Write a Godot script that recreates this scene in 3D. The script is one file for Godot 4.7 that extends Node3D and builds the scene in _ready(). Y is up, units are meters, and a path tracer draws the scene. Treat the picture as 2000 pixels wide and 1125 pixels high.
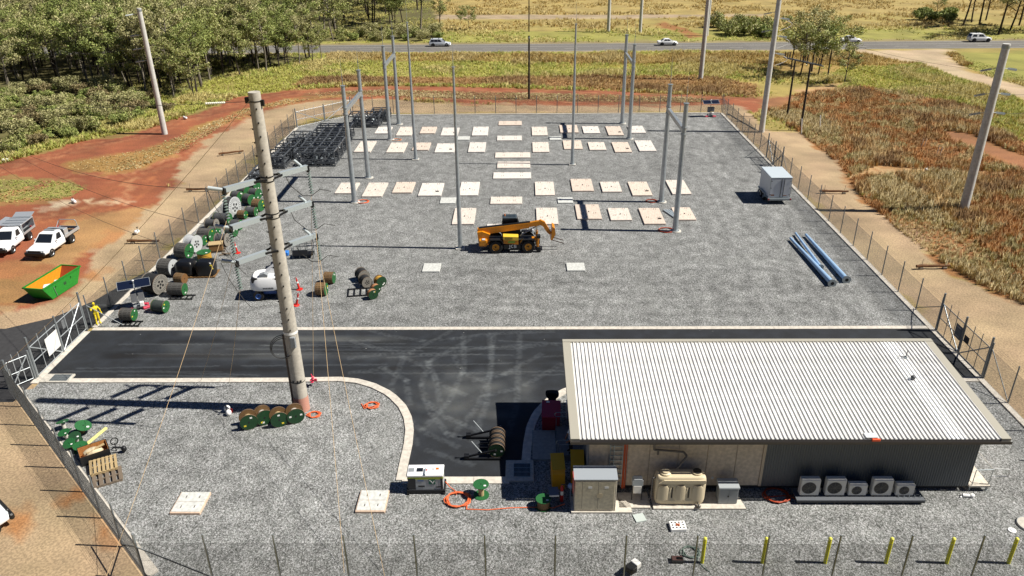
extends Node3D
# Electricity substation yard seen from the air. Units are metres, y is up, the camera stands over x = 0, z = 0.

class MB:
	# collects triangles; t places what is added, col tints it
	var v := PackedVector3Array()
	var n := PackedVector3Array()
	var c := PackedColorArray()
	var u := PackedVector2Array()
	var col := Color.WHITE
	var t := Transform3D()
	func put(a: Vector3, na: Vector3) -> void:
		v.append(a); n.append(na); c.append(col)
	func trin(a: Vector3, b: Vector3, d: Vector3, na: Vector3, nb: Vector3, nd: Vector3) -> void:
		var g := (d - a).cross(b - a)
		if g.dot(na + nb + nd) >= 0.0:
			put(a, na); put(b, nb); put(d, nd)
		else:
			put(a, na); put(d, nd); put(b, nb)
	func face(p: Array, out: Vector3) -> void:
		var q := []
		for x in p: q.append(t * x)
		var nn: Vector3 = (q[2] - q[0]).cross(q[1] - q[0])
		if nn.length_squared() < 1e-16 and q.size() > 3: nn = (q[3] - q[0]).cross(q[2] - q[0])
		nn = nn.normalized()
		if nn.dot(t.basis * out) < 0.0: nn = -nn
		for i in range(1, q.size() - 1): trin(q[0], q[i], q[i + 1], nn, nn, nn)
	func box(o: Vector3, s: Vector3, b := Basis()) -> void:
		var h := s * 0.5
		for ax in 3:
			var i: int = (ax + 1) % 3
			var j: int = (ax + 2) % 3
			for sg in [-1.0, 1.0]:
				var e := Vector3.ZERO; e[ax] = h[ax] * sg
				var fi := Vector3.ZERO; fi[i] = h[i]
				var fj := Vector3.ZERO; fj[j] = h[j]
				face([o + b * (e - fi - fj), o + b * (e + fi - fj), o + b * (e + fi + fj), o + b * (e - fi + fj)], b * e)
	func cbox(o: Vector3, s: Vector3, r: float, b := Basis()) -> void:
		# box with chamfered edges
		var h := s * 0.5
		r = minf(r, minf(h.x, minf(h.y, h.z)) * 0.95)
		var k := h - Vector3(r, r, r)
		for ax in 3:
			var i: int = (ax + 1) % 3
			var j: int = (ax + 2) % 3
			for sg in [-1.0, 1.0]:
				var e := Vector3.ZERO; e[ax] = h[ax] * sg
				var fi := Vector3.ZERO; fi[i] = k[i]
				var fj := Vector3.ZERO; fj[j] = k[j]
				face([o + b * (e - fi - fj), o + b * (e + fi - fj), o + b * (e + fi + fj), o + b * (e - fi + fj)], b * e)
			for s1 in [-1.0, 1.0]:
				for s2 in [-1.0, 1.0]:
					var a1 := Vector3.ZERO; a1[i] = h[i] * s1; a1[j] = k[j] * s2
					var a2 := Vector3.ZERO; a2[i] = k[i] * s1; a2[j] = h[j] * s2
					var d := Vector3.ZERO; d[ax] = k[ax]
					face([o + b * (a1 - d), o + b * (a1 + d), o + b * (a2 + d), o + b * (a2 - d)], b * (a1 + a2))
		for sx in [-1.0, 1.0]:
			for sy in [-1.0, 1.0]:
				for sz in [-1.0, 1.0]:
					var m := Vector3(sx, sy, sz)
					face([o + b * (m * Vector3(h.x, k.y, k.z)), o + b * (m * Vector3(k.x, h.y, k.z)), o + b * (m * Vector3(k.x, k.y, h.z))], b * m)
	func bar(a: Vector3, b2: Vector3, w: float, h: float, up := Vector3.UP) -> void:
		var d := b2 - a
		var z := d.normalized()
		if absf(z.dot(up)) > 0.98: up = Vector3.RIGHT
		var x := up.cross(z).normalized()
		box((a + b2) * 0.5, Vector3(w, h, d.length()), Basis(x, z.cross(x), z))
	func frame(z: Vector3) -> Basis:
		var up := Vector3.UP if absf(z.y) < 0.95 else Vector3.RIGHT
		var x := up.cross(z).normalized()
		return Basis(x, z.cross(x), z)
	func cyl(a: Vector3, b2: Vector3, r0: float, r1: float, seg := 10, caps := true) -> void:
		var z := (b2 - a).normalized()
		var f := frame(z)
		var sl := (r0 - r1) / maxf(0.0001, (b2 - a).length())
		for i in seg:
			var p := TAU * i / seg
			var q := TAU * (i + 1) / seg
			var e0 := f.x * cos(p) + f.y * sin(p)
			var e1 := f.x * cos(q) + f.y * sin(q)
			var n0 := (t.basis * (e0 + z * sl)).normalized()
			var n1 := (t.basis * (e1 + z * sl)).normalized()
			var A := t * (a + e0 * r0)
			var B := t * (a + e1 * r0)
			var C := t * (b2 + e1 * r1)
			var D := t * (b2 + e0 * r1)
			if r0 > 0.0: trin(A, B, C, n0, n1, n1)
			if r1 > 0.0: trin(A, C, D, n0, n1, n0)
			if caps:
				if r0 > 0.0: face([a, a + e0 * r0, a + e1 * r0], -z)
				if r1 > 0.0: face([b2, b2 + e0 * r1, b2 + e1 * r1], z)
	func tube(p: Array, r: float, seg := 5) -> void:
		for i in p.size() - 1: cyl(p[i], p[i + 1], r, r, seg, i == 0 or i == p.size() - 2)
	func ring(o: Vector3, R: float, r: float, ax := Vector3.UP, seg := 20, rs := 5, a0 := 0.0, a1 := TAU) -> void:
		var f := frame(ax)
		var p := []
		for i in seg + 1:
			var a := a0 + (a1 - a0) * i / seg
			p.append(o + (f.x * cos(a) + f.y * sin(a)) * R)
		tube(p, r, rs)
	func lathe(pr: Array, seg := 14, o := Vector3.ZERO, ax := Vector3.UP) -> void:
		# pr: [radius, height] pairs along the axis
		for i in pr.size() - 1: cyl(o + ax * pr[i][1], o + ax * (pr[i + 1][1] + (0.00001 if pr[i + 1][1] == pr[i][1] else 0.0)), pr[i][0], pr[i + 1][0], seg, false)
	func ball(o: Vector3, r: Vector3, rings := 6, seg := 10) -> void:
		for i in rings:
			for j in seg:
				var q := []
				var m := []
				for k in [[0, 0], [0, 1], [1, 1], [1, 0]]:
					var th: float = PI * (i + k[0]) / rings
					var ph: float = TAU * (j + k[1]) / seg
					var d := Vector3(sin(th) * cos(ph), cos(th), sin(th) * sin(ph))
					q.append(t * (o + d * r)); m.append((t.basis * (d / r)).normalized())
				trin(q[0], q[1], q[2], m[0], m[1], m[2])
				trin(q[0], q[2], q[3], m[0], m[2], m[3])
	func prism(poly: Array, o: Vector3, ex: Vector3, ey: Vector3, ez: Vector3) -> void:
		# poly of Vector2 in the plane ex, ey, thickened by ez to both sides
		var pl := PackedVector2Array(poly)
		var ix := Geometry2D.triangulate_polygon(pl)
		for s in [-1.0, 1.0]:
			for i in range(0, ix.size(), 3):
				var q := []
				for k in 3: q.append(o + ex * pl[ix[i + k]].x + ey * pl[ix[i + k]].y + ez * s)
				face(q, ez * s)
		var ccw := 0.0
		for i in pl.size(): ccw += pl[i].cross(pl[(i + 1) % pl.size()])
		for i in pl.size():
			var a := pl[i]
			var b2 := pl[(i + 1) % pl.size()]
			var e := (b2 - a).normalized() * signf(ccw)
			var out := ex * e.y - ey * e.x
			var A := o + ex * a.x + ey * a.y
			var B := o + ex * b2.x + ey * b2.y
			face([A - ez, B - ez, B + ez, A + ez], out)
	func slab(poly: Array, y0: float, y1: float) -> void:
		# poly of Vector2(x, z), standing between two heights
		prism(poly, Vector3(0, (y0 + y1) * 0.5, 0), Vector3.RIGHT, Vector3.BACK, Vector3.UP * (y1 - y0) * 0.5)
	func skin(rings: Array, caps := true, closed := true) -> void:
		# rings of equal point counts, smooth
		var m: int = rings[0].size()
		var k: int = rings.size()
		var ctr := []
		for r in rings:
			var s := Vector3.ZERO
			for p in r: s += p
			ctr.append(s / m)
		var nn := []
		for i in k:
			var row := []
			for j in m:
				var du: Vector3 = rings[mini(i + 1, k - 1)][j] - rings[maxi(i - 1, 0)][j]
				var dv: Vector3 = rings[i][(j + 1) % m] - rings[i][(j + m - 1) % m]
				var w := du.cross(dv).normalized()
				if w.dot(rings[i][j] - ctr[i]) < 0.0: w = -w
				row.append((t.basis * w).normalized())
			nn.append(row)
		for i in k - 1:
			for j in (m if closed else m - 1):
				var j2 := (j + 1) % m
				var A: Vector3 = t * rings[i][j]
				var B: Vector3 = t * rings[i][j2]
				var C: Vector3 = t * rings[i + 1][j2]
				var D: Vector3 = t * rings[i + 1][j]
				trin(A, B, C, nn[i][j], nn[i][j2], nn[i + 1][j2])
				trin(A, C, D, nn[i][j], nn[i + 1][j2], nn[i + 1][j])
		if caps:
			for e in [0, k - 1]:
				var q := []
				for p in rings[e]: q.append(p)
				for j in range(1, m - 1): face([q[0], q[j], q[j + 1]], ctr[e] - ctr[1 if e == 0 else k - 2])
	func patch(a: Vector3, b2: Vector3, d: Vector3, e: Vector3, r: Rect2, off: float, th := 0.012) -> void:
		# a thin pane on part of the quad a b d e (r in 0..1), off proud of it
		var P := func(uu: float, vv: float) -> Vector3: return a.lerp(b2, uu).lerp(e.lerp(d, uu), vv)
		var nn := (b2 - a).cross(e - a).normalized() * signf(off)
		var q := []
		for k in [[0, 0], [1, 0], [1, 1], [0, 1]]: q.append(P.call(r.position.x + r.size.x * k[0], r.position.y + r.size.y * k[1]) + nn * absf(off))
		face(q, nn)
		for i in 4: face([q[i], q[(i + 1) % 4], q[(i + 1) % 4] - nn * th, q[i] - nn * th], (q[i] + q[(i + 1) % 4]) * 0.5 - (q[0] + q[2]) * 0.5)
	func mesh() -> ArrayMesh:
		var a := []
		a.resize(Mesh.ARRAY_MAX)
		a[Mesh.ARRAY_VERTEX] = v
		a[Mesh.ARRAY_NORMAL] = n
		a[Mesh.ARRAY_COLOR] = c
		if u.size() == v.size(): a[Mesh.ARRAY_TEX_UV] = u
		var m := ArrayMesh.new()
		m.add_surface_from_arrays(Mesh.PRIMITIVE_TRIANGLES, a)
		return m

var names := {}
var mats := {}
var TX := {}
var rng := RandomNumberGenerator.new()
const ORD := ["first", "second", "third", "fourth", "fifth", "sixth", "seventh", "eighth", "ninth", "tenth", "eleventh", "twelfth", "thirteenth", "fourteenth", "fifteenth", "sixteenth"]

func numbered(s: String) -> String:
	names[s] = names.get(s, -1) + 1
	return s if names[s] == 0 else "%s_%03d" % [s, names[s]]
func tag(o: Node3D, label: String, cat: String, group := "") -> Node3D:
	o.set_meta("label", label)
	o.set_meta("category", cat)
	if group: o.set_meta("group", group)
	return o
func thing(called: String, label: String, cat: String, at := Vector3.ZERO, turn := 0.0, group := "") -> Node3D:
	var o := Node3D.new()
	o.name = numbered(called)
	add_child(o)
	o.position = at
	o.rotation.y = turn
	return tag(o, label, cat, group)
func part(parent: Node3D, called: String, what, m: Material) -> MeshInstance3D:
	var o := MeshInstance3D.new()
	o.mesh = what.mesh() if what is MB else what
	o.material_override = m
	o.name = called if parent != self else numbered(called)
	parent.add_child(o, true)
	return o
func piece(parent: Node3D, called: String, m: Mesh, mt: Material, at: Vector3, sc := Vector3.ONE, b := Basis()) -> MeshInstance3D:
	var o := MeshInstance3D.new()
	o.mesh = m
	o.material_override = mt
	o.name = called
	o.transform = Transform3D(b * Basis.from_scale(sc), at)
	parent.add_child(o, true)
	return o
func single(called: String, mb: MB, m: Material, label: String, cat: String, at := Vector3.ZERO, turn := 0.0, group := "") -> MeshInstance3D:
	var o := part(self, called, mb, m)
	o.position = at
	o.rotation.y = turn
	tag(o, label, cat, group)
	return o
func struct(called: String, mb: MB, m: Material, parent: Node3D = null) -> MeshInstance3D:
	var o := part(self if parent == null else parent, called, mb, m)
	if parent == null: o.set_meta("kind", "structure")
	return o
func setting(called: String) -> Node3D:
	var o := Node3D.new()
	o.name = numbered(called)
	add_child(o)
	o.set_meta("kind", "structure")
	return o
func S(hex: String) -> Color:
	return Color(hex)
func mat(key: String, hex := "", rough := 0.8, metal := 0.0, tex := "", scale := 1.0, bump := 0.0) -> StandardMaterial3D:
	if mats.has(key): return mats[key]
	var m := StandardMaterial3D.new()
	m.resource_name = key
	m.albedo_color = Color(hex)
	m.roughness = rough
	m.metallic = metal
	m.vertex_color_use_as_albedo = true
	if tex:
		m.albedo_texture = TX[tex]
		m.uv1_triplanar = true
		m.uv1_scale = Vector3.ONE * scale
		if bump > 0.0:
			m.normal_enabled = true
			m.normal_texture = TX[tex + "_n"]
			m.normal_scale = bump
	mats[key] = m
	return m
func noise_tex(key: String, type: int, freq: float, oct: int, lo: float, hi: float, size := 512, sd := 1, normal := false) -> void:
	var f := FastNoiseLite.new()
	f.noise_type = type
	f.frequency = freq
	f.fractal_octaves = oct
	f.seed = sd
	if type == FastNoiseLite.TYPE_CELLULAR:
		f.cellular_return_type = FastNoiseLite.RETURN_CELL_VALUE
		f.fractal_type = FastNoiseLite.FRACTAL_NONE
	var x := NoiseTexture2D.new()
	x.width = size
	x.height = size
	x.seamless = true
	x.noise = f
	var g := Gradient.new()
	g.set_color(0, Color(lo, lo, lo))
	g.set_color(1, Color(hi, hi, hi))
	x.color_ramp = g
	TX[key] = x
	if normal:
		var y: NoiseTexture2D = x.duplicate()
		y.color_ramp = null
		y.as_normal_map = true
		y.bump_strength = 6.0
		TX[key + "_n"] = y
func textures() -> void:
	noise_tex("blotch", FastNoiseLite.TYPE_SIMPLEX_SMOOTH, 0.012, 5, 0.82, 1.0, 512, 3)
	noise_tex("fine", FastNoiseLite.TYPE_SIMPLEX, 0.12, 3, 0.7, 1.0, 256, 4)
	noise_tex("soil", FastNoiseLite.TYPE_SIMPLEX, 0.045, 6, 0.72, 1.0, 512, 5, true)
	# wood: noise stretched along one axis
	var f := FastNoiseLite.new()
	f.seed = 9
	f.frequency = 0.05
	f.fractal_octaves = 4
	var im := f.get_seamless_image(256, 256)
	im.resize(64, 256)
	im.resize(64, 16, Image.INTERPOLATE_LANCZOS)
	im.resize(256, 256, Image.INTERPOLATE_CUBIC)
	for y in 256:
		for x in 256:
			var k := 0.62 + 0.38 * im.get_pixel(x, y).r
			im.set_pixel(x, y, Color(k, k, k))
	TX["wood"] = ImageTexture.create_from_image(im)
	# crushed stone: a tone for each stone, stones of two sizes, and clumps
	var a := FastNoiseLite.new()
	a.noise_type = FastNoiseLite.TYPE_CELLULAR
	a.cellular_return_type = FastNoiseLite.RETURN_CELL_VALUE
	a.fractal_type = FastNoiseLite.FRACTAL_NONE
	a.frequency = 0.42
	a.seed = 11
	var b := a.duplicate()
	b.frequency = 0.2
	b.seed = 12
	var d := FastNoiseLite.new()
	d.frequency = 0.012
	d.fractal_octaves = 3
	var N := 1024
	var ia := a.get_seamless_image(N, N)
	var ib: Image = b.get_seamless_image(N, N)
	var id := d.get_seamless_image(N, N)
	var io := Image.create(N, N, false, Image.FORMAT_RGB8)
	for y in N:
		for x in N:
			var p := ia.get_pixel(x, y).r
			var q := ib.get_pixel(x, y).r
			var k := 0.34 + 0.4 * p + 0.15 * q + 0.14 * (id.get_pixel(x, y).r - 0.5)
			k = clampf(0.62 + (k - 0.63) * 1.1, 0.1, 1.0)
			io.set_pixel(x, y, Color(k, k * (1.0 - 0.02 * q), k * (0.97 + 0.03 * p)))
	TX["gravel"] = ImageTexture.create_from_image(io)
	ib.bump_map_to_normal_map(3.0)
	TX["gravel_n"] = ImageTexture.create_from_image(ib)

func _ready() -> void:
	rng.seed = 7
	var cam := Camera3D.new()
	cam.name = "camera"
	cam.position = Vector3(0, 28, 0)
	cam.rotation_degrees = Vector3(-26.08, 0.81, -0.52)
	cam.fov = 40.61
	cam.near = 0.5
	cam.far = 3000
	add_child(cam)
	cam.current = true
	var we := WorldEnvironment.new()
	we.name = "world"
	var env := Environment.new()
	env.background_mode = Environment.BG_SKY
	var sm := ProceduralSkyMaterial.new()
	sm.sky_top_color = Color(0.22, 0.34, 0.55)
	sm.sky_horizon_color = Color(0.5, 0.6, 0.72)
	sm.sky_curve = 0.12
	sm.sky_energy_multiplier = 0.6
	sm.ground_bottom_color = Color(0.30, 0.25, 0.18)
	sm.ground_horizon_color = Color(0.5, 0.5, 0.45)
	env.sky = Sky.new()
	env.sky.sky_material = sm
	env.tonemap_mode = Environment.TONE_MAPPER_LINEAR
	env.tonemap_exposure = 1.5
	env.sdfgi_enabled = true
	env.ssao_enabled = true
	env.ssil_enabled = true
	we.environment = env
	add_child(we)
	var sun := DirectionalLight3D.new()
	sun.name = "sun"
	sun.light_color = Color(1.0, 0.975, 0.93)
	sun.light_energy = 1.6
	sun.light_angular_distance = 0.5
	sun.shadow_enabled = true
	sun.look_at_from_position(Vector3(0.873, 1.0, 0.05) * 100.0, Vector3.ZERO)
	add_child(sun)
	textures()
	palette()
	build_ground()
	build_yard()
	build_fences()
	build_building()
	build_beside_building()
	build_masts()
	build_slabs()
	build_poles()
	build_wires()
	build_drums()
	build_frames()
	build_machines()
	build_vehicles()
	build_small_things()
	build_people()
	build_trees()
	build_grass()

func palette() -> void:
	for e in [["galvanised", "9aa3a8", 0.45, 0.6], ["fence_steel", "808689", 0.5, 0.4], ["fence_wire", "3e4143", 0.6, 0.2], ["gate_steel", "b9c0c4", 0.4, 0.45], ["white_sign", "e2e2df", 0.6, 0.0], ["black_sign", "22242a", 0.6, 0.0], ["black_plastic", "17181a", 0.5, 0.0], ["lamp_white", "cfd2d4", 0.4, 0.0],
		["tyre", "1c1c1d", 0.9, 0.0], ["rim_silver", "b4b6b8", 0.35, 0.5], ["glass_dark", "10151c", 0.08, 0.0], ["car_white", "e6e8ea", 0.25, 0.0], ["black_steel", "1d1e21", 0.5, 0.3], ["red_plastic", "c3261d", 0.5, 0.0], ["white_plastic", "e4e4e2", 0.5, 0.0],
		["orange_hose", "dd6a3c", 0.6, 0.0], ["cable_black", "1f2022", 0.6, 0.0], ["skin", "a8775a", 0.6, 0.0], ["lens_amber", "c46a1c", 0.3, 0.0], ["lens_red", "a01818", 0.3, 0.0], ["lens_clear", "c8d0d6", 0.15, 0.0], ["rope_tan", "c9ad84", 0.8, 0.0], ["insulator", "66736e", 0.25, 0.0], ["insulator_grey", "b9c2c4", 0.35, 0.0], ["ac_white", "dedbd4", 0.6, 0.0], ["cab_grey", "8b9094", 0.5, 0.1], ["cab_lid", "a3a9ad", 0.4, 0.1], ["slate_top", "6e7580", 0.5, 0.0], ["print_grey", "b8b4ae", 0.7, 0.0], ["dark_hole", "15181c", 0.9, 0.0]]:
		mat(e[0], e[1], e[2], e[3])
	mats["glass_dark"].clearcoat_enabled = true
	mat("wood_new", "d8bd8c", 0.8, 0.0, "wood", 1.5)
	mat("wood_old", "8f7f6d", 0.85, 0.0, "wood", 1.5)
	mat("wood_brown", "9a7446", 0.85, 0.0, "wood", 1.5)
	mat("ply", "c98a4c", 0.75, 0.0, "wood", 1.0)
	mat("mast_steel", "b6bec3", 0.4, 0.55, "blotch", 0.4)
	mat("pole_concrete", "c3bdb1", 0.85, 0.0, "blotch", 0.5)

# ---------------------------------------------------------------- ground
var soil: Image      # what lies where, 0.4 m a pixel, from x = -260, z = -430
var sward: Image     # r: grass height / 2 m, g: tufts per m2 / 8, b: kind / 10
func paint(im: Image, poly: Array, c: Color) -> void:
	var q := PackedVector2Array()
	var lo := 1e9
	var hi := -1e9
	for p in poly:
		var w := Vector2((p.x + 260.0) / 0.4, (p.y + 430.0) / 0.4)
		q.append(w)
		lo = minf(lo, w.y)
		hi = maxf(hi, w.y)
	for y in range(maxi(0, int(lo)), mini(im.get_height() - 1, int(hi)) + 1):
		var xs := []
		for i in q.size():
			var a := q[i]
			var b := q[(i + 1) % q.size()]
			if (a.y <= y + 0.5) != (b.y <= y + 0.5): xs.append(a.x + (y + 0.5 - a.y) / (b.y - a.y) * (b.x - a.x))
		xs.sort()
		for k in range(0, xs.size() - 1, 2): im.fill_rect(Rect2i(int(xs[k]), y, maxi(1, int(xs[k + 1]) - int(xs[k])), 1), c)
func at_image(im: Image, x: float, z: float) -> Color:
	return im.get_pixel(clampi(int((x + 260.0) / 0.4), 0, im.get_width() - 1), clampi(int((z + 430.0) / 0.4), 0, im.get_height() - 1))
func strip(pts: Array, off: float, w: float, c: Color) -> void:
	for i in pts.size() - 1:
		var d: Vector2 = (pts[i + 1] - pts[i]).normalized().orthogonal()
		paint(soil, [pts[i] + d * (off - w * 0.5), pts[i + 1] + d * (off - w * 0.5), pts[i + 1] + d * (off + w * 0.5), pts[i] + d * (off + w * 0.5)], c)
func band(z0: float, z1: float, x0 := -260.0, x1 := 260.0) -> Array:
	return [Vector2(x0, z0), Vector2(x1, z0), Vector2(x1, z1), Vector2(x0, z1)]
func build_ground() -> void:
	soil = Image.create(1300, 1050, false, Image.FORMAT_RGB8)
	sward = Image.create(1300, 1050, false, Image.FORMAT_RGB8)
	soil.fill(S("9a8a4c"))
	sward.fill(Color(0.25, 0.12, 0.1))
	var sand := S("a48e70")
	var red := S("8b5034")
	# beyond the highway: green by the road, straw coloured further out, a dirt road across it
	paint(soil, band(-430, -183), S("9a8a50"))
	paint(soil, band(-430, -232), S("a08d56"))
	paint(soil, band(-203, -184), S("8e8a46"))
	paint(sward, band(-430, -184), Color(0.34, 0.1, 0.2))
	paint(sward, band(-206, -184.5), Color(0.26, 0.14, 0.1))
	paint(soil, [Vector2(-53.71, -226.25), Vector2(-16.79, -227.49), Vector2(25.8, -226.22), Vector2(68.97, -229.35), Vector2(70.27, -233.89), Vector2(26.77, -235.26), Vector2(-17.5, -237.85), Vector2(-56.54, -238.93)], S("a08e74"))
	paint(sward, [Vector2(-53.71, -226.25), Vector2(-16.79, -227.49), Vector2(25.8, -226.22), Vector2(68.97, -229.35), Vector2(70.27, -233.89), Vector2(26.77, -235.26), Vector2(-17.5, -237.85), Vector2(-56.54, -238.93)], Color.BLACK)
	paint(soil, [Vector2(38.91, -220.15), Vector2(42.05, -204.42), Vector2(42.75, -192.38), Vector2(39.89, -190.1), Vector2(38.24, -201.03), Vector2(36.57, -214.18)], S("8e6238"))
	# field between the track and the highway
	paint(soil, band(-172.5, -128, -260, 34), S("938b4a"))
	paint(sward, band(-171.5, -133, -260, 40), Color(0.3, 0.36, 0.1))
	paint(soil, [Vector2(-1.92, -167.31), Vector2(93.03, -166.12), Vector2(98.6, -157.63), Vector2(80.96, -142.82), Vector2(37.21, -151.68), Vector2(-1.81, -156.78)], S("9a8046"))
	paint(sward, [Vector2(-1.93, -169.19), Vector2(93.66, -167.35), Vector2(86.03, -152.62), Vector2(38.28, -156.46), Vector2(-1.83, -159.01)], Color(0.44, 0.42, 0.2))
	paint(sward, [Vector2(-41.45, -171.37), Vector2(-1.93, -169.19), Vector2(-1.84, -160.15), Vector2(-39.5, -162.68)], Color(0.36, 0.4, 0.2))
	paint(soil, [Vector2(-39.74, -146.68), Vector2(-1.68, -144.51), Vector2(31.85, -144.39), Vector2(41.05, -137.29), Vector2(38.11, -126.5), Vector2(-1.59, -134.72), Vector2(-33.65, -136.49), Vector2(-40.17, -134.16)], S("8d6c40"))
	paint(sward, [Vector2(-39.5, -145.71), Vector2(-1.68, -144.51), Vector2(32.04, -145.34), Vector2(41.05, -137.29), Vector2(38.31, -127.25), Vector2(-1.62, -138.14), Vector2(-34.24, -139.11), Vector2(-41.09, -137.57)], Color(0.28, 0.42, 0.3))
	# left: bush, red track, parking place
	paint(soil, [Vector2(-104.92, -159.29), Vector2(-65.9, -147.52), Vector2(-38.23, -156.96), Vector2(-40.4, -135), Vector2(-46.6, -129.54), Vector2(-52.91, -110.25), Vector2(-59, -100.48), Vector2(-63.19, -90.43), Vector2(-75.11, -74.85), Vector2(-147.91, -160.79)], S("857c42"))
	paint(sward, [Vector2(-104.92, -159.29), Vector2(-65.9, -147.52), Vector2(-38.23, -156.96), Vector2(-40.4, -135), Vector2(-46.85, -130.33), Vector2(-53.17, -110.84), Vector2(-59.65, -101.74), Vector2(-64.21, -92.11), Vector2(-75.11, -74.85), Vector2(-147.91, -160.79)], Color(0.3, 0.42, 0.1))
	for pl in [[Vector2(-214.08, -194.25), Vector2(-62.09, -188.41), Vector2(-18.15, -191.14), Vector2(-23.04, -225.65), Vector2(-32.94, -299.89), Vector2(-351.93, -328.21)], [Vector2(-118.89, -142.09), Vector2(-89.54, -133.91), Vector2(-72.4, -135.08), Vector2(-57.4, -129.84), Vector2(-56.28, -144.81), Vector2(-46.73, -158.37), Vector2(-42.55, -167.62), Vector2(-43.51, -170.81), Vector2(-143.76, -174.7)], [Vector2(-118.89, -142.09), Vector2(-70.09, -135.85), Vector2(-56.39, -124.21), Vector2(-57.68, -110.94), Vector2(-66.63, -96.11), Vector2(-78.13, -88.64)]]:
		paint(soil, pl, S("5f5a34"))
		paint(sward, pl, Color(0.2, 0.2, 0.5))
	var track := [Vector2(-77.75, -77.97), Vector2(-64.21, -92.11), Vector2(-59.65, -101.74), Vector2(-52.67, -109.67), Vector2(-46.6, -129.54), Vector2(-40.17, -134.16), Vector2(-33.65, -136.49), Vector2(-23.16, -137.91), Vector2(-1.59, -135.14), Vector2(15.65, -132.17), Vector2(38.11, -126.5), Vector2(38.42, -121.8), Vector2(35.3, -116.19), Vector2(31.69, -120.24), Vector2(-1.46, -122.46), Vector2(-21.61, -127.72), Vector2(-33.01, -126.16), Vector2(-40.19, -117.01), Vector2(-41.31, -106.63), Vector2(-41.16, -96.58), Vector2(-40.25, -86.14), Vector2(-37.65, -74.43), Vector2(-34.96, -61.77), Vector2(-33.3, -50.67), Vector2(-38.64, -49.91), Vector2(-57.21, -49.23)]
	paint(soil, track, red)
	paint(sward, track, Color.BLACK)
	paint(soil, [Vector2(-36.22, -132.42), Vector2(-22.64, -134.49), Vector2(-1.56, -131.85), Vector2(15.35, -129.41), Vector2(29.93, -126.72), Vector2(29.23, -123.45), Vector2(-1.5, -125.7), Vector2(-21.91, -129.65), Vector2(-31.84, -128.38)], S("6e4d30"))
	paint(sward, [Vector2(-36.22, -132.42), Vector2(-22.64, -134.49), Vector2(-1.56, -131.85), Vector2(15.35, -129.41), Vector2(29.93, -126.72), Vector2(29.23, -123.45), Vector2(-1.5, -125.7), Vector2(-21.91, -129.65), Vector2(-31.84, -128.38)], Color(0.12, 0.35, 0.4))
	paint(soil, [Vector2(-53.21, -89.26), Vector2(-56.34, -92.84), Vector2(-49.29, -98.6), Vector2(-46.18, -108.11), Vector2(-43.63, -120.4), Vector2(-38.55, -128.18), Vector2(-27.41, -131.77), Vector2(-31.67, -127.61), Vector2(-39.7, -120.65), Vector2(-42.78, -110.91), Vector2(-42.93, -97.78), Vector2(-44.86, -94.39), Vector2(-45.59, -90.15), Vector2(-47.96, -88.58)], S("93713f"))
	paint(sward, [Vector2(-53.42, -89.66), Vector2(-56.01, -92.83), Vector2(-49.08, -98.12), Vector2(-45.97, -107.55), Vector2(-43.41, -119.72), Vector2(-38.34, -127.42), Vector2(-32.01, -129.15), Vector2(-39.91, -121.34), Vector2(-42.98, -111.5), Vector2(-43.12, -98.25), Vector2(-45.05, -94.84), Vector2(-45.77, -90.56), Vector2(-48.15, -88.98)], Color(0.1, 0.3, 0.4))
	paint(soil, [Vector2(-72.96, -86.62), Vector2(-57.14, -86.39), Vector2(-51.8, -85.37), Vector2(-48.52, -82.97), Vector2(-48.46, -80.04), Vector2(-50.94, -78.44), Vector2(-65.43, -76.25)], S("857a45"))
	paint(sward, [Vector2(-72.96, -86.62), Vector2(-56.92, -86.01), Vector2(-51.61, -85), Vector2(-48.81, -82.97), Vector2(-48.63, -80.38), Vector2(-51.12, -78.76), Vector2(-65.65, -76.56)], Color(0.08, 0.5, 0.5))
	paint(soil, [Vector2(-51.15, -77.33), Vector2(-48.11, -79.38), Vector2(-46.42, -78.22), Vector2(-48.01, -76.05), Vector2(-49.73, -75.46)], S("b9a78c"))
	paint(soil, [Vector2(-46.74, -78.87), Vector2(-43.42, -79.48), Vector2(-41.57, -77.84), Vector2(-43.62, -77.55)], S("b39a7c"))
	paint(soil, [Vector2(-44.85, -73.06), Vector2(-39.5, -77.5), Vector2(-37.03, -72.97), Vector2(-38.06, -66.39), Vector2(-39.5, -61.81), Vector2(-41.63, -60.75)], S("a07a50"))
	paint(soil, [Vector2(-57.94, -59.83), Vector2(-43.44, -63.16), Vector2(-39.84, -61.59), Vector2(-40.81, -58.5), Vector2(-54.13, -54.99)], S("96653f"))
	paint(soil, [Vector2(-56.35, -57.81), Vector2(-41.64, -59.2), Vector2(-39.55, -56.28), Vector2(-40.32, -54.03), Vector2(-52.74, -53.23)], S("8e6c42"))
	var bare := [Vector2(-33.18, -126.9), Vector2(-38, -120.26), Vector2(-41.51, -113.89), Vector2(-42.27, -105.29), Vector2(-41.82, -96.59), Vector2(-40.9, -90.08), Vector2(-39.36, -82.49), Vector2(-38.41, -77.49), Vector2(-38.59, -72.99), Vector2(-38.16, -67.63), Vector2(-37.73, -62.34), Vector2(-37.25, -59.17), Vector2(-37.2, -55.8), Vector2(-38.49, -53.67), Vector2(-59.73, -52), Vector2(-30.25, -19.52), Vector2(-13.88, -19.6), Vector2(-16.8, -26.64), Vector2(-31.9, -43.01), Vector2(-31.83, -50.04), Vector2(-32.34, -113.68), Vector2(-31.19, -115.21), Vector2(-20.06, -117.5), Vector2(-1.41, -117.06), Vector2(29.53, -117.62), Vector2(32.49, -121.95), Vector2(18.49, -121.61), Vector2(-1.46, -122.46), Vector2(-15.44, -124.96), Vector2(-21.61, -127.72)]
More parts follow.
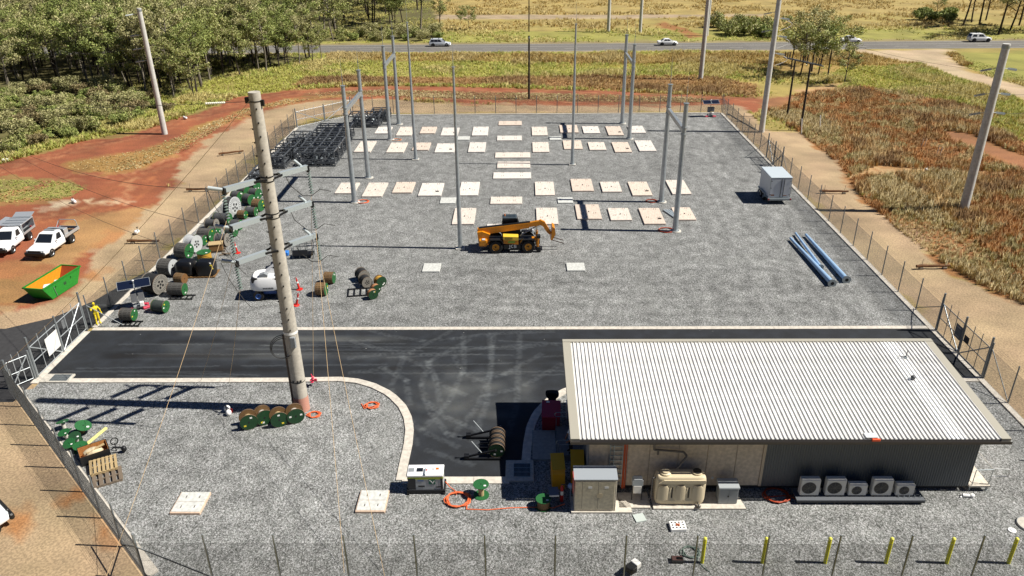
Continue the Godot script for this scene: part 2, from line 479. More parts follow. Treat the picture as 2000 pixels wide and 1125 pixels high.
	paint(soil, bare, sand)
	paint(soil, [Vector2(-40, -41), Vector2(-33, -43.2), Vector2(-15, -26), Vector2(-10, -18), Vector2(-40, -18)], sand)
	paint(sward, bare, Color.BLACK)
	paint(sward, band(-118, -20, -33, 31), Color.BLACK)
	for e in [[-25.5, -30.2, 1.1, 0.8], [-22.9, -32.4, 0.7, 1.2], [-24.0, -34.5, 0.5, 0.8], [-30.5, -35.9, 1.0, 0.6], [-20.6, -29.6, 0.6, 0.5], [-36, -60, 1.6, 1.2], [-38.2, -68, 1.2, 2.2]]:
		var pl := []
		for k in 9:
			var a := TAU * k / 9
			pl.append(Vector2(e[0] + cos(a) * e[2] * rng.randf_range(0.6, 1.2), e[1] + sin(a) * e[3] * rng.randf_range(0.6, 1.2)))
		paint(soil, pl, S("a5764c"))
	var way := [Vector2(-72.15, -77.9), Vector2(-62.57, -89.4), Vector2(-57.74, -98.04), Vector2(-50.7, -108.49), Vector2(-45.48, -126.11), Vector2(-36.32, -132.83), Vector2(-22.84, -135.75), Vector2(-1.57, -133.48), Vector2(15.48, -130.58), Vector2(37.61, -124.67)]
	var way2 := [Vector2(-67.42, -71.89), Vector2(-56.96, -80.15), Vector2(-52.19, -87.27), Vector2(-45.49, -87.17), Vector2(-43.32, -92.2), Vector2(-43.02, -103.46), Vector2(-42.07, -118.03), Vector2(-33.36, -127.66), Vector2(-21.79, -128.87), Vector2(-1.48, -123.88), Vector2(30.67, -122.7)]
	var way3 := [Vector2(-65.28, -69.17), Vector2(-51.86, -71.73), Vector2(-44.54, -74.51), Vector2(-42.25, -79.96), Vector2(-43.48, -88.12)]
	for e in [[way, 0.9, "9c6646"], [way, -0.9, "9c6646"], [way, 0.0, "7c462e"], [way, 1.8, "7a4228"], [way2, 0.9, "a2704e"], [way2, -0.9, "9a6444"], [way2, 0.2, "80452a"], [way3, 0.8, "a2704e"], [way3, -0.8, "a66640"], [way3, 2.2, "7e4a2e"]]: strip(e[0], e[1], 0.5, S(e[2]))
	# right: red and brown grass, sand verge, side road
	var rough := [Vector2(37.34, -120.79), Vector2(45.47, -128.97), Vector2(59.08, -133.79), Vector2(66.11, -130.35), Vector2(67.94, -117.67), Vector2(69.47, -107.07), Vector2(81, -94.43), Vector2(44.69, -46), Vector2(39.07, -54.28), Vector2(37.86, -57.2), Vector2(36.5, -62.08), Vector2(36.28, -68.56), Vector2(36.01, -76.27), Vector2(37.41, -85.56), Vector2(38.42, -91.48), Vector2(38.07, -105.81)]
	paint(soil, rough, S("90643a"))
	paint(sward, rough, Color(0.42, 0.6, 0.6))
	paint(sward, [Vector2(60.17, -150.89), Vector2(77.72, -155.61), Vector2(80.96, -142.82), Vector2(80.44, -126.11), Vector2(71.09, -109.87), Vector2(68.11, -121.04), Vector2(59.08, -133.79), Vector2(50.13, -132.82)], Color(0.34, 0.45, 0.1))
	paint(soil, [Vector2(60.17, -150.89), Vector2(77.72, -155.61), Vector2(80.96, -142.82), Vector2(80.44, -126.11), Vector2(71.09, -109.87), Vector2(68.11, -121.04), Vector2(59.08, -133.79), Vector2(50.13, -132.82)], S("988848"))
	paint(sward, [Vector2(38.78, -84.61), Vector2(42.42, -86.43), Vector2(42.83, -79.69), Vector2(42.19, -72.81), Vector2(41.77, -64.5), Vector2(41.57, -58.62), Vector2(38.92, -54.02), Vector2(37.23, -58.36), Vector2(36.53, -63.07), Vector2(36.08, -69.21)], Color(0.32, 0.6, 0.4))
	paint(sward, [Vector2(36.54, -115.2), Vector2(42.06, -118.31), Vector2(43.92, -110.47), Vector2(40.6, -97.43), Vector2(39.25, -101.09), Vector2(38.68, -107.72)], Color(0.3, 0.6, 0.4))
	paint(sward, [Vector2(66.96, -112.94), Vector2(71.09, -109.87), Vector2(73.08, -101.69), Vector2(65.92, -90.41), Vector2(65.04, -99.36), Vector2(64.61, -107.17)], Color(0.3, 0.5, 0.1))
	for pl in [[Vector2(57.68, -105.94), Vector2(60.86, -104), Vector2(61.39, -97.52), Vector2(62.31, -88.45), Vector2(60, -84.67), Vector2(57.6, -88.52), Vector2(57.38, -94.84), Vector2(56.64, -101.01)], [Vector2(38.31, -127.25), Vector2(45.1, -127.82), Vector2(39.76, -118.36), Vector2(37.45, -118.42)]]:
		paint(soil, pl, S("8f6240"))
		paint(sward, pl, Color.BLACK)
	for pl in [[Vector2(37.41, -85.56), Vector2(42.71, -89.97), Vector2(49.73, -88.25), Vector2(56.15, -86.98), Vector2(54.84, -85.67), Vector2(48.89, -86.52), Vector2(42.34, -86.24)], [Vector2(45.08, -131.74), Vector2(51.41, -136.55), Vector2(58.3, -138.97), Vector2(53.97, -133.94), Vector2(46.99, -128.54)]]:
		paint(soil, pl, S("a98a62"))
		paint(sward, pl, Color.BLACK)
	var verge := [Vector2(29.53, -117.62), Vector2(31.3, -121.98), Vector2(33.68, -121.92), Vector2(34.37, -112.78), Vector2(33.9, -105.89), Vector2(38.07, -105.81), Vector2(38.26, -98.19), Vector2(38.42, -91.48), Vector2(37.53, -85.56), Vector2(36.1, -77.83), Vector2(36.04, -68.57), Vector2(36.5, -62.08), Vector2(37.76, -57.01), Vector2(39.07, -54.28), Vector2(44.69, -46), Vector2(26.69, -22.01), Vector2(29.5, -37.67), Vector2(29.74, -50)]
	paint(soil, verge, S("a28c6e"))
	paint(sward, verge, Color.BLACK)
	var side := [Vector2(69.89, -171.51), Vector2(92.78, -171.9), Vector2(87.89, -166.32), Vector2(84.81, -154.81), Vector2(83.65, -142.74), Vector2(85.38, -134.69), Vector2(91.57, -118.75), Vector2(83.28, -106.77), Vector2(79.19, -123.94), Vector2(78.56, -133.22), Vector2(77.81, -141.99), Vector2(77.47, -155.07), Vector2(72.96, -163.24)]
	paint(soil, side, S("b39f82"))
	paint(sward, side, Color.BLACK)
	paint(soil, [Vector2(90.56, -167.47), Vector2(106.49, -171.34), Vector2(138.68, -171.34), Vector2(101.62, -121.93), Vector2(86.35, -136.37), Vector2(84.85, -144.11), Vector2(86.23, -155.85)], S("8a8742"))
	paint(sward, [Vector2(90.97, -166.2), Vector2(105.76, -170.06), Vector2(137.73, -170.07), Vector2(101.62, -121.93), Vector2(86.84, -137.22), Vector2(85.55, -144.57), Vector2(86.71, -155.84)], Color(0.1, 0.4, 0.5))
	paint(soil, band(-174.2, -172.2, -260, 74), S("a0907a"))
	paint(soil, band(-186, -182, -260, 260), S("877a58"))
	paint(sward, band(-185, -171.6), Color.BLACK)
	# one sheet: fine where the yard's surroundings are close, coarse towards the horizon
	var w1 := FastNoiseLite.new(); w1.seed = 21; w1.frequency = 0.09; w1.fractal_octaves = 4
	var w2 := FastNoiseLite.new(); w2.seed = 22; w2.frequency = 0.09; w2.fractal_octaves = 4
	var tone := FastNoiseLite.new(); tone.seed = 23; tone.frequency = 0.12; tone.fractal_octaves = 5
	var rut := FastNoiseLite.new(); rut.seed = 24; rut.frequency = 0.5; rut.fractal_octaves = 2
	var m := MB.new()
	for zone in [[-66.0, 66.0, -134.0, -18.0, 0.5], [-190.0, 190.0, -300.0, -134.0, 1.5], [-190.0, -66.0, -134.0, -18.0, 4.0], [66.0, 190.0, -134.0, -18.0, 4.0]]:
		var nx := int(round((zone[1] - zone[0]) / zone[4]))
		var nz := int(round((zone[3] - zone[2]) / zone[4]))
		var prev := []
		for j in nz + 1:
			var z: float = lerpf(zone[2], zone[3], float(j) / nz)
			var row := []
			for i in nx + 1:
				var x: float = lerpf(zone[0], zone[1], float(i) / nx)
				var a := w1.get_noise_2d(x, z) * 3.2
				var b := w2.get_noise_2d(x, z) * 3.2
				var q := at_image(soil, x + a, z + b).srgb_to_linear().lerp(at_image(soil, x + a * 0.4 + 0.3, z - b * 0.6).srgb_to_linear(), 0.4)
				var k := 1.0 + 0.38 * tone.get_noise_2d(x, z) + 0.16 * rut.get_noise_2d(x * 0.5, z)
				row.append([Vector3(x, 0, z), Color(q.r * k, q.g * k * (1.0 + 0.06 * a * 0.3), q.b * k) * 1.3])
			if j > 0:
				for i in nx:
					for e in [prev[i], prev[i + 1], row[i + 1], prev[i], row[i + 1], row[i]]:
						m.v.append(e[0]); m.n.append(Vector3.UP); m.c.append(e[1])
			prev = row
	m.col = S("8a7a48").srgb_to_linear() * 1.25
	for r in [[-2500, 2500, -2500, -300], [-2500, 2500, -18, 600], [-2500, -190, -300, -18], [190, 2500, -300, -18]]:
		m.face([Vector3(r[0], 0, r[2]), Vector3(r[1], 0, r[2]), Vector3(r[1], 0, r[3]), Vector3(r[0], 0, r[3])], Vector3.UP)
	var gm := mat("soil", "ffffff", 0.95, 0.0, "soil", 0.2, 0.08)
	gm.uv1_world_triplanar = true
	struct("ground", m, gm)
	# highway with its painted lines
	var hw := setting("highway")
	var h := MB.new()
	for i in 60:
		var x0 := -300.0 + i * 10.0
		h.col = Color(1, 1, 1) * rng.randf_range(0.9, 1.05)
		h.face([Vector3(x0, 0.02, -183.3), Vector3(x0 + 10, 0.02, -183.3), Vector3(x0 + 10, 0.02, -173.3), Vector3(x0, 0.02, -173.3)], Vector3.UP)
	var hm := mat("highway", "77746f", 0.9, 0.0, "blotch", 0.25)
	part(hw, "carriageway", h, hm)
	var wp := mat("road_paint", "d8d5cc", 0.8, 0.0, "fine", 0.5)
	for z in [-173.9, -179.6, -182.8]:
		var p := MB.new()
		p.box(Vector3(0, 0.026, z), Vector3(600, 0.004, 0.16))
		part(hw, "edge_line" if z != -179.6 else "lane_line", p, wp)
	for i in 40:
		var p := MB.new()
		p.box(Vector3(-160 + i * 9.0, 0.026, -176.6), Vector3(3.0, 0.004, 0.15))
		if absf(-160 + i * 9.0) < 130: part(hw, "dash_line", p, wp)

# ---------------------------------------------------------------- yard: gravel, asphalt, kerbs
func west(z: float) -> float:
	# the yard's western edge; the south-western corner is cut off, so is the north-western one
	if z > -42.4: return lerpf(-33.2, -17.0, clampf((z + 42.4) / 16.2, 0, 1))
	if z < -109.5: return lerpf(-31.9, -25.6, clampf((-109.5 - z) / 7.0, 0, 1))
	return -31.9
func dab(n: int, c: Color, pw: float) -> Image:
	var im := Image.create(n, n, false, Image.FORMAT_RGBA8)
	for y in n:
		for x in n:
			var d := Vector2(x + 0.5 - n * 0.5, y + 0.5 - n * 0.5).length() / (n * 0.5)
			im.set_pixel(x, y, Color(c.r, c.g, c.b, c.a * pow(clampf(1.0 - d, 0, 1), pw)))
	return im
func build_yard() -> void:
	# gravel; dust lies paler in the wheel tracks
	var tone := FastNoiseLite.new(); tone.seed = 31; tone.frequency = 0.045; tone.fractal_octaves = 4
	var fine := FastNoiseLite.new(); fine.seed = 32; fine.frequency = 0.35; fine.fractal_octaves = 3
	var wander := FastNoiseLite.new(); wander.seed = 33; wander.frequency = 0.03
	var trk := Image.create(310, 455, false, Image.FORMAT_RGBA8)
	trk.fill(Color(0.5, 0.5, 0.5))
	var lite := dab(3, Color(0.8, 0.8, 0.8, 0.4), 0.4)
	var dim := dab(3, Color(0.25, 0.25, 0.25, 0.35), 0.4)
	var dust := dab(40, Color(0.75, 0.75, 0.75, 0.06), 1.0)
	for e in [[Vector2(28.14, -51.02), Vector2(27.37, -61.29), Vector2(26.51, -79.9), Vector2(26.43, -103.91), Vector2(23, -111.53)], [Vector2(25.88, -51.03), Vector2(25.26, -60.26), Vector2(24.02, -76.73), Vector2(23.24, -95.44), Vector2(18.13, -95.54)], [Vector2(21.4, -51.21), Vector2(21.24, -61.34), Vector2(20.33, -72.35), Vector2(22.79, -89.07), Vector2(23.08, -108.05)], [Vector2(-30.78, -51.86), Vector2(-20.7, -53.49), Vector2(-4.82, -54.71), Vector2(11.16, -53.74), Vector2(24.24, -57.29)], [Vector2(-29.3, -54.85), Vector2(-19.41, -57.57), Vector2(-9.24, -57.51), Vector2(5.49, -57.41), Vector2(21.86, -63.53)], [Vector2(-12.62, -53.02), Vector2(-5.02, -57.48), Vector2(8.26, -63.64), Vector2(17.86, -65.89), Vector2(22.13, -79.96)], [Vector2(-18.22, -67.44), Vector2(-10.75, -69.29), Vector2(-8.53, -77.12), Vector2(-8.46, -89.56), Vector2(-2.57, -99.42)], [Vector2(5.22, -66), Vector2(12.44, -67.16), Vector2(19.64, -73.78), Vector2(23.09, -89.07)], [Vector2(20.7, -110.99), Vector2(23.84, -104.75), Vector2(24.2, -95.43)], [Vector2(-24.2, -38.48), Vector2(-17.71, -36), Vector2(-12.61, -32.51), Vector2(-10.25, -29.47)], [Vector2(-22.6, -40.64), Vector2(-17.59, -41.2), Vector2(-12.1, -40.07), Vector2(-8.67, -35.08)]]:
		var cv := Curve2D.new()
		for i in e.size():
			var tn: Vector2 = (e[mini(i + 1, e.size() - 1)] - e[maxi(i - 1, 0)]) * 0.18
			cv.add_point(e[i], -tn, tn)
		var s := 0.0
		while s < cv.get_baked_length():
			var p := cv.sample_baked(s)
			var o := (cv.sample_baked(s + 0.2) - p).normalized().orthogonal()
			for w in [-0.95, 0.95]:
				var q: Vector2 = (p + o * w - Vector2(-32, -117)) / 0.2
				trk.blend_rect(lite if fposmod(s, 7.0) < 5.0 else dim, Rect2i(0, 0, 3, 3), Vector2i(q) - Vector2i(1, 1))
			s += 0.2
	for i in 130: trk.blend_rect(dust, Rect2i(0, 0, 40, 40), Vector2i(rng.randi_range(-20, 300), rng.randi_range(240, 340)))
	var m := MB.new()
	var prev := []
	for j in 361:
		var z := -116.4 + j * 0.25
		var row := []
		for i in 249:
			var x := lerpf(west(z), 29.9, i / 248.0)
			var k := (0.67 if z < -46.0 else 0.76) + 0.5 * (trk.get_pixel(clampi(int((x + 32.0) / 0.2), 0, 309), clampi(int((z + 117.0) / 0.2), 0, 454)).r - 0.5) + 0.14 * tone.get_noise_2d(x, z) + 0.1 * fine.get_noise_2d(x, z)
			if z < -50.0:
				# wheel ruts wander along the east side and round the footings
				var e := x + 5.0 * wander.get_noise_2d(z * 0.8, 7.0)
				var r := fine.get_noise_2d(e * 2.6, z * 0.12)
				if x > 14.0 - (z + 116.0) * 0.05: k += 0.16 * r * clampf((x - 14.0 + (z + 116.0) * 0.05) * 0.4, 0, 1)
				var s := z + 4.0 * wander.get_noise_2d(x * 0.8, 3.0)
				if z > -64.0: k += 0.15 * fine.get_noise_2d(x * 0.1, s * 2.4)
			row.append([Vector3(x, 0.02, z), Color(k * 0.93, k * 0.975, k)])
		if j > 0:
			for i in 248:
				for e in [prev[i], prev[i + 1], row[i + 1], prev[i], row[i + 1], row[i]]:
					m.v.append(e[0]); m.n.append(Vector3.UP); m.c.append(e[1])
		prev = row
	var gv := mat("crushed_stone", "f2f2ee", 0.95, 0.0, "gravel", 0.055, 0.6)
	gv.uv1_world_triplanar = true
	struct("gravel_yard", m, gv).set_meta("kind", "structure")
	# asphalt road with dusty tyre marks
	var W := 2048
	var H := 640
	var nz := FastNoiseLite.new(); nz.seed = 41; nz.frequency = 0.02; nz.fractal_octaves = 5
	var sp := FastNoiseLite.new(); sp.seed = 42; sp.frequency = 0.4
	var ia := nz.get_seamless_image(512, 512)
	var ib := sp.get_seamless_image(256, 256)
	var im := Image.create(W, H, false, Image.FORMAT_RGBA8)
	for y in H:
		for x in W:
			var k := 0.125 + 0.06 * (ia.get_pixel(x & 511, y & 511).r - 0.5) + 0.06 * (ib.get_pixel(x & 255, y & 255).r - 0.5)
			im.set_pixel(x, y, Color(k * 0.9, k * 1.02, k * 1.2))
	var toim := func(p: Vector2) -> Vector2: return Vector2((p.x + 32.0) / 62.0 * W, (p.y + 50.4) / 17.6 * H)
	var d1 := dab(9, Color(0.6, 0.62, 0.62, 0.095), 0.5)
	var d2 := dab(60, Color(0.6, 0.6, 0.58, 0.05), 1.0)
	var d3 := dab(26, Color(0.05, 0.05, 0.06, 0.06), 1.0)
	var streak := func(a: Vector2, b: Vector2, im2: Image, step: float, wob: float, off: float) -> void:
		var A: Vector2 = toim.call(a)
		var B: Vector2 = toim.call(b)
		var k := int(A.distance_to(B) / step)
		var side := (B - A).orthogonal().normalized()
		for i in k:
			var q := A.lerp(B, float(i) / k) + side * (off + rng.randf_range(-wob, wob))
			im.blend_rect(im2, Rect2i(0, 0, im2.get_width(), im2.get_height()), Vector2i(q - Vector2(im2.get_size()) * 0.5))
	# long streaks along the road
	for i in 34:
		var z := rng.randf_range(-49.6, -43.9)
		var x0 := rng.randf_range(-31, 2)
		streak.call(Vector2(x0, z), Vector2(x0 + rng.randf_range(5, 16), z + rng.randf_range(-0.5, 0.5)), d1 if i % 3 else d3, 2.5, 2.5, 0.0)
	for i in 16:
		var z := rng.randf_range(-49.8, -44.5)
		var x0 := rng.randf_range(-31, -14)
		streak.call(Vector2(x0, z), Vector2(x0 + rng.randf_range(4, 13), z + rng.randf_range(-0.3, 0.3)), d2 if i % 2 else d3, 6.0, 3.0, 0.0)
	for i in 36:
		streak.call(Vector2(rng.randf_range(-9, 2), rng.randf_range(-47, -37)), Vector2(rng.randf_range(-9, 2), rng.randf_range(-47, -37)), d2, 14.0, 12.0, 0.0)
	streak.call(Vector2(-32, -46.9), Vector2(30, -46.8), d3, 5.0, 1.0, 0.0)
	# tyre tracks: two chevroned bands each
	for tr in [[Vector2(-4.46, -49.38), Vector2(-7.25, -46.17), Vector2(-7.56, -42.65), Vector2(-6.51, -39.25), Vector2(-5.09, -36.86), Vector2(-2.18, -35.44)], [Vector2(-3.35, -49.61), Vector2(-2.96, -44.83), Vector2(-3.69, -40.61), Vector2(-5.14, -37.45)], [Vector2(-1.1, -49.6), Vector2(-1.2, -44.82), Vector2(-1.28, -40.61), Vector2(-1.81, -37.45)], [Vector2(-11.94, -49.42), Vector2(-7.23, -47.56), Vector2(-2.19, -48.63), Vector2(2.61, -48.98)], [Vector2(-11.85, -45.18), Vector2(-9.15, -45.84), Vector2(-6.8, -43.88), Vector2(-6.1, -40.61)], [Vector2(-5.65, -46.17), Vector2(-4.73, -43.56), Vector2(-2.97, -42.34), Vector2(-0.66, -43.24), Vector2(2.13, -46.14)], [Vector2(-7.07, -40.61), Vector2(-5.24, -38.46), Vector2(-3, -36.96)]]:
		var cv := Curve2D.new()
		for i in tr.size():
			var tn: Vector2 = (tr[mini(i + 1, tr.size() - 1)] - tr[maxi(i - 1, 0)]) * 0.2
			cv.add_point(tr[i], -tn, tn)
		var L := cv.get_baked_length()
		var s := 0.0
		while s < L - 0.1:
			var p := cv.sample_baked(s)
			var dr := (cv.sample_baked(minf(s + 0.1, L)) - p).normalized()
			for wheel in [-0.95, 0.95]:
				for lug in [-0.16, -0.08, 0.0, 0.08, 0.16]:
					var q: Vector2 = toim.call(p + dr.orthogonal() * (wheel + lug) + dr * absf(lug) * 0.5)
					if rng.randf() < 0.75: im.blend_rect(d1, Rect2i(0, 0, 9, 9), Vector2i(q - Vector2(4, 4)))
			s += 0.17
	for i in 60:
		im.fill_rect(Rect2i(rng.randi_range(0, W - 4), rng.randi_range(0, H - 3), rng.randi_range(1, 3), rng.randi_range(1, 2)), Color(0.6, 0.6, 0.58))
	var road := [Vector2(-32.4, -50.1), Vector2(29.8, -50.1), Vector2(29.8, -43.4), Vector2(6.0, -43.4), Vector2(2.82, -42.33), Vector2(1.29, -40.83), Vector2(0.5, -38.56), Vector2(0.17, -36), Vector2(0.16, -33.42), Vector2(-6.56, -33.42), Vector2(-6.36, -36.47), Vector2(-6.56, -38.57), Vector2(-7.41, -40.78), Vector2(-9.72, -42.96), Vector2(-12.22, -43.64), Vector2(-15.6, -43.53), Vector2(-30.32, -43.56), Vector2(-32.4, -43.4)]
	var am := StandardMaterial3D.new()
	am.resource_name = "asphalt"
	am.albedo_texture = ImageTexture.create_from_image(im)
	am.roughness = 0.85
	var r := MB.new()
	var pv := PackedVector2Array(road)
	var ix := Geometry2D.triangulate_polygon(pv)
	for i in range(0, ix.size(), 3): r.face([Vector3(pv[ix[i]].x, 0.03, pv[ix[i]].y), Vector3(pv[ix[i + 1]].x, 0.03, pv[ix[i + 1]].y), Vector3(pv[ix[i + 2]].x, 0.03, pv[ix[i + 2]].y)], Vector3.UP)
	for p in r.v: r.u.append(Vector2((p.x + 32.0) / 62.0, (p.z + 50.4) / 17.6))
	struct("asphalt_road", r, am)
	var ap := MB.new()
	ap.slab([Vector2(-32.35, -40.9), Vector2(-70, -40.9), Vector2(-70, -50.3), Vector2(-38.6, -50.5), Vector2(-36.0, -52.2), Vector2(-34.2, -55), Vector2(-33, -59), Vector2(-32.15, -61)], -0.1, 0.015)
	struct("asphalt_driveway", ap, mat("old_asphalt", "3a3a3c", 0.9, 0.0, "blotch", 0.3))
	# kerbs and edge strips, cast in lengths
	var cm := mat("kerb_concrete", "dbd4c8", 0.85, 0.0, "blotch", 0.35)
	kerb("road_kerb", [Vector2(-31.9, -50.3), Vector2(29.7, -50.3)], 0.42, 0.09, 5.55, cm)
	kerb("road_kerb", [Vector2(-30.3, -43.3), Vector2(-15.55, -43.34), Vector2(-12.18, -43.46), Vector2(-10.78, -43.2), Vector2(-9.67, -42.65), Vector2(-8.46, -41.7), Vector2(-7.52, -40.39), Vector2(-7.02, -39.25), Vector2(-6.72, -37.95), Vector2(-6.62, -36.47), Vector2(-6.64, -34.86), Vector2(-6.63, -33.34)], 0.5, 0.09, 2.6, cm)
	kerb("road_kerb", [Vector2(-6.55, -33.35), Vector2(-0.7, -33.35)], 0.55, 0.08, 2.0, cm)
	kerb("road_kerb", [Vector2(0.2, -34.99), Vector2(0.3, -36.57), Vector2(0.49, -38.2), Vector2(0.89, -39.61), Vector2(1.62, -40.88), Vector2(2.64, -41.97), Vector2(4.4, -43), Vector2(8, -43.3), Vector2(29.7, -43.3)], 0.5, 0.09, 1.9, cm)
	kerb("fence_kerb", [Vector2(-31.95, -50.6), Vector2(-31.95, -109.5)], 0.36, 0.1, 3.0, cm)
	kerb("fence_kerb", [Vector2(-31.95, -109.7), Vector2(-25.6, -116.5)], 0.36, 0.1, 3.0, cm)
	kerb("fence_kerb", [Vector2(-25.4, -116.6), Vector2(29.7, -116.6)], 0.36, 0.1, 3.0, cm)
	kerb("fence_kerb", [Vector2(29.95, -116.4), Vector2(29.95, -26.6)], 0.4, 0.1, 3.0, cm)
	kerb("fence_kerb", [Vector2(-33.25, -42.6), Vector2(-17.3, -26.7)], 0.5, 0.1, 3.0, cm)
	kerb("fence_kerb", [Vector2(-17.2, -26.3), Vector2(29.7, -26.3)], 0.3, 0.1, 3.0, cm)
	kerb("gate_sill", [Vector2(-32.2, -50.0), Vector2(-32.2, -43.0)], 0.5, 0.06, 3.5, cm)
	# drain pits with steel grates
	for e in [[Vector2(-30.9, -43.55), Vector2(1.9, 1.0), Vector2(1.15, 0.75), 0.45, "pale concrete drain pit with steel grate beside the main gate"], [Vector2(-0.15, -34.1), Vector2(1.55, 1.75), Vector2(0.9, 1.1), 0.25, "square concrete drain pit with dark grate at the driveway corner"]]:
		var t := thing("drain_pit", e[4], "drain", Vector3(e[0].x, 0, e[0].y))
		var s := MB.new()
		s.cbox(Vector3(0, 0.07, 0), Vector3(e[1].x, 0.14, e[1].y), 0.02)
		part(t, "pit_surround", s, mat("pit_concrete", "cbc6bb", 0.9, 0.0, "blotch", 0.6))
		var g := MB.new()
		var gx: float = e[3] * 0.5
		for k in 15: g.box(Vector3(gx + (k / 14.0 - 0.5) * e[2].x, 0.155, 0), Vector3(0.018, 0.03, e[2].y))
		for k in 4: g.box(Vector3(gx, 0.153, (k / 3.0 - 0.5) * e[2].y), Vector3(e[2].x, 0.024, 0.02))
		part(t, "grate", g, mat("galvanised", "9aa3a8", 0.45, 0.6))
		var w := MB.new()
		w.box(Vector3(gx, 0.141, 0), Vector3(e[2].x, 0.006, e[2].y))
		part(t, "sump", w, mat("dark_hole", "15181c", 0.9))
func kerb(called: String, pts: Array, w: float, h: float, seg: float, m: Material) -> void:
	var t := setting(called)
	var cv := Curve2D.new()
	for i in pts.size():
		var tn := Vector2.ZERO
		if i > 0 and i < pts.size() - 1: tn = (pts[i + 1] - pts[i - 1]).normalized() * minf(pts[i].distance_to(pts[i - 1]), pts[i].distance_to(pts[i + 1])) * 0.33
		cv.add_point(pts[i], -tn, tn)
	var L := cv.get_baked_length()
	var n := maxi(1, int(round(L / seg)))
	for i in n:
		var a := L * i / n + 0.008
		var b := L * (i + 1) / n - 0.008
		var k := 1 if pts.size() == 2 else 4
		var l := []
		var r := []
		for j in k + 1:
			var s := lerpf(a, b, float(j) / k)
			var p := cv.sample_baked(s)
			var d := (cv.sample_baked(minf(s + 0.05, L)) - cv.sample_baked(maxf(s - 0.05, 0))).normalized().orthogonal() * w * 0.5
			l.append(p + d)
			r.push_front(p - d)
		var mb := MB.new()
		mb.col = Color(1, 1, 1) * rng.randf_range(0.9, 1.0)
		mb.slab(l + r, -0.05, h + rng.randf_range(-0.004, 0.004))
		part(t, "kerb_segment", mb, m)

# ---------------------------------------------------------------- fences and gates
var link_mesh: ArrayMesh
func chain_link(L: float, H: float) -> ArrayMesh:
	# woven wire: two sets of slanting wires, each a thin three-sided bar
	var m := MB.new()
	var pitch := 0.066
	var r := 0.0033
	for s in [-1.0, 1.0]:
		var k := int((L + H) / pitch)
		for i in k + 1:
			var x0 := i * pitch - H
			var a := Vector2(x0, 0)
			var b := Vector2(x0 + H, H)
			if a.x < 0: a = Vector2(0, -x0)
			if b.x > L: b = Vector2(L, L - x0)
			if b.x - a.x < 0.02: continue
			if s < 0:
				a.x = L - a.x
				b.x = L - b.x
			m.cyl(Vector3(a.x, a.y, s * 0.003), Vector3(b.x, b.y, s * 0.003), r, r, 3, false)
	return m.mesh()
func fence(label: String, pts: Array, group: String, step := 3.05, braces := []) -> Node3D:
	var t := thing("chain_link_fence", label, "fence", Vector3.ZERO, 0.0, group)
	var gal := mat("fence_steel", "8e9496", 0.5, 0.5)
	var wire := mat("fence_wire", "7c8183", 0.5, 0.5)
	if link_mesh == null: link_mesh = chain_link(3.0, 2.15)
	var post := MB.new()
	post.cyl(Vector3(0, -0.05, 0), Vector3(0, 2.75, 0), 0.045, 0.045, 8)
	post.ball(Vector3(0, 2.75, 0), Vector3(0.034, 0.02, 0.034), 4, 8)
	var pm := post.mesh()
	for i in pts.size() - 1:
		var a: Vector3 = pts[i]
		var b: Vector3 = pts[i + 1]
		var d := (b - a).normalized()
		var L := a.distance_to(b)
		var n := maxi(1, int(round(L / step)))
		var w := L / n
		var bs := Basis(d, Vector3.UP, d.cross(Vector3.UP))
		for k in n + 1:
			if k == n and i < pts.size() - 2: continue
			piece(t, "post", pm, gal, a + d * (w * k))
		for k in n: piece(t, "mesh_panel", link_mesh, wire, a + d * (w * k) + Vector3(0, 0.1, 0) + bs.z * 0.036, Vector3(w / 3.0, 1, 1), bs)
		for y in [0.12, 1.2, 2.24]:
			var q := MB.new()
			q.cyl(a + Vector3(0, y, 0) + bs.z * 0.036, b + Vector3(0, y, 0) + bs.z * 0.036, 0.005, 0.005, 4, false)
			part(t, "tension_wire", q, wire)
		for y in [2.4, 2.54, 2.68]:
			var q := MB.new()
			q.cyl(a + Vector3(0, y, 0), b + Vector3(0, y, 0), 0.004, 0.004, 4, false)
			part(t, "barbed_wire", q, wire)
	for e in braces:
		var q := MB.new()
		q.cyl(e[0], e[1], 0.03, 0.03, 8)
		part(t, "brace", q, gal)
	return t
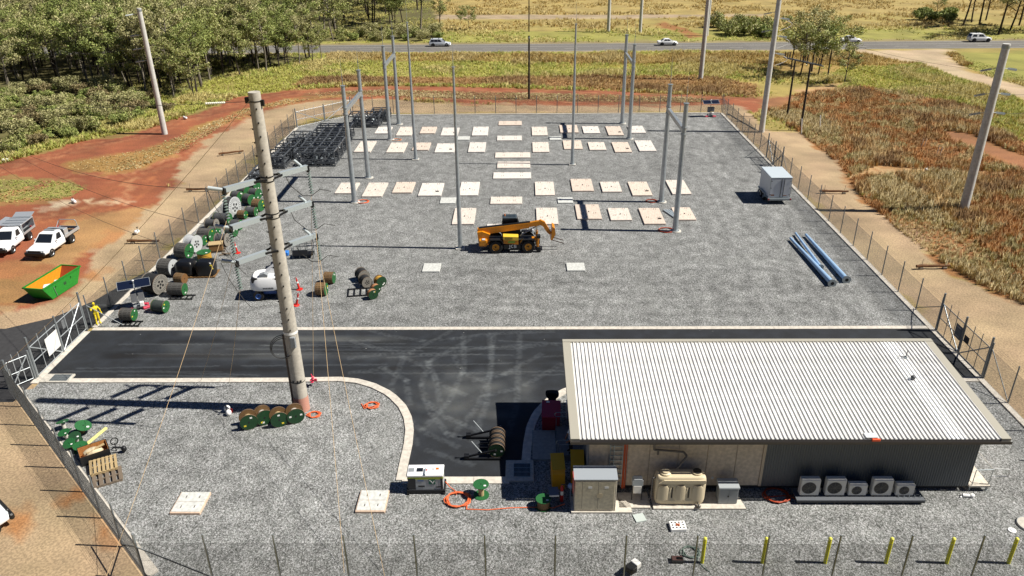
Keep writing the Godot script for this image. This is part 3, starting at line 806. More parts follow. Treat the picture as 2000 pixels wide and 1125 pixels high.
func gate(called: String, label: String, a: Vector3, b: Vector3, leaves: int, H := 2.3, bright := false, PH := 3.1) -> Node3D:
	# steel tube gate: posts, framed leaves with a diagonal, woven mesh infill
	var t := thing(called, label, "gate")
	var gal := mat("gate_steel", "b9c0c4", 0.4, 0.45) if bright else mat("fence_steel")
	var d := (b - a).normalized()
	var bs := Basis(d, Vector3.UP, d.cross(Vector3.UP))
	var L := a.distance_to(b)
	var w := L / leaves
	for k in leaves + 1:
		var q := MB.new()
		q.cyl(a + d * w * k + Vector3(0, -0.05, 0), a + d * w * k + Vector3(0, PH if k != 1 or leaves == 1 else PH - 0.2, 0), 0.075, 0.075, 10)
		part(t, "gate_post", q, mat("fence_steel"))
	for k in leaves:
		var o := a + d * (w * k)
		var leaf := MB.new()
		for y in [0.14, H * 0.52, H]: leaf.cyl(o + d * 0.12 + Vector3(0, y, 0), o + d * (w - 0.12) + Vector3(0, y, 0), 0.032, 0.032, 8)
		for j in 4:
			var x := 0.12 + (w - 0.24) * j / 3.0
			leaf.cyl(o + d * x + Vector3(0, 0.14, 0), o + d * x + Vector3(0, H + (0.45 if j == 1 or j == 2 else 0.0), 0), 0.026, 0.026, 8)
		var lf := part(t, "gate_leaf", leaf, gal)
		var dg := MB.new()
		var f := 1.0 if k % 2 == 0 else -1.0
		var p0 := o + d * (0.12 if f > 0 else w - 0.12)
		var p1 := o + d * (w - 0.12 if f > 0 else 0.12)
		dg.cyl(p0 + Vector3(0, H, 0), p1 + Vector3(0, 0.14, 0), 0.045, 0.045, 8)
		part(lf, "diagonal_brace", dg, mat("gate_steel", "b9c0c4", 0.4, 0.45))
		piece(t, "mesh_panel", link_mesh, mat("fence_wire"), o + d * 0.12 + Vector3(0, 0.14, 0) + bs.z * 0.04, Vector3((w - 0.24) / 3.0, (H - 0.14) / 2.15, 1), bs)
		for y in [H + 0.15, H + 0.29, H + 0.42]:
			var q := MB.new()
			q.cyl(o + d * 0.12 + Vector3(0, y, 0), o + d * (w - 0.12) + Vector3(0, y, 0), 0.005, 0.005, 4)
			part(t, "barbed_wire", q, mat("fence_wire"))
	return t
func sign_board(label: String, at: Vector3, turn: float, w: float, h: float, m: Material, lines: int) -> void:
	var t := thing("sign_board", label, "sign", at, turn)
	var q := MB.new()
	q.cbox(Vector3.ZERO, Vector3(w, h, 0.02), 0.008)
	part(t, "board", q, m)
	for i in lines:
		var s := MB.new()
		s.box(Vector3(0, h * (0.32 - 0.64 * i / maxf(1, lines - 1)), 0.0125), Vector3(w * 0.6, h * 0.05, 0.003))
		part(t, "print_line", s, mat("print_grey", "b8b4ae", 0.7))
func build_fences() -> void:
	var v := func(x: float, z: float) -> Vector3: return Vector3(x, 0, z)
	fence("chain-link fence along the western edge beside the cable drums", [v.call(-32.1, -50.6), v.call(-32.1, -108.9)], "boundary fences", 3.05, [[Vector3(-32.1, 1.9, -50.7), Vector3(-32.1, 0.15, -54.0)], [Vector3(-32.1, 1.9, -50.6), Vector3(-29.9, 0.1, -50.9)]])
	fence("chain-link fence along the far northern edge of the gravel", [v.call(-25.4, -116.75), v.call(29.95, -116.75)], "boundary fences", 3.05, [[Vector3(29.9, 2.0, -116.7), Vector3(26.9, 1.9, -116.7)], [Vector3(-25.4, 2.0, -116.7), Vector3(-22.4, 0.15, -116.7)]])
	fence("chain-link fence on the eastern edge between the far corner and the double gate", [v.call(30.1, -116.7), v.call(30.1, -93.5)], "boundary fences", 3.05, [[Vector3(30.1, 2.2, -116.5), Vector3(30.1, 0.15, -113.6)], [Vector3(30.05, 2.1, -93.4), Vector3(27.4, 0.1, -93.2)]])
	fence("chain-link fence on the eastern edge beside the white trailer and steel poles", [v.call(30.1, -87.4), v.call(30.1, -49.9)], "boundary fences", 3.05, [[Vector3(30.1, 2.1, -87.4), Vector3(30.1, 0.15, -84.4)], [Vector3(30.1, 2.1, -87.5), Vector3(27.6, 0.1, -87.3)], [Vector3(30.1, 2.0, -49.9), Vector3(30.1, 0.2, -53.2)]])
	fence("chain-link fence on the eastern edge behind the white roofed building", [v.call(30.15, -43.4), v.call(30.15, -26.5)], "boundary fences", 3.05, [[Vector3(30.15, 2.3, -43.4), Vector3(30.15, 0.15, -40.6)]])
	fence("chain-link fence in the foreground with yellow bollards behind it", [v.call(-17.6, -26.45), v.call(30.1, -26.45)], "boundary fences", 3.17, [[Vector3(-17.6, 2.0, -26.45), Vector3(-14.5, 0.15, -26.45)]])
	fence("chain-link fence cutting the corner beside the green drums and pallets", [v.call(-33.5, -42.4), v.call(-17.6, -26.5)], "boundary fences", 2.8, [[Vector3(-17.6, 2.0, -26.5), Vector3(-19.5, 1.9, -28.4)], [Vector3(-17.65, 1.9, -26.55), Vector3(-19.6, 0.15, -28.5)]])
	gate("entrance_gate", "large silver double gate with white board at the asphalt driveway", v.call(-32.35, -50.35), v.call(-32.35, -43.75), 2, 2.3, true)
	gate("corner_gate", "galvanised gate across the far corner behind the stacked steel frames", v.call(-31.9, -109.1), v.call(-25.6, -116.4), 2, 2.3, true, 2.8)
	gate("east_gate", "grey double gate in the eastern fence behind the white trailer", v.call(30.1, -93.4), v.call(30.1, -87.5), 2)
	gate("road_gate", "grey double gate at the road end beside the white roof", v.call(30.1, -49.8), v.call(30.1, -43.5), 2)
	gate("side_gate", "small silver gate panel leaning open beside the corner fence", v.call(-32.4, -43.6), v.call(-33.3, -42.4), 1, 1.9, true, 2.2)
	sign_board("large white square sign board hanging on the main entrance gate", Vector3(-32.27, 1.35, -46.1), PI / 2, 1.5, 1.3, mat("white_sign", "e2e2df", 0.6), 0)
	sign_board("small grey sign plate on the outer leaf of the main gate", Vector3(-32.45, 1.75, -48.1), -PI / 2, 0.5, 0.65, mat("grey_sign", "8e9296", 0.6), 2)
	sign_board("dark grey sign plate on the near leaf of the road end gate", Vector3(30.02, 1.5, -47.1), -PI / 2, 0.8, 1.0, mat("dark_sign", "5d6166", 0.6), 2)
	sign_board("small black sign plate on the far leaf of the road end gate", Vector3(30.02, 1.5, -46.0), -PI / 2, 0.6, 0.5, mat("black_sign", "22242a", 0.6), 0)
	sign_board("small black sign plate on the double gate behind the trailer", Vector3(30.02, 1.6, -90.2), -PI / 2, 0.5, 0.5, mat("black_sign"), 0)

# ---------------------------------------------------------------- control building
func build_building() -> void:
	var b := thing("control_building", "long building with white ribbed roof and beige and charcoal walls", "building")
	var beige := mat("wall_beige", "dfd0bc", 0.8, 0.0, "blotch", 0.5)
	var char := mat("cladding_charcoal", "61666a", 0.5, 0.2)
	var roofm := mat("roof_white", "e8e7e4", 0.45, 0.0, "blotch", 0.15)
	var trim := mat("roof_trim", "aaa699", 0.5, 0.1)
	var dark := mat("gutter_dark", "4e4a48", 0.5, 0.2)
	var X0 := 3.45
	var X1 := 23.5
	var Z0 := -39.6
	var Z1 := -32.55
	# core: walls behind the cladding, floor slab and skirting
	var core := MB.new()
	core.prism([Vector2(Z0, 0.4), Vector2(Z1 - 0.06, 0.4), Vector2(Z1 - 0.06, 3.88), Vector2(Z0, 4.42)], Vector3((X0 + X1) * 0.5, 0, 0), Vector3.BACK, Vector3.UP, Vector3.RIGHT * ((X1 - X0) * 0.5 - 0.03))
	part(b, "wall_core", core, beige)
	var base := MB.new()
	base.box(Vector3((X0 + X1) * 0.5, 0.2, (Z0 + Z1) * 0.5), Vector3(X1 - X0 - 0.5, 0.5, Z1 - Z0 - 0.5))
	part(b, "plinth", base, mat("plinth", "4c4a48", 0.9))
	# front wall: beige panels with open joints
	var edges := [3.45, 5.1, 6.6, 8.1, 9.6, 11.1, 12.45]
	for i in 6:
		var q := MB.new()
		q.col = Color(1, 1, 1) * rng.randf_range(0.94, 1.0)
		q.cbox(Vector3((edges[i] + edges[i + 1]) * 0.5, 2.12, Z1 - 0.03), Vector3(edges[i + 1] - edges[i] - 0.025, 3.46, 0.06), 0.012)
		part(b, "wall_panel", q, beige)
	var tr := MB.new()
	tr.box(Vector3(12.53, 2.12, Z1 - 0.02), Vector3(0.14, 3.5, 0.1))
	part(b, "corner_trim", tr, mat("wall_trim", "c3b49e", 0.8))
	# front wall: charcoal ribbed cladding sheets
	for i in 14:
		var q := MB.new()
		var w := (X1 - 12.62) / 14.0
		var x0 := 12.62 + i * w
		var prof := []
		for k in 7:
			var x := x0 + w * k / 6.0
			prof.append_array([[x, 0.0], [x + w / 6.0 * 0.55, 0.0], [x + w / 6.0 * 0.65, 0.028], [x + w / 6.0 * 0.9, 0.028]])
		prof = prof.slice(0, 25)
		for k in prof.size() - 1:
			var a: Array = prof[k]
			var c: Array = prof[k + 1]
			q.face([Vector3(a[0], 0.36, Z1 + a[1]), Vector3(c[0], 0.36, Z1 + c[1]), Vector3(c[0], 3.9, Z1 + c[1]), Vector3(a[0], 3.9, Z1 + a[1])], Vector3.BACK)
		part(b, "cladding_sheet", q, char)
	# west wall: panels, door
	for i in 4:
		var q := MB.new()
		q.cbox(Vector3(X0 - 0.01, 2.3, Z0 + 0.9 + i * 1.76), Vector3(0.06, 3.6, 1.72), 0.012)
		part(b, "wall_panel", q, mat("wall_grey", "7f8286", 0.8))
	var dr := MB.new()
	dr.box(Vector3(X0 - 0.06, 1.5, -34.9), Vector3(0.06, 2.1, 1.9))
	var dd := part(b, "door", dr, mat("door_grey", "63676d", 0.6))
	var hd := MB.new()
	hd.bar(Vector3(X0 - 0.12, 1.45, -34.75), Vector3(X0 - 0.12, 1.45, -34.6), 0.03, 0.03)
	part(dd, "door_handle", hd, mat("galvanised"))
	# roof: sheets with four ribs each, from the front eave up to the back
	var RX0 := 2.42
	var RX1 := 24.33
	var sl := Vector3(0, 0.65, -8.6)
	var up := sl.normalized().cross(Vector3.RIGHT) * -1.0
	if up.y < 0: up = -up
	var n := 24
	var pw := (RX1 - RX0 - 0.9) / n
	var sheet := MB.new()
	for k in 4:
		var x := pw * k / 4.0
		var pr := [[x, 0.0], [x + pw / 4.0 - 0.075, 0.0], [x + pw / 4.0 - 0.055, 0.06], [x + pw / 4.0 - 0.025, 0.06], [x + pw / 4.0, 0.0]]
		for j in 4:
			var a: Vector3 = Vector3(pr[j][0], 0, 0) + up * pr[j][1]
			var c: Vector3 = Vector3(pr[j + 1][0], 0, 0) + up * pr[j + 1][1]
			sheet.face([a, c, c + sl, a + sl], up)
			sheet.face([a, c, Vector3(c.x, -0.02, 0), Vector3(a.x, -0.02, 0)], Vector3.BACK)
	var shm := sheet.mesh()
	for i in n:
		var o := piece(b, "roof_sheet", shm, roofm, Vector3(RX0 + 0.45 + pw * i, 4.0, -31.75))
		if i == 21:
			o.material_override = mat("roof_white_patch", "f0f0ee", 0.4)
	var deck := MB.new()
	deck.prism([Vector2(-31.8, 3.95), Vector2(-40.33, 4.6), Vector2(-40.33, 4.42), Vector2(-31.8, 3.78)], Vector3((RX0 + RX1) * 0.5, 0, 0), Vector3.BACK, Vector3.UP, Vector3.RIGHT * ((RX1 - RX0) * 0.5 - 0.02))
	part(b, "roof_deck", deck, trim)
	for e in [[RX0, RX0 + 0.46], [RX1 - 0.46, RX1]]:
		var q := MB.new()
		q.prism([Vector2(-31.72, 4.05), Vector2(-40.4, 4.71), Vector2(-40.4, 4.4), Vector2(-31.72, 3.76)], Vector3((e[0] + e[1]) * 0.5, 0, 0), Vector3.BACK, Vector3.UP, Vector3.RIGHT * 0.23)
		part(b, "barge_flashing", q, trim)
	var rg := MB.new()
	rg.box(Vector3((RX0 + RX1) * 0.5, 4.6, -40.4), Vector3(RX1 - RX0, 0.26, 0.3))
	part(b, "ridge_flashing", rg, trim)
	var gt := MB.new()
	gt.prism([Vector2(0, 0), Vector2(0.15, 0), Vector2(0.15, 0.16), Vector2(0.13, 0.16), Vector2(0.13, 0.02), Vector2(0, 0.02)], Vector3((RX0 + RX1) * 0.5, 3.8, -31.72), Vector3.BACK, Vector3.UP, Vector3.RIGHT * (RX1 - RX0) * 0.5)
	part(b, "gutter", gt, dark)
	var ff := MB.new()
	ff.box(Vector3((RX0 + RX1) * 0.5, 3.86, -31.76), Vector3(RX1 - RX0 - 0.1, 0.2, 0.05))
	part(b, "fascia", ff, mat("fascia", "6a6560", 0.6))
	for x in [4.3, 13.4, 23.9]:
		var q := MB.new()
		q.bar(Vector3(x, 3.8, -31.85), Vector3(x, 3.72, -32.5), 0.08, 0.12)
		part(b, "eave_bracket", q, dark)
	# downpipe to the tank
	var dp := MB.new()
	dp.tube([Vector3(6.75, 3.8, -31.8), Vector3(6.75, 3.2, -32.3), Vector3(6.8, 2.85, -32.4), Vector3(8.3, 2.75, -32.35), Vector3(8.45, 2.6, -32.2), Vector3(7.95, 2.0, -31.95)], 0.06, 8)
	dp.cyl(Vector3(7.0, 2.85, -32.4), Vector3(7.0, 2.55, -32.4), 0.06, 0.06, 8)
	part(b, "downpipe", dp, mat("pipe_grey", "6a6662", 0.6))
	# cable ladder up the wall, with orange conduit
	var cl := MB.new()
	for x in [4.55, 4.75, 5.2, 5.35]: cl.box(Vector3(x, 2.0, Z1 + 0.06), Vector3(0.035, 3.3, 0.06))
	for k in 11: cl.box(Vector3(4.95, 0.6 + k * 0.3, Z1 + 0.06), Vector3(0.85, 0.03, 0.05))
	part(b, "cable_ladder", cl, mat("galvanised", "9aa3a8", 0.45, 0.6))
	var oc := MB.new()
	for x in [5.26, 5.32, 5.4]: oc.cyl(Vector3(x, 0.3, Z1 + 0.12), Vector3(x, 3.75, Z1 + 0.12), 0.03, 0.03, 6)
	part(b, "orange_conduit", oc, mat("orange_pipe", "c4582e", 0.6))
	for x in [15.55, 19.05]:
		var q := MB.new()
		q.ball(Vector3(x, 3.42, Z1 + 0.16), Vector3(0.14, 0.13, 0.16), 6, 10)
		q.cyl(Vector3(x, 3.42, Z1), Vector3(x, 3.42, Z1 + 0.12), 0.06, 0.06, 8)
		part(b, "wall_lamp", q, mat("lamp_white", "cfd2d4", 0.4))
	var vt := MB.new()
	vt.ball(Vector3(10.0, 0.9, Z1 + 0.02), Vector3(0.09, 0.09, 0.05), 5, 8)
	part(b, "wall_cap", vt, mat("lamp_white"))
	# roof clutter
	var an := thing("roof_antenna", "small dark bracket antenna on the white roof near its far corner", "antenna", Vector3(22.0, 4.58, -38.6))
	var aq := MB.new()
	aq.cyl(Vector3(0, 0, 0), Vector3(0.05, 0.5, 0), 0.025, 0.02, 6)
	aq.cyl(Vector3(0, 0.05, 0), Vector3(-0.45, 0.12, 0), 0.03, 0.02, 6)
	part(an, "mast", aq, mat("black_sign"))
	var fo := MB.new()
	fo.cyl(Vector3(0, 0, 0), Vector3(0, 0.06, 0), 0.1, 0.1, 10)
	part(an, "foot", fo, mat("galvanised"))
	var bl := thing("roof_fitting", "round dark fitting with a side arm on the white roof", "fitting", Vector3(21.55, 4.42, -36.6))
	var bq := MB.new()
	bq.ball(Vector3(0, 0.1, 0), Vector3(0.13, 0.14, 0.13), 6, 10)
	part(bl, "cowl", bq, mat("dark_fitting", "45484c", 0.5))
	var bs := MB.new()
	bs.cyl(Vector3(0, 0.1, 0), Vector3(-0.5, 0.12, 0.02), 0.02, 0.012, 6)
	part(bl, "arm", bs, mat("galvanised"))
	var eb := thing("eave_beacon", "white and orange bracket on the front gutter of the roof", "beacon", Vector3(17.5, 4.05, -31.8))
	var e1 := MB.new()
	e1.cbox(Vector3(-0.05, 0.03, -0.15), Vector3(0.6, 0.05, 0.4), 0.01)
	part(eb, "tray", e1, mat("lamp_white"))
	var e2 := MB.new()
	e2.cbox(Vector3(0.1, -0.02, 0.16), Vector3(0.42, 0.14, 0.12), 0.02)
	part(eb, "orange_lens", e2, mat("orange_plastic", "e2562a", 0.5))

func rail_frame(t: Node3D, called: String, pts: Array, m: Material, r := 0.022) -> void:
	var q := MB.new()
	q.tube(pts, r, 7)
	part(t, called, q, m)

func air_con(label: String, at: Vector3, w: float, h: float) -> void:
	var t := thing("air_conditioner", label, "air conditioner", at, 0.0, "outdoor air conditioner units")
	var body := MB.new()
	body.cbox(Vector3(0, h * 0.5 + 0.05, 0), Vector3(w, h, 0.36), 0.03)
	part(t, "casing", body, mat("ac_white", "c9c6be", 0.6))
	var fr := MB.new()
	var R := h * 0.36
	for k in 7: fr.ring(Vector3(-w * 0.08, h * 0.5 + 0.05, 0.19), R * (1.0 - k * 0.14), 0.008, Vector3.BACK, 20, 4)
	for k in 8: fr.bar(Vector3(-w * 0.08, h * 0.5 + 0.05, 0.19), Vector3(-w * 0.08, h * 0.5 + 0.05, 0.19) + Vector3(cos(k * PI / 4), sin(k * PI / 4), 0) * R, 0.012, 0.012)
	part(t, "fan_grille", fr, mat("ac_grille", "7d7a74", 0.6))
	var fan := MB.new()
	fan.cyl(Vector3(-w * 0.08, h * 0.5 + 0.05, 0.175), Vector3(-w * 0.08, h * 0.5 + 0.05, 0.183), R, R, 20)
	part(t, "fan_opening", fan, mat("fan_dark", "4a4844", 0.7))
	var vv := MB.new()
	vv.cbox(Vector3(w * 0.5 + 0.05, h * 0.35, 0.02), Vector3(0.1, h * 0.3, 0.2), 0.02)
	part(t, "valve_cover", vv, mat("ac_cover", "8e8c86", 0.6))
	for s in [-0.36, 0.36]:
		var ft := MB.new()
		ft.box(Vector3(w * s, 0.025, 0), Vector3(0.06, 0.05, 0.42))
		part(t, "foot", ft, mat("black_sign"))

func build_beside_building() -> void:
	var gal := mat("galvanised")
	var con := mat("pad_concrete", "d6cfc2", 0.85, 0.0, "blotch", 0.5)
	# concrete pads
	for e in [["pale concrete pad under the water tank and grey cabinet", [Vector2(6.75, -32.35), Vector2(11.3, -32.35), Vector2(11.5, -31.08), Vector2(6.75, -31.08)]], ["small concrete pad between the switch cabinet and the water tank", [Vector2(5.0, -32.3), Vector2(6.6, -32.3), Vector2(6.6, -31.15), Vector2(5.0, -31.15)]], ["pale concrete pad under the beige switch cabinet", [Vector2(2.5, -32.0), Vector2(4.95, -32.0), Vector2(5.6, -31.4), Vector2(5.6, -30.8), Vector2(2.5, -30.8)]]]:
		var q := MB.new()
		q.slab(e[1], 0.0, 0.12)
		single("concrete_pad", q, con, e[0], "pad")
	# switch cabinet
	var c := thing("switch_cabinet", "tall beige double door cabinet standing before the building", "cabinet", Vector3(3.7, 0.12, -31.35))
	var q := MB.new()
	q.cbox(Vector3(0, 1.0, 0), Vector3(2.12, 2.0, 0.9), 0.015)
	part(c, "body", q, mat("cabinet_beige", "d6cdba", 0.6, 0.0, "blotch", 0.7))
	var tp := MB.new()
	tp.prism([Vector2(-0.5, 2.0), Vector2(0.48, 2.0), Vector2(0.48, 2.05), Vector2(-0.5, 2.16)], Vector3.ZERO, Vector3.BACK, Vector3.UP, Vector3.RIGHT * 1.1)
	part(c, "lid", tp, mat("cabinet_lid", "9299a0", 0.5))
	for e in [[-0.87, 0.34], [-0.28, 0.78], [0.55, 0.82]]:
		var d := MB.new()
		d.cbox(Vector3(e[0], 1.0, 0.46), Vector3(e[1], 1.86, 0.03), 0.01)
		var dd := part(c, "door", d, mat("cabinet_beige2", "c6bba9" if e[0] > -0.5 else "d0c6ac", 0.6, 0.0, "blotch", 0.6))
		if e[0] > -0.5:
			var s := MB.new()
			s.box(Vector3(e[0] + 0.0, 1.55, 0.478), Vector3(0.2, 0.14, 0.004))
			part(dd, "notice", s, mat("white_sign", "e2e2df", 0.6))
	var pl := MB.new()
	pl.cyl(Vector3(0.22, 1.02, 0.478), Vector3(0.22, 1.02, 0.484), 0.16, 0.16, 18)
	part(c, "round_plate", pl, mat("plate_tan", "bfb193", 0.6))
	var rp := MB.new()
	rp.box(Vector3(-1.14, 1.7, 0.25), Vector3(0.03, 1.0, 0.5))
	part(c, "red_side_panel", rp, mat("red_panel", "b2483c", 0.6))
	# water tank: rounded box with ribs
	var w := thing("water_tank", "cream plastic slimline water tank against the beige wall", "tank", Vector3(8.12, 0.12, -31.75))
	var tm := mat("tank_cream", "cdbfa2", 0.5)
	var rings := []
	for lv in [[0.0, 0.86], [0.1, 0.96], [0.3, 1.0], [1.45, 1.0], [1.6, 0.97], [1.7, 0.9], [1.74, 0.8]]:
		var r := []
		for k in 28:
			var a := TAU * k / 28
			var ca := cos(a)
			var sa := sin(a)
			r.append(Vector3(signf(ca) * pow(absf(ca), 0.35) * 1.3 * (0.5 + 0.5 * lv[1]), lv[0], signf(sa) * pow(absf(sa), 0.4) * 0.42 * lv[1]))
		rings.append(r)
	var tk := MB.new()
	tk.skin(rings)
	part(w, "shell", tk, tm)
	for x in [-0.45, 0.4]:
		# pinched-through wells: a dark slot with sloping cheeks
		var cheek := MB.new()
		for s in [-1.0, 1.0]:
			cheek.face([Vector3(x + s * 0.2, 0.35, 0.45), Vector3(x + s * 0.09, 1.2, 0.45), Vector3(x + s * 0.03, 1.15, 0.428), Vector3(x + s * 0.05, 0.5, 0.428)], Vector3.BACK)
		cheek.face([Vector3(x - 0.22, 0.32, 0.46), Vector3(x + 0.22, 0.32, 0.46), Vector3(x + 0.05, 0.52, 0.428), Vector3(x - 0.05, 0.52, 0.428)], Vector3.UP)
		part(w, "well_cheek", cheek, tm)
		var hole := MB.new()
		hole.cbox(Vector3(x, 0.82, 0.41), Vector3(0.08, 0.68, 0.05), 0.01)
		part(w, "well", hole, mat("tank_well", "4f483d", 0.8))
	for x in [-0.9, -0.02, 0.85]:
		var rib := MB.new()
		var rr := []
		for lv in [[0.32, 0.1], [0.4, 0.32], [1.1, 0.3], [1.3, 0.2]]:
			var r := []
			for k in 10:
				var a := PI * k / 9
				r.append(Vector3(x + cos(a) * lv[1], lv[0], 0.4 + sin(a) * 0.09))
			rr.append(r)
		rib.skin(rr, false, false)
		part(w, "rib", rib, tm)
	var ld := MB.new()
	ld.prism([Vector2(-1.2, 1.42), Vector2(1.22, 1.42), Vector2(1.14, 1.62), Vector2(-0.95, 1.62)], Vector3(0.05, 0, 0.40), Vector3.RIGHT, Vector3.UP, Vector3.BACK * 0.05)
	part(w, "shoulder", ld, tm)
	var inl := MB.new()
	inl.lathe([[0.28, 0], [0.28, 0.1], [0.2, 0.14], [0.2, 0.2], [0.0, 0.2]], 16, Vector3(-0.78, 1.72, 0.0))
	part(w, "inlet", inl, tm)
	var lid := MB.new()
	lid.lathe([[0.27, 0], [0.27, 0.1], [0.0, 0.12]], 16, Vector3(0.85, 1.72, -0.05))
	part(w, "lid_ring", lid, tm)
	var str := MB.new()
	str.cyl(Vector3(0.85, 1.83, -0.05), Vector3(0.85, 1.86, -0.05), 0.22, 0.22, 16)
	part(w, "strainer", str, mat("black_plastic", "17181a", 0.5))
	var ov := MB.new()
	ov.tube([Vector3(-1.3, 1.55, 0.1), Vector3(-1.42, 1.5, 0.1), Vector3(-1.45, 0.35, 0.15), Vector3(-1.62, 0.15, 0.3)], 0.045, 8)
	part(w, "overflow_pipe", ov, mat("pipe_grey"))
	var tap := MB.new()
	tap.cyl(Vector3(0.95, 0.12, 0.4), Vector3(0.95, 0.12, 0.62), 0.05, 0.05, 8)
	tap.ball(Vector3(0.95, 0.14, 0.66), Vector3(0.1, 0.12, 0.1), 6, 8)
	part(w, "tap", tap, mat("tap_metal", "77736c", 0.5, 0.5))
	# small grey cabinet
	var g := thing("grey_cabinet", "small grey two door steel cabinet right of the water tank", "cabinet", Vector3(10.62, 0.12, -31.75))
	var gb := MB.new()
	gb.cbox(Vector3(0, 0.5, 0), Vector3(0.98, 1.0, 0.62), 0.02)
	part(g, "body", gb, mat("cab_grey", "8b9094", 0.5, 0.1))
	var gl := MB.new()
	gl.prism([Vector2(-0.34, 1.0), Vector2(0.36, 1.0), Vector2(0.34, 1.07), Vector2(-0.34, 1.14)], Vector3.ZERO, Vector3.BACK, Vector3.UP, Vector3.RIGHT * 0.53)
	part(g, "lid", gl, mat("cab_lid", "a3a9ad", 0.4, 0.1))
	for s in [-0.24, 0.24]:
		var d := MB.new()
		d.cbox(Vector3(s, 0.48, 0.32), Vector3(0.46, 0.9, 0.02), 0.006)
		part(g, "door", d, mat("cab_grey"))
	var lk := MB.new()
	lk.box(Vector3(-0.02, 0.5, 0.336), Vector3(0.07, 0.09, 0.02))
	part(g, "latch", lk, mat("black_plastic"))
	# metering stand with a rounded hood
	var s2 := thing("pump_stand", "slim grey hooded pump stand left of the water tank", "pump", Vector3(5.95, 0.12, -31.75))
	var hood := MB.new()
	hood.prism([Vector2(-0.28, 1.0), Vector2(0.28, 1.0), Vector2(0.28, 1.3), Vector2(0.2, 1.42), Vector2(-0.2, 1.42), Vector2(-0.28, 1.3)], Vector3(0, 0, -0.05), Vector3.RIGHT, Vector3.UP, Vector3.BACK * 0.16)
	part(s2, "hood", hood, mat("cab_lid"))
	var bx := MB.new()
	bx.cbox(Vector3(0, 0.75, 0), Vector3(0.42, 0.5, 0.24), 0.02)
	part(s2, "box", bx, mat("ac_white"))
	for x in [-0.25, 0.25]:
		var l := MB.new()
		l.box(Vector3(x, 0.5, 0), Vector3(0.04, 1.0, 0.04))
		part(s2, "leg", l, mat("black_sign"))
	# air conditioners on a dark platform
	var pf := thing("equipment_platform", "dark raised platform carrying the five air conditioner units", "platform", Vector3(17.5, 0, -31.95))
	var pb := MB.new()
	pb.box(Vector3(0, 0.28, 0), Vector3(6.6, 0.08, 0.95))
	part(pf, "deck", pb, mat("deck_dark", "585c62", 0.7))
	var ps := MB.new()
	for k in 8: ps.box(Vector3(-3.1 + k * 0.886, 0.13, 0), Vector3(0.07, 0.22, 0.9))
	ps.box(Vector3(0, 0.2, 0.46), Vector3(6.6, 0.1, 0.04))
	part(pf, "bearers", ps, mat("black_sign"))
	for k in 5:
		var lp := MB.new()
		lp.ring(Vector3(2.0 + k * 0.28, 0.33, 0.2), 0.09, 0.012, Vector3.RIGHT, 10, 4, 0, PI)
		part(pf, "cable_hoop", lp, gal)
	air_con("first tall air conditioner unit from the left on the dark platform", Vector3(14.9, 0.32, -31.95), 0.98, 1.02)
	air_con("second tall air conditioner unit from the left on the dark platform", Vector3(16.22, 0.32, -31.95), 1.0, 1.02)
	air_con("low air conditioner unit between two tall ones on the platform", Vector3(17.38, 0.32, -31.95), 0.94, 0.7)
	air_con("third tall air conditioner unit, between the two low units", Vector3(18.62, 0.32, -31.95), 1.02, 1.02)
	air_con("low air conditioner unit at the right end of the platform", Vector3(19.82, 0.32, -31.95), 0.94, 0.7)
	# east landing with rails
	var la := thing("entry_landing", "pale landing with looped handrail at the charcoal end of the building", "landing", Vector3(24.1, 0, -33.6))
	var l1 := MB.new()
	l1.box(Vector3(0, 0.36, 0), Vector3(1.1, 0.1, 2.2))
	part(la, "deck", l1, con)
	for z in [-1.0, 1.0]:
		for x in [-0.45, 0.45]:
			var l2 := MB.new()
			l2.box(Vector3(x, 0.16, z), Vector3(0.06, 0.32, 0.06))
			part(la, "leg", l2, gal)
	rail_frame(la, "handrail", [Vector3(0.5, 0.4, 1.0), Vector3(0.5, 1.4, 1.0), Vector3(-0.4, 1.4, 1.05), Vector3(-0.4, 0.4, 1.05)], gal)
	rail_frame(la, "handrail", [Vector3(0.5, 1.4, -1.0), Vector3(0.55, 1.4, 0.9), Vector3(1.35, 1.4, 1.0), Vector3(1.42, 1.2, 1.0), Vector3(1.35, 0.95, 1.0), Vector3(0.55, 0.95, 0.95), Vector3(0.52, 0.4, 0.95)], mat("rail_white", "c9cbcc", 0.4, 0.3))
	# west side: paved landing, rails, ramp
	var wl := thing("paved_landing", "grey concrete landing before the shaded western door", "landing", Vector3(2.0, 0, -36.4))
	var w1 := MB.new()
	w1.box(Vector3(-0.75, 0.06, 0), Vector3(1.35, 0.14, 2.7))
	part(wl, "slab", w1, mat("landing_grey", "a7a6a2", 0.9, 0.0, "blotch", 0.5))
	var w2 := MB.new()
	w2.box(Vector3(0.7, 0.2, 0), Vector3(1.5, 0.42, 2.7))
	part(wl, "step", w2, mat("step_grey", "7c7e80", 0.9, 0.0, "blotch", 0.5))
	for z in [-1.35, 1.3]:
		rail_frame(wl, "handrail", [Vector3(0.0, 0.1, z), Vector3(0.0, 1.1, z), Vector3(-0.12, 1.25, z), Vector3(0.0, 1.4, z), Vector3(1.35, 1.4, z)], gal)
		rail_frame(wl, "handrail", [Vector3(0.0, 1.1, z), Vector3(1.35, 1.1, z)], gal)
		rail_frame(wl, "handrail", [Vector3(1.2, 0.4, z), Vector3(1.2, 1.4, z)], gal)
	# red bulk bin, black wheelie bin, white box
	var rb := thing("red_bulk_bin", "deep red plastic bulk bin with sloped lid in the building's shade", "bin", Vector3(1.72, 0.02, -38.4), -0.05)
	var r1 := MB.new()
	r1.prism([Vector2(-0.55, 0), Vector2(0.55, 0), Vector2(0.62, 1.0), Vector2(-0.62, 1.25)], Vector3.ZERO, Vector3.BACK, Vector3.UP, Vector3.RIGHT * 0.52)
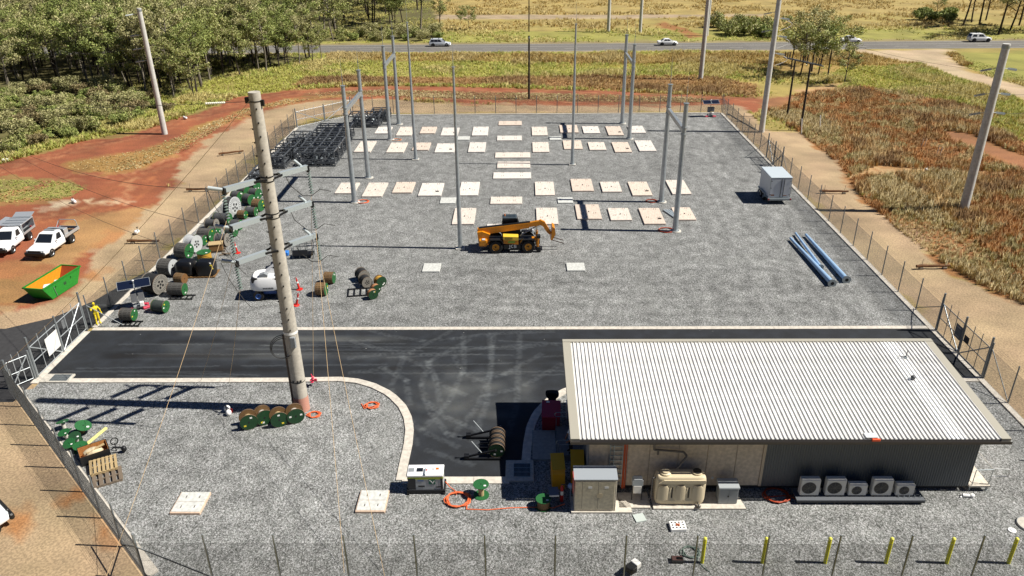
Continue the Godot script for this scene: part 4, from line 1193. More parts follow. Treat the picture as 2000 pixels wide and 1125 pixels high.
	part(rb, "body", r1, mat("bin_red", "9c2230", 0.5))
	var r2 := MB.new()
	r2.prism([Vector2(-0.68, 1.27), Vector2(0.66, 1.01), Vector2(0.66, 1.06), Vector2(-0.68, 1.34)], Vector3.ZERO, Vector3.BACK, Vector3.UP, Vector3.RIGHT * 0.56)
	part(rb, "lid", r2, mat("bin_red_lid", "a82a44", 0.45))
	var r3 := MB.new()
	r3.box(Vector3(-0.2, 1.33, -0.5), Vector3(0.2, 0.02, 0.12), Basis(Vector3.RIGHT, 0.19))
	part(rb, "notice", r3, mat("white_sign"))
	var wb := thing("wheelie_bin", "black wheelie bin with open rim standing behind the red bin", "bin", Vector3(1.85, 0.02, -40.2))
	var b1 := MB.new()
	var rr2 := []
	for lv in [[0.0, 0.2], [0.85, 0.27], [0.9, 0.34], [1.05, 0.42]]:
		var r := []
		for k in 12:
			var a := TAU * k / 12
			r.append(Vector3(signf(cos(a)) * pow(absf(cos(a)), 0.5) * lv[1], lv[0], signf(sin(a)) * pow(absf(sin(a)), 0.5) * lv[1]))
		rr2.append(r)
	b1.skin(rr2, false)
	part(wb, "bag_liner", b1, mat("black_plastic"))
	for s in [-0.2, 0.2]:
		var wh := MB.new()
		wh.cyl(Vector3(s, 0.1, -0.25), Vector3(s * 1.3, 0.1, -0.25), 0.1, 0.1, 10)
		part(wb, "wheel", wh, mat("black_plastic"))
	var wbx := MB.new()
	wbx.cbox(Vector3(0, 0.55, 0), Vector3(0.6, 1.1, 0.4), 0.03)
	wbx.cbox(Vector3(0, 1.12, 0.0), Vector3(0.64, 0.06, 0.46), 0.02)
	single("meter_box", wbx, mat("white_box", "d5d6d4", 0.6), "white meter box on the western wall beside the bins", "box", Vector3(2.98, 0.02, -39.2))
	# yellow grit bins in the shade, barrier between them
	for e in [["yellow upright grit bin standing left in the building's shade", Vector3(1.9, 0.02, -33.1), 0.06], ["yellow upright grit bin beside the beige wall behind the switch cabinet", Vector3(2.95, 0.02, -33.4), -0.02]]:
		var y := thing("grit_bin", e[0], "bin", e[1], e[2])
		var y1 := MB.new()
		y1.prism([Vector2(-0.55, 0), Vector2(0.45, 0), Vector2(0.5, 1.05), Vector2(0.35, 1.2), Vector2(-0.65, 1.5), Vector2(-0.68, 1.35)], Vector3.ZERO, Vector3.BACK, Vector3.UP, Vector3.RIGHT * 0.33)
		part(y, "body", y1, mat("grit_yellow", "d9a018", 0.5))
		var y2 := MB.new()
		y2.prism([Vector2(0.36, 1.21), Vector2(-0.66, 1.51), Vector2(-0.66, 1.56), Vector2(0.4, 1.26)], Vector3.ZERO, Vector3.BACK, Vector3.UP, Vector3.RIGHT * 0.36)
		part(y, "lid", y2, mat("grit_yellow_lid", "e0aa20", 0.5))
	# red fire extinguisher and small stool beside the cabinet
	var fe := thing("fire_extinguisher", "red fire extinguisher standing at the corner of the switch cabinet", "extinguisher", Vector3(2.05, 0.02, -31.75))
	var f1 := MB.new()
	f1.lathe([[0.0, 0], [0.09, 0.01], [0.09, 0.9], [0.05, 1.0], [0.03, 1.06], [0, 1.06]], 12)
	part(fe, "cylinder", f1, mat("ext_red", "c0201c", 0.35))
	var f2 := MB.new()
	f2.cyl(Vector3(0, 0.45, 0), Vector3(0, 0.7, 0), 0.093, 0.093, 12, false)
	part(fe, "label_band", f2, mat("white_sign"))
	var f3 := MB.new()
	f3.box(Vector3(0.05, 1.1, 0), Vector3(0.18, 0.05, 0.04))
	part(fe, "valve", f3, mat("black_plastic"))
	var st := thing("folding_stool", "grey folding table with a white top edge beside the fire extinguisher", "table", Vector3(1.62, 0.02, -31.7), 0.05)
	var s1 := MB.new()
	s1.box(Vector3(0, 0.7, 0), Vector3(0.5, 0.04, 0.62))
	part(st, "top", s1, mat("slate_top", "6e7580", 0.5))
	var s3 := MB.new()
	s3.box(Vector3(0, 0.66, 0.32), Vector3(0.5, 0.07, 0.02))
	part(st, "edge", s3, mat("white_sign"))
	for x in [-0.22, 0.22]:
		for z in [-0.25, 0.25]:
			var l := MB.new()
			l.box(Vector3(x, 0.34, z), Vector3(0.03, 0.68, 0.03))
			part(st, "leg", l, mat("black_sign"))
	var bh := MB.new()
	bh.ball(Vector3(0, 0.95, 0), Vector3(0.13, 0.12, 0.15), 6, 10)
	bh.cyl(Vector3(0, 0.87, 0), Vector3(0, 0.92, 0.0), 0.15, 0.17, 12)
	bh.cyl(Vector3(0, 0, 0), Vector3(0, 0.87, 0), 0.02, 0.02, 6)
	single("post_lamp", bh, mat("blue_white", "9fb2cc", 0.4), "small blue and white fitting on a stub beside the switch cabinet", "fitting", Vector3(2.5, 0.02, -31.85))

# ---------------------------------------------------------------- masts, footings, poles, wires
func mast_shaft(h: float, r0: float, r1: float) -> MB:
	var q := MB.new()
	q.cyl(Vector3(0, 0.1, 0), Vector3(0, h, 0), r0, r1, 12)
	q.cyl(Vector3(0, h, 0), Vector3(0, h + 0.05, 0), r1 + 0.07, r1 + 0.07, 12)
	q.cyl(Vector3(0, 0.1, 0), Vector3(0, 0.16, 0), r0 + 0.13, r0 + 0.13, 12)
	return q
func build_masts() -> void:
	var steel := mat("mast_steel")
	var foot := mat("footing_concrete", "d8d4ca", 0.85, 0.0, "blotch", 0.6)
	for e in [["nearer left portal frame of two galvanised masts joined by a beam", -17.7, -77.9, -86.2], ["farther left portal frame of two galvanised masts behind the steel frames", -17.65, -102.6, -110.9], ["farther right portal frame of two galvanised masts near the back fence", 14.4, -102.4, -110.6], ["nearer right portal frame of two galvanised masts with orange cable at its foot", 14.65, -69.4, -77.6]]:
		var t := thing("portal_frame", e[0], "portal frame", Vector3(e[1], 0, 0), 0.0, "portal frames")
		for z in [e[2], e[3]]:
			var q := mast_shaft(12.2, 0.27, 0.2)
			var s := part(t, "mast", q, steel)
			s.position.z = z
			var sp := MB.new()
			sp.cyl(Vector3(0, 12.25, 0), Vector3(0, 13.4, 0), 0.035, 0.03, 6)
			sp.cyl(Vector3(0, 13.4, 0), Vector3(0, 15.0, 0), 0.02, 0.008, 6)
			part(s, "lightning_spike", sp, steel)
			var f := MB.new()
			f.cyl(Vector3(0.08, -0.05, 0), Vector3(0.08, 0.1, 0), 0.5, 0.5, 20)
			part(s, "footing", f, foot)
			var cl := MB.new()
			cl.cyl(Vector3(0, 9.35, 0), Vector3(0, 9.5, 0), 0.27, 0.27, 12)
			cl.cyl(Vector3(0, 10.0, 0), Vector3(0, 10.12, 0), 0.27, 0.27, 12)
			part(s, "collar", cl, steel)
		var b := MB.new()
		b.box(Vector3(0, 9.75, (e[2] + e[3]) * 0.5), Vector3(0.28, 0.42, absf(e[2] - e[3]) - 0.24))
		part(t, "beam", b, steel)
	for e in [["tall single lightning mast standing beside the yellow telehandler", -5.6, -65.4, 0.03, ""], ["tall single lightning mast at the back between the left footing slabs", -13.09, -93.41, 0.02, ""], ["tall single lightning mast in the middle right of the footing slabs", 6.11, -90.9, 0.0, ""]]:
		var t := thing("lightning_mast", e[0], "mast", Vector3(e[1], 0, e[2]), 0.0, "lightning masts")
		var q := mast_shaft(16.2, 0.21, 0.09)
		part(t, "mast", q, steel)
		var sp := MB.new()
		sp.cyl(Vector3(0, 16.2, 0), Vector3(0, 18.6, 0), 0.03, 0.008, 6)
		part(t, "lightning_spike", sp, steel)
		var f := MB.new()
		f.box(Vector3(0, 0.04, 0), Vector3(0.8, 0.16, 0.8))
		part(t, "footing", f, foot)

func build_slabs() -> void:
	# precast concrete footing slabs with bolts cast in
	var cm := [mat("slab_a", "e6dbd0", 0.85, 0.0, "blotch", 0.4), mat("slab_b", "e3d2c3", 0.85, 0.0, "blotch", 0.5), mat("slab_c", "e8e1da", 0.85, 0.0, "blotch", 0.45)]
	var wm := mat("slab_white", "d6d8d4", 0.85, 0.0, "blotch", 0.5)
	var bm := mat("bolt_dark", "4a3a30", 0.6, 0.2)
	var rows := [
		["in the back row left of the centre", [[-20.26, -18.24, -105.41, -108.97], [-17.14, -15.05, -104.28, -108.9], [-14.02, -11.93, -105.34, -108.83], [-11.04, -8.71, -104.16, -108.26], [-6.77, -4.63, -104.08, -108.67]]],
		["in the second row from the back left of the centre", [[-21.37, -19.28, -96.48, -101.41], [-17.2, -14.99, -96.16, -100.65], [-14.05, -11.92, -97.19, -100.58], [-11.05, -8.55, -96.05, -100.13], [-6.8, -4.66, -96.13, -100.62]]],
		["in the row beside the nearer left portal frame", [[-20.39, -18.27, -80.48, -84.07], [-17.23, -15.05, -79.41, -84.03], [-14.13, -11.98, -80.62, -84.2], [-11.18, -8.69, -79.58, -83.79], [-6.79, -4.71, -79.61, -84.13]]],
		["behind the mast next to the telehandler", [[-6.86, -4.68, -71.16, -75.66]]],
		["in the back row right of the centre", [[1.43, 3.56, -103.96, -108.49], [5.35, 7.84, -105.37, -109.34], [8.52, 10.77, -104.96, -108.65], [11.8, 13.87, -103.89, -108.57], [14.89, 17.02, -104.99, -108.71]]],
		["in the second row from the back right of the centre", [[1.42, 3.53, -95.99, -100.55], [5.45, 7.84, -97.3, -101.29], [8.69, 10.82, -96.82, -100.41], [11.8, 13.94, -95.81, -100.35], [14.94, 17.08, -96.21, -101.1]]],
		["in the third row from the back right of the centre", [[1.48, 3.58, -79.57, -84.08], [5.54, 7.89, -80.92, -85.04], [8.79, 10.91, -80.59, -83.97], [11.9, 14.03, -79.36, -83.92], [16.22, 18.27, -79.74, -84.47]]],
		["in the nearest row right of the telehandler", [[1.47, 3.6, -71.07, -75.62], [5.52, 7.97, -72.45, -76.56], [8.81, 10.9, -72.07, -75.47], [11.96, 14.06, -71.03, -75.43], [15.34, 17.24, -72.09, -75.56]]],
		["in the centre column", [[-3.28, 0.04, -109.7, -111.96], [-3.27, 0.04, -101.61, -103.92], [-3.29, 1.09, -93.68, -95.92], [-2.92, 1.04, -89.48, -91.97], [-3.27, 1.09, -85.43, -87.68], [-3.29, 0.05, -77, -79.16], [-3.39, -0.34, -69.61, -71.2]]]]
	for r in rows:
		var k := 0
		for s in r[1]:
			var col: bool = r[0] == "in the centre column"
			var what: String = ("%s long cream footing slab from the back %s" if col else "%s cream concrete footing slab from the left %s") % [ORD[k], r[0]]
			if r[1].size() == 1: what = "single cream concrete footing slab " + r[0]
			footing(what, s, cm[(k * 7 + r[1].size() + int(absf(s[0]) * 3)) % 3], bm, 0.16 if not col else 0.13, k)
			k += 1
	var k := 0
	for s in [[-8.6, -6.99, -102.05, -103.76], [-8.62, -6.98, -77.23, -79], [3.75, 5.34, -101.81, -103.51], [3.8, 5.41, -77.22, -78.9], [-8.53, -7.02, -60.2, -61.89], [3.86, 5.41, -60.31, -61.9]]:
		footing(["small white slab in the back rows left of the centre column", "small white slab left of the centre column behind the tall mast", "small white slab in the back rows right of the centre column", "small white slab right of the centre column with a mast shadow on it", "small grey white slab alone on the gravel left of the telehandler", "small grey white slab alone on the gravel right of the telehandler"][k], s, wm, bm, 0.12, -1)
		k += 1
	k = 0
	for s in [[-18.18, -16.59, -30.69, -32.3], [-8.62, -7.08, -30.81, -32.45]]:
		var t := thing("pit_cover", ["pale jointed pit cover slab near the corner fence pallets", "pale jointed pit cover slab left of the generator"][k], "slab", Vector3((s[0] + s[1]) * 0.5, 0, (s[2] + s[3]) * 0.5))
		var w: float = s[1] - s[0]
		var d: float = s[2] - s[3]
		var q := MB.new()
		q.cbox(Vector3(0, 0.07, 0), Vector3(w, 0.16, d), 0.02)
		part(t, "frame", q, mat("pit_pink", "d9bfa8", 0.85, 0.0, "blotch", 0.5))
		for z in [-0.25, 0.22]:
			var l := MB.new()
			l.cbox(Vector3(0.0, 0.155, d * z), Vector3(w * 0.93, 0.03, d * 0.455), 0.01)
			var lp := part(t, "cover_panel", l, wm)
			for x in [-0.22, 0.22]:
				var h := MB.new()
				h.box(Vector3(w * x, 0.175, d * z), Vector3(0.04, 0.015, 0.16))
				part(lp, "lifting_slot", h, bm)
		k += 1
func footing(label: String, s: Array, m: Material, bm: Material, h: float, kind: int) -> void:
	var t := thing("footing_slab", label, "slab", Vector3((s[0] + s[1]) * 0.5, 0, (s[2] + s[3]) * 0.5), 0.0, "concrete footing slabs")
	var w: float = s[1] - s[0]
	var d: float = s[2] - s[3]
	var q := MB.new()
	q.col = Color(1, 1, 1) * rng.randf_range(0.93, 1.0)
	q.cbox(Vector3(0, h * 0.5, 0), Vector3(w, h + 0.04, d), 0.015)
	part(t, "slab", q, m)
	if kind < 0: return
	var b := MB.new()
	for x in [-0.25, 0.25]:
		for dx in [-0.1, 0.1]:
			for z in [-0.38, 0.15]: b.cyl(Vector3(w * x + dx, h, d * z), Vector3(w * x + dx, h + 0.16, d * z), 0.018, 0.018, 5)
	part(t, "anchor_bolts", b, bm)
	if w < 2.9:
		var c := MB.new()
		if kind % 5 == 3 and d > 2.4:
			for k in 3: c.cbox(Vector3(w * 0.3 + k * 0.12 - 0.12, h + 0.05, d * 0.22), Vector3(0.09, 0.16, 0.14), 0.01)
		else:
			c.cyl(Vector3(0.05, h, d * 0.05), Vector3(0.05, h + 0.12, d * 0.05), 0.05, 0.045, 8)
		part(t, "conduit_stub", c, mat("black_plastic"))

func insulator_string(m: MB, a: Vector3, b: Vector3, n: int, r: float) -> void:
	var d := (b - a).normalized()
	m.cyl(a, b, 0.02, 0.02, 5)
	for i in n:
		var p := a.lerp(b, (i + 0.5) / n)
		m.cyl(p, p + d * 0.05, r * 0.45, r, 10)
		m.cyl(p + d * 0.05, p + d * 0.065, r, r * 0.9, 10)

var arm_ends := {}
func build_poles() -> void:
	var con := mat("pole_concrete")
	# the big concrete pole in the foreground, with three two-armed crossarms
	var P := Vector3(-13.7, 0, -40.1)
	var t := thing("utility_pole", "huge round concrete pole with three galvanised crossarms in the foreground", "utility pole", P)
	var sh := MB.new()
	var n := 14
	for i in n:
		sh.col = Color(1, 1, 1) * rng.randf_range(0.93, 1.0)
		var y0 := 19.6 * i / n
		var y1 := 19.6 * (i + 1) / n
		sh.cyl(Vector3(0, y0, 0), Vector3(0, y1, 0), lerpf(0.45, 0.31, y0 / 19.6), lerpf(0.45, 0.31, y1 / 19.6), 24, i == n - 1)
	part(t, "shaft", sh, con)
	var bd := MB.new()
	bd.cyl(Vector3(0, 2.15, 0), Vector3(0, 2.2, 0), 0.45, 0.45, 24, false)
	for a in [0.9, 1.3, 1.9]: bd.box(Vector3(cos(a) * 0.44, 2.3, sin(a) * 0.44), Vector3(0.1, 0.1, 0.1), Basis(Vector3.UP, -a))
	part(t, "bolt_band", bd, mat("black_steel"))
	var nt := MB.new()
	nt.cyl(Vector3(0, 0, 0), Vector3(0, 1.05, 0), 0.475, 0.465, 24, false)
	part(t, "orange_wrap", nt, mat("orange_net", "d9a08c", 0.8, 0.0, "fine", 3.0))
	var conduit := MB.new()
	conduit.cyl(Vector3(-0.45, 0, 0.22), Vector3(-0.42, 5.4, 0.2), 0.06, 0.06, 8)
	part(t, "conduit", conduit, mat("conduit_brown", "5d5148", 0.7))
	# climbing steps spiral up the shaft
	var pegs := MB.new()
	for i in 38:
		var y := 5.5 + i * 0.36
		var a := 0.35 + (0.9 if i % 2 else 2.3)
		var r := lerpf(0.45, 0.31, y / 19.6)
		var d := Vector3(cos(a), 0, sin(a))
		pegs.cyl(Vector3(0, y, 0) + d * (r - 0.02), Vector3(0, y, 0) + d * (r + 0.15), 0.014, 0.014, 5)
		pegs.box(Vector3(0, y - 0.03, 0) + d * (r + 0.02), Vector3(0.06, 0.08, 0.06))
	part(t, "climbing_pegs", pegs, mat("black_steel"))
	var cap := MB.new()
	cap.cyl(Vector3(0, 19.12, 0), Vector3(0, 19.18, 0), 0.325, 0.325, 24, false)
	cap.box(Vector3(-0.38, 19.2, 0.1), Vector3(0.2, 0.3, 0.16))
	cap.box(Vector3(0.38, 19.05, 0.05), Vector3(0.16, 0.3, 0.16))
	part(t, "top_clamp", cap, mat("black_steel"))
	var coil := MB.new()
	for k in 3: coil.ring(Vector3(-0.5, 4.6 + k * 0.05, 0.35), 0.62 + 0.04 * k, 0.025, Vector3(0.35, 0.15 + 0.1 * k, 1).normalized(), 26, 5)
	part(t, "cable_coil", coil, mat("cable_black"))
	var jb := MB.new()
	jb.cbox(Vector3(0.2, 5.05, 0.42), Vector3(0.3, 0.7, 0.2), 0.02)
	part(t, "junction_box", jb, mat("cab_grey", "8b9094", 0.5, 0.1))
	var tp := MB.new()
	tp.cyl(Vector3(0, 5.5, 0), Vector3(0, 5.66, 0), 0.43, 0.424, 24, false)
	part(t, "white_wrap", tp, mat("white_plastic"))
	var th := deg_to_rad(-49.0)
	var dv := Vector3(cos(th), 0, sin(th))
	var pv := Vector3(-dv.z, 0, dv.x)
	var k := 0
	for y in [15.0, 12.9, 10.9]:
		var hd := MB.new()
		hd.cyl(Vector3(0, y - 0.16, 0), Vector3(0, y - 0.1, 0), 0.37, 0.37, 24, false)
		hd.cyl(Vector3(0, y + 0.1, 0), Vector3(0, y + 0.16, 0), 0.37, 0.37, 24, false)
		for s in [-1.0, 1.0]:
			for u in [-1.0, 1.0]: hd.bar(dv * s * 0.2 + pv * 0.36 * u + Vector3(0, y, 0), dv * s * 1.0 + pv * 0.08 * u + Vector3(0, y, 0), 0.02, 0.12)
		var band2 := part(t, "arm_band", hd, mat("black_steel"))
		for s in [-1.0, 1.0]:
			var ar := MB.new()
			ar.bar(dv * s * 0.75 + Vector3(0, y, 0), dv * s * 2.55 + Vector3(0, y, 0), 0.26, 0.26)
			var arm := part(t, "crossarm", ar, mat("arm_galv", "b4bec2", 0.4, 0.4))
			var ec := MB.new()
			ec.bar(dv * s * 2.5 + Vector3(0, y - 0.06, 0), dv * s * 2.62 + Vector3(0, y - 0.06, 0), 0.28, 0.34)
			part(arm, "end_plate", ec, mat("black_steel"))
			var st := MB.new()
			insulator_string(st, dv * s * 2.62 + Vector3(0, y - 0.15, 0), dv * s * 2.62 + Vector3(0.03, y - 1.55, 0.02), 9, 0.13)
			part(arm, "insulator_string", st, mat("insulator"))
			var po := MB.new()
			if s < 0.0:
				po.cyl(dv * s * 2.6 + Vector3(0, y + 0.02, 0), dv * s * 2.6 + Vector3(-0.75, y + 0.12, 0), 0.09, 0.11, 10)
			else:
				po.cyl(dv * s * 2.2 + Vector3(0, y + 0.15, 0), dv * s * 2.2 + Vector3(-0.45, y + 0.35, -0.35), 0.07, 0.09, 8)
			part(arm, "strain_insulator", po, mat("insulator_grey", "b9c2c4", 0.35))
			arm_ends["%d%s" % [k, "l" if s < 0 else "r"]] = P + dv * s * 2.62 + Vector3(0, y, 0)
		k += 1
	# other poles
	var pc := mat("pole_grey", "cfcfcb", 0.85, 0.0, "blotch", 0.4)
	tall_pole("tall pale pole with strain insulators beside the red track", Vector3(-49.63, 0, -106.25), 16.6, 0.4, 0.3, pc, [[15.9, PI], [13.3, PI], [11.6, PI], [10.0, PI]], 1.0)
	tall_pole("tall square grey pole among the red grass beside the eastern fence", Vector3(44.42, 0, -74.22), 16.4, 0.44, 0.34, pc, [[14.2, 0.2], [11.9, 0.2], [10.1, 0.2], [14.2, PI], [11.9, PI], [10.1, PI]], 0.8)
	tall_pole("tall round pole with looped conductors behind the eastern fence corner", Vector3(32.91, 0, -105.64), 17.5, 0.38, 0.3, pc, [[14.9, 0.1], [12.7, 0.1], [10.5, 0.1], [15.6, PI], [13.4, PI]], 0.8, true)
	tall_pole("dark slim timber pole standing right behind the far fence", Vector3(1.24, 0, -127.11), 9.85, 0.18, 0.14, mat("pole_timber", "3a332c", 0.9, 0.0, "wood", 1.0), [], 0)
	tall_pole("tall pale pole behind the far fence near the highway", Vector3(32.11, 0, -142.04), 19.0, 0.42, 0.32, pc, [], 0)
	tall_pole("pale pole across the highway right of the slim timber pole", Vector3(21.64, 0, -201.84), 15.0, 0.42, 0.34, pc, [], 0)
	tall_pole("pale pole across the highway above the white sedan", Vector3(29.22, 0, -199.72), 16.0, 0.4, 0.32, pc, [], 0)
	tall_pole("pale pole across the highway beside the dark roadside bushes", Vector3(44.3, 0, -193.94), 17.0, 0.4, 0.32, pc, [], 0)
	tall_pole("slim pole far across the highway above the slim timber pole", Vector3(1.95, 0, -202.79), 9.0, 0.15, 0.12, mat("pole_timber"), [], 0)
	# switch platform on two slim steel posts
	var x := thing("transformer_platform", "two black timber posts carrying a crossarm with fuse pots", "pole structure", Vector3(38.78, 0, -110.29))
	var A: Vector3 = Vector3(39.03, 0, -114.21) - Vector3(38.78, 0, -110.29)
	var B: Vector3 = Vector3(38.45, 0, -106.34) - Vector3(38.78, 0, -110.29)
	for e in [[A, 8.0], [B, 9.0]]:
		var q := MB.new()
		q.cyl(e[0], e[0] + Vector3(0, e[1], 0), 0.16, 0.12, 10)
		part(x, "post", q, mat("pole_timber"))
	var xb := MB.new()
	var c0 := A.lerp(B, -0.2) + Vector3(-1.2, 8.2, 0)
	var c1 := A.lerp(B, 1.0) + Vector3(1.6, 8.7, 0.0)
	for o in [-0.3, 0.3]: xb.bar(c0 + Vector3(0, 0, o), c1 + Vector3(0, 0, o), 0.14, 0.14)
	part(x, "crossarm", xb, mat("arm_dark", "5a5f62", 0.6, 0.2))
	for u in [0.08, 0.5, 0.9]:
		for o in [-0.25, 0.0, 0.25]:
			var q := MB.new()
			var p := c0.lerp(c1, u) + Vector3(o, 0.05, o)
			q.cyl(p, p + Vector3(0, 0.75, 0), 0.07, 0.07, 8)
			q.cyl(p + Vector3(0, 0.75, 0), p + Vector3(0, 0.8, 0), 0.08, 0.08, 8)
			part(x, "fuse_pot", q, mat("fuse_dark", "3b2f2c", 0.4))
	for e in [[Vector3(37.99, 0, -104.47), "left"], [Vector3(41.1, 0, -106.29), "right"]]:
		var q := MB.new()
		q.cyl(Vector3.ZERO, Vector3(-0.25, 2.1, 0), 0.06, 0.06, 6)
		single("stay_guard", q, mat("white_plastic"), "white stay wire guard leaning %s before the twin posts" % ("nearest" if e[1] == "left" else "farther right"), "guard", e[0], 0.0)
	var names4 := ["first white marker peg from the left in the red grass", "second white marker peg from the left in the red grass", "third white marker peg from the left in the red grass", "fourth white marker peg from the left in the red grass"]
	var at4 := [Vector3(50.77, 0, -97.25), Vector3(51.15, 0, -97.24), Vector3(51.36, 0, -94.28), Vector3(51.52, 0, -93.84)]
	for i in 4:
		var q := MB.new()
		q.cyl(Vector3.ZERO, Vector3(0.1, 1.2, 0), 0.05, 0.05, 6)
		q.ball(Vector3(0.1, 1.2, 0), Vector3(0.055, 0.03, 0.055), 4, 6)
		single("marker_peg", q, mat("peg_pale", "cdb9a2", 0.7), names4[i], "peg", at4[i], 0.0, "marker pegs")
func tall_pole(label: String, at: Vector3, h: float, r0: float, r1: float, m: Material, arms: Array, L: float, loops := false) -> void:
	var t := thing("utility_pole", label, "utility pole", at)
	var q := MB.new()
	for i in 6: q.cyl(Vector3(0, h * i / 6.0, 0), Vector3(0, h * (i + 1) / 6.0, 0), lerpf(r0, r1, i / 6.0), lerpf(r0, r1, (i + 1) / 6.0), 14, i == 5)
	part(t, "shaft", q, m)
	var c := MB.new()
	c.cyl(Vector3(0, h - 0.4, 0), Vector3(0, h - 0.15, 0), r1 + 0.02, r1 + 0.02, 14, false)
	part(t, "top_band", c, mat("galvanised"))
	for a in arms:
		var d := Vector3(cos(a[1]), 0, -sin(a[1]))
		var s := MB.new()
		if L > 0.0:
			s.cyl(Vector3(0, a[0], 0), d * (r0 + 0.35) + Vector3(0, a[0] - 0.05, 0), 0.03, 0.03, 5)
			insulator_string(s, d * (r0 + 0.3) + Vector3(0, a[0] - 0.05, 0), d * (r0 + 0.5 + L) + Vector3(0, a[0] - 0.22, 0), 8, 0.12)
			part(t, "strain_insulator", s, mat("insulator_grey"))
			if loops and a[1] < 1.0:
				var p := []
				for i in 9:
					var u := i / 8.0
					p.append(d * (r0 + 0.2 + 1.6 * sin(u * PI)) + Vector3(0, a[0] - 0.1 - 1.5 * u, 0))
				var w := MB.new()
				w.tube(p, 0.03, 5)
				part(t, "jumper_loop", w, mat("white_plastic"))
func sag(a: Vector3, b: Vector3, s: float, n := 16) -> Array:
	var p := []
	for i in n + 1:
		var u := float(i) / n
		p.append(a.lerp(b, u) - Vector3(0, 4.0 * s * u * (1.0 - u), 0))
	return p
func wire(label: String, p: Array, r: float, m: Material, group: String, called := "conductor") -> void:
	var q := MB.new()
	q.tube(p, r, 4)
	single(called, q, m, label, "rope" if called == "rope" else "wire", Vector3.ZERO, 0.0, group)
func build_wires() -> void:
	var blk := mat("wire_dark", "3b3a38", 0.6, 0.3)
	var rope := mat("rope_tan")
	# conductors from the big pole's arms out of the frame to the west
	wire("topmost dark conductor from the big pole's upper left arm over the sand", sag(arm_ends["0l"] + Vector3(-0.7, 0.1, 0), Vector3(-37.75, 13, -54.88), 0.9), 0.014, blk, "conductors of the big pole")
	wire("middle dark conductor from the big pole's second left arm over the track", sag(arm_ends["1l"] + Vector3(-0.7, 0.1, 0), Vector3(-42.23, 11, -61.27), 0.9), 0.014, blk, "conductors of the big pole")
	wire("lowest dark conductor from the big pole's third left arm over the sand", sag(arm_ends["2l"] + Vector3(-0.7, 0.1, 0), Vector3(-43.31, 9, -62.07), 0.9), 0.014, blk, "conductors of the big pole")
	# jumpers hanging from the right-hand arms
	for i in 3:
		var e: Vector3 = arm_ends["%dr" % i]
		wire("dark curled jumper cable under the %s right crossarm of the big pole" % ["upper", "middle", "lower"][i], [e + Vector3(-1.3, -0.2, 0.3), e + Vector3(-1.1, -1.0, 0.2), e + Vector3(-0.5, -1.7, 0), e + Vector3(0.0, -1.7, 0), e + Vector3(0.5, -1.35, -0.1), e + Vector3(1.1, -1.5, -0.2)], 0.02, blk, "jumper cables")
	for i in 3:
		var e: Vector3 = arm_ends["%dl" % i]
		wire("dark slack jumper cable under the %s left crossarm of the big pole" % ["upper", "middle", "lower"][i], [e + Vector3(-0.8, 0.0, 0.0), e + Vector3(-0.5, -0.9, 0.1), e + Vector3(0.2, -2.2, 0.2), e + Vector3(0.6, -2.5, 0.4)], 0.02, blk, "jumper cables")
	# tan ropes
	wire("tan rope from the top of the big pole down over the entrance gate", sag(Vector3(-13.9, 19.2, -39.8), Vector3(-34.02, 1.2, -39.74), 0.6), 0.013, rope, "tan pulling ropes", "rope")
	wire("tan rope from the upper left crossarm down to the corner fence", sag(arm_ends["0l"] + Vector3(0, -1.5, 0), Vector3(-19.06, 0.6, -25.91), 0.35), 0.012, rope, "tan pulling ropes", "rope")
	wire("tan rope from the middle left crossarm down to the road kerb", sag(arm_ends["1l"] + Vector3(0, -1.5, 0), Vector3(-21.25, 0, -43.29), 0.25), 0.012, rope, "tan pulling ropes", "rope")
	wire("tan rope from the lower left crossarm down to the asphalt road", sag(arm_ends["2l"] + Vector3(0, -1.5, 0), Vector3(-19.31, 0, -43.1), 0.2), 0.012, rope, "tan pulling ropes", "rope")
	wire("tan rope from the upper right crossarm to the pink tag on the kerb", sag(arm_ends["0r"] + Vector3(0, -1.5, 0), Vector3(-13.48, 0.8, -42.46), 0.1), 0.012, rope, "tan pulling ropes", "rope")
	wire("tan rope from the middle right crossarm running towards the front fence", sag(arm_ends["1r"] + Vector3(0, -1.5, 0), Vector3(-8.37, 0, -26.82), 0.4), 0.011, rope, "tan pulling ropes", "rope")
	wire("tan rope from the lower right crossarm crossing the pit cover slab", sag(arm_ends["2r"] + Vector3(0, -1.5, 0), Vector3(-6.4, 0, -26.51), 0.4), 0.011, rope, "tan pulling ropes", "rope")
	# wires of the pole beside the red track
	var L: Vector3 = Vector3(-49.63, 0, -106.25)
	for e in [[15.8, 95], [13.1, 68], [11.4, 95], [9.8, 130]]:
		if e[0] < 15: wire("dark conductor leading west from the pale track pole at %s level" % {13.1: "its highest", 11.4: "its middle", 9.8: "its lowest"}[e[0]], sag(L + Vector3(-1.7, e[0], 0), L + Vector3(-45, e[0] - 0.5, 6), 0.5), 0.014, blk, "conductors of the track pole")
	for e in [[12.0, Vector3(-52.09, 2, -120.53), "upper"], [9.5, Vector3(-53.88, 1, -121.51), "lower"]]:
		wire("thin dark stay wire from the %s part of the pale track pole" % e[2], [L + Vector3(0.2, e[0], 0), e[1]], 0.012, blk, "stay wires")
	var M := Vector3(-13.7, 19.1, -40.1)
	wire("dark earth wire leading west from the top of the big pole", sag(M + Vector3(-0.4, 0, 0), M + Vector3(-40, -0.2, -1), 0.4), 0.012, blk, "earth wires")
	var ins := MB.new()
	insulator_string(ins, M + Vector3(-1.55, -0.05, -0.05), M + Vector3(-2.6, -0.1, -0.08), 10, 0.07)
	single("line_insulator", ins, mat("insulator_pale", "d8d5c8", 0.4), "pale ribbed line insulator left of the big pole's top", "insulator")
	var R: Vector3 = Vector3(44.42, 0, -74.22)
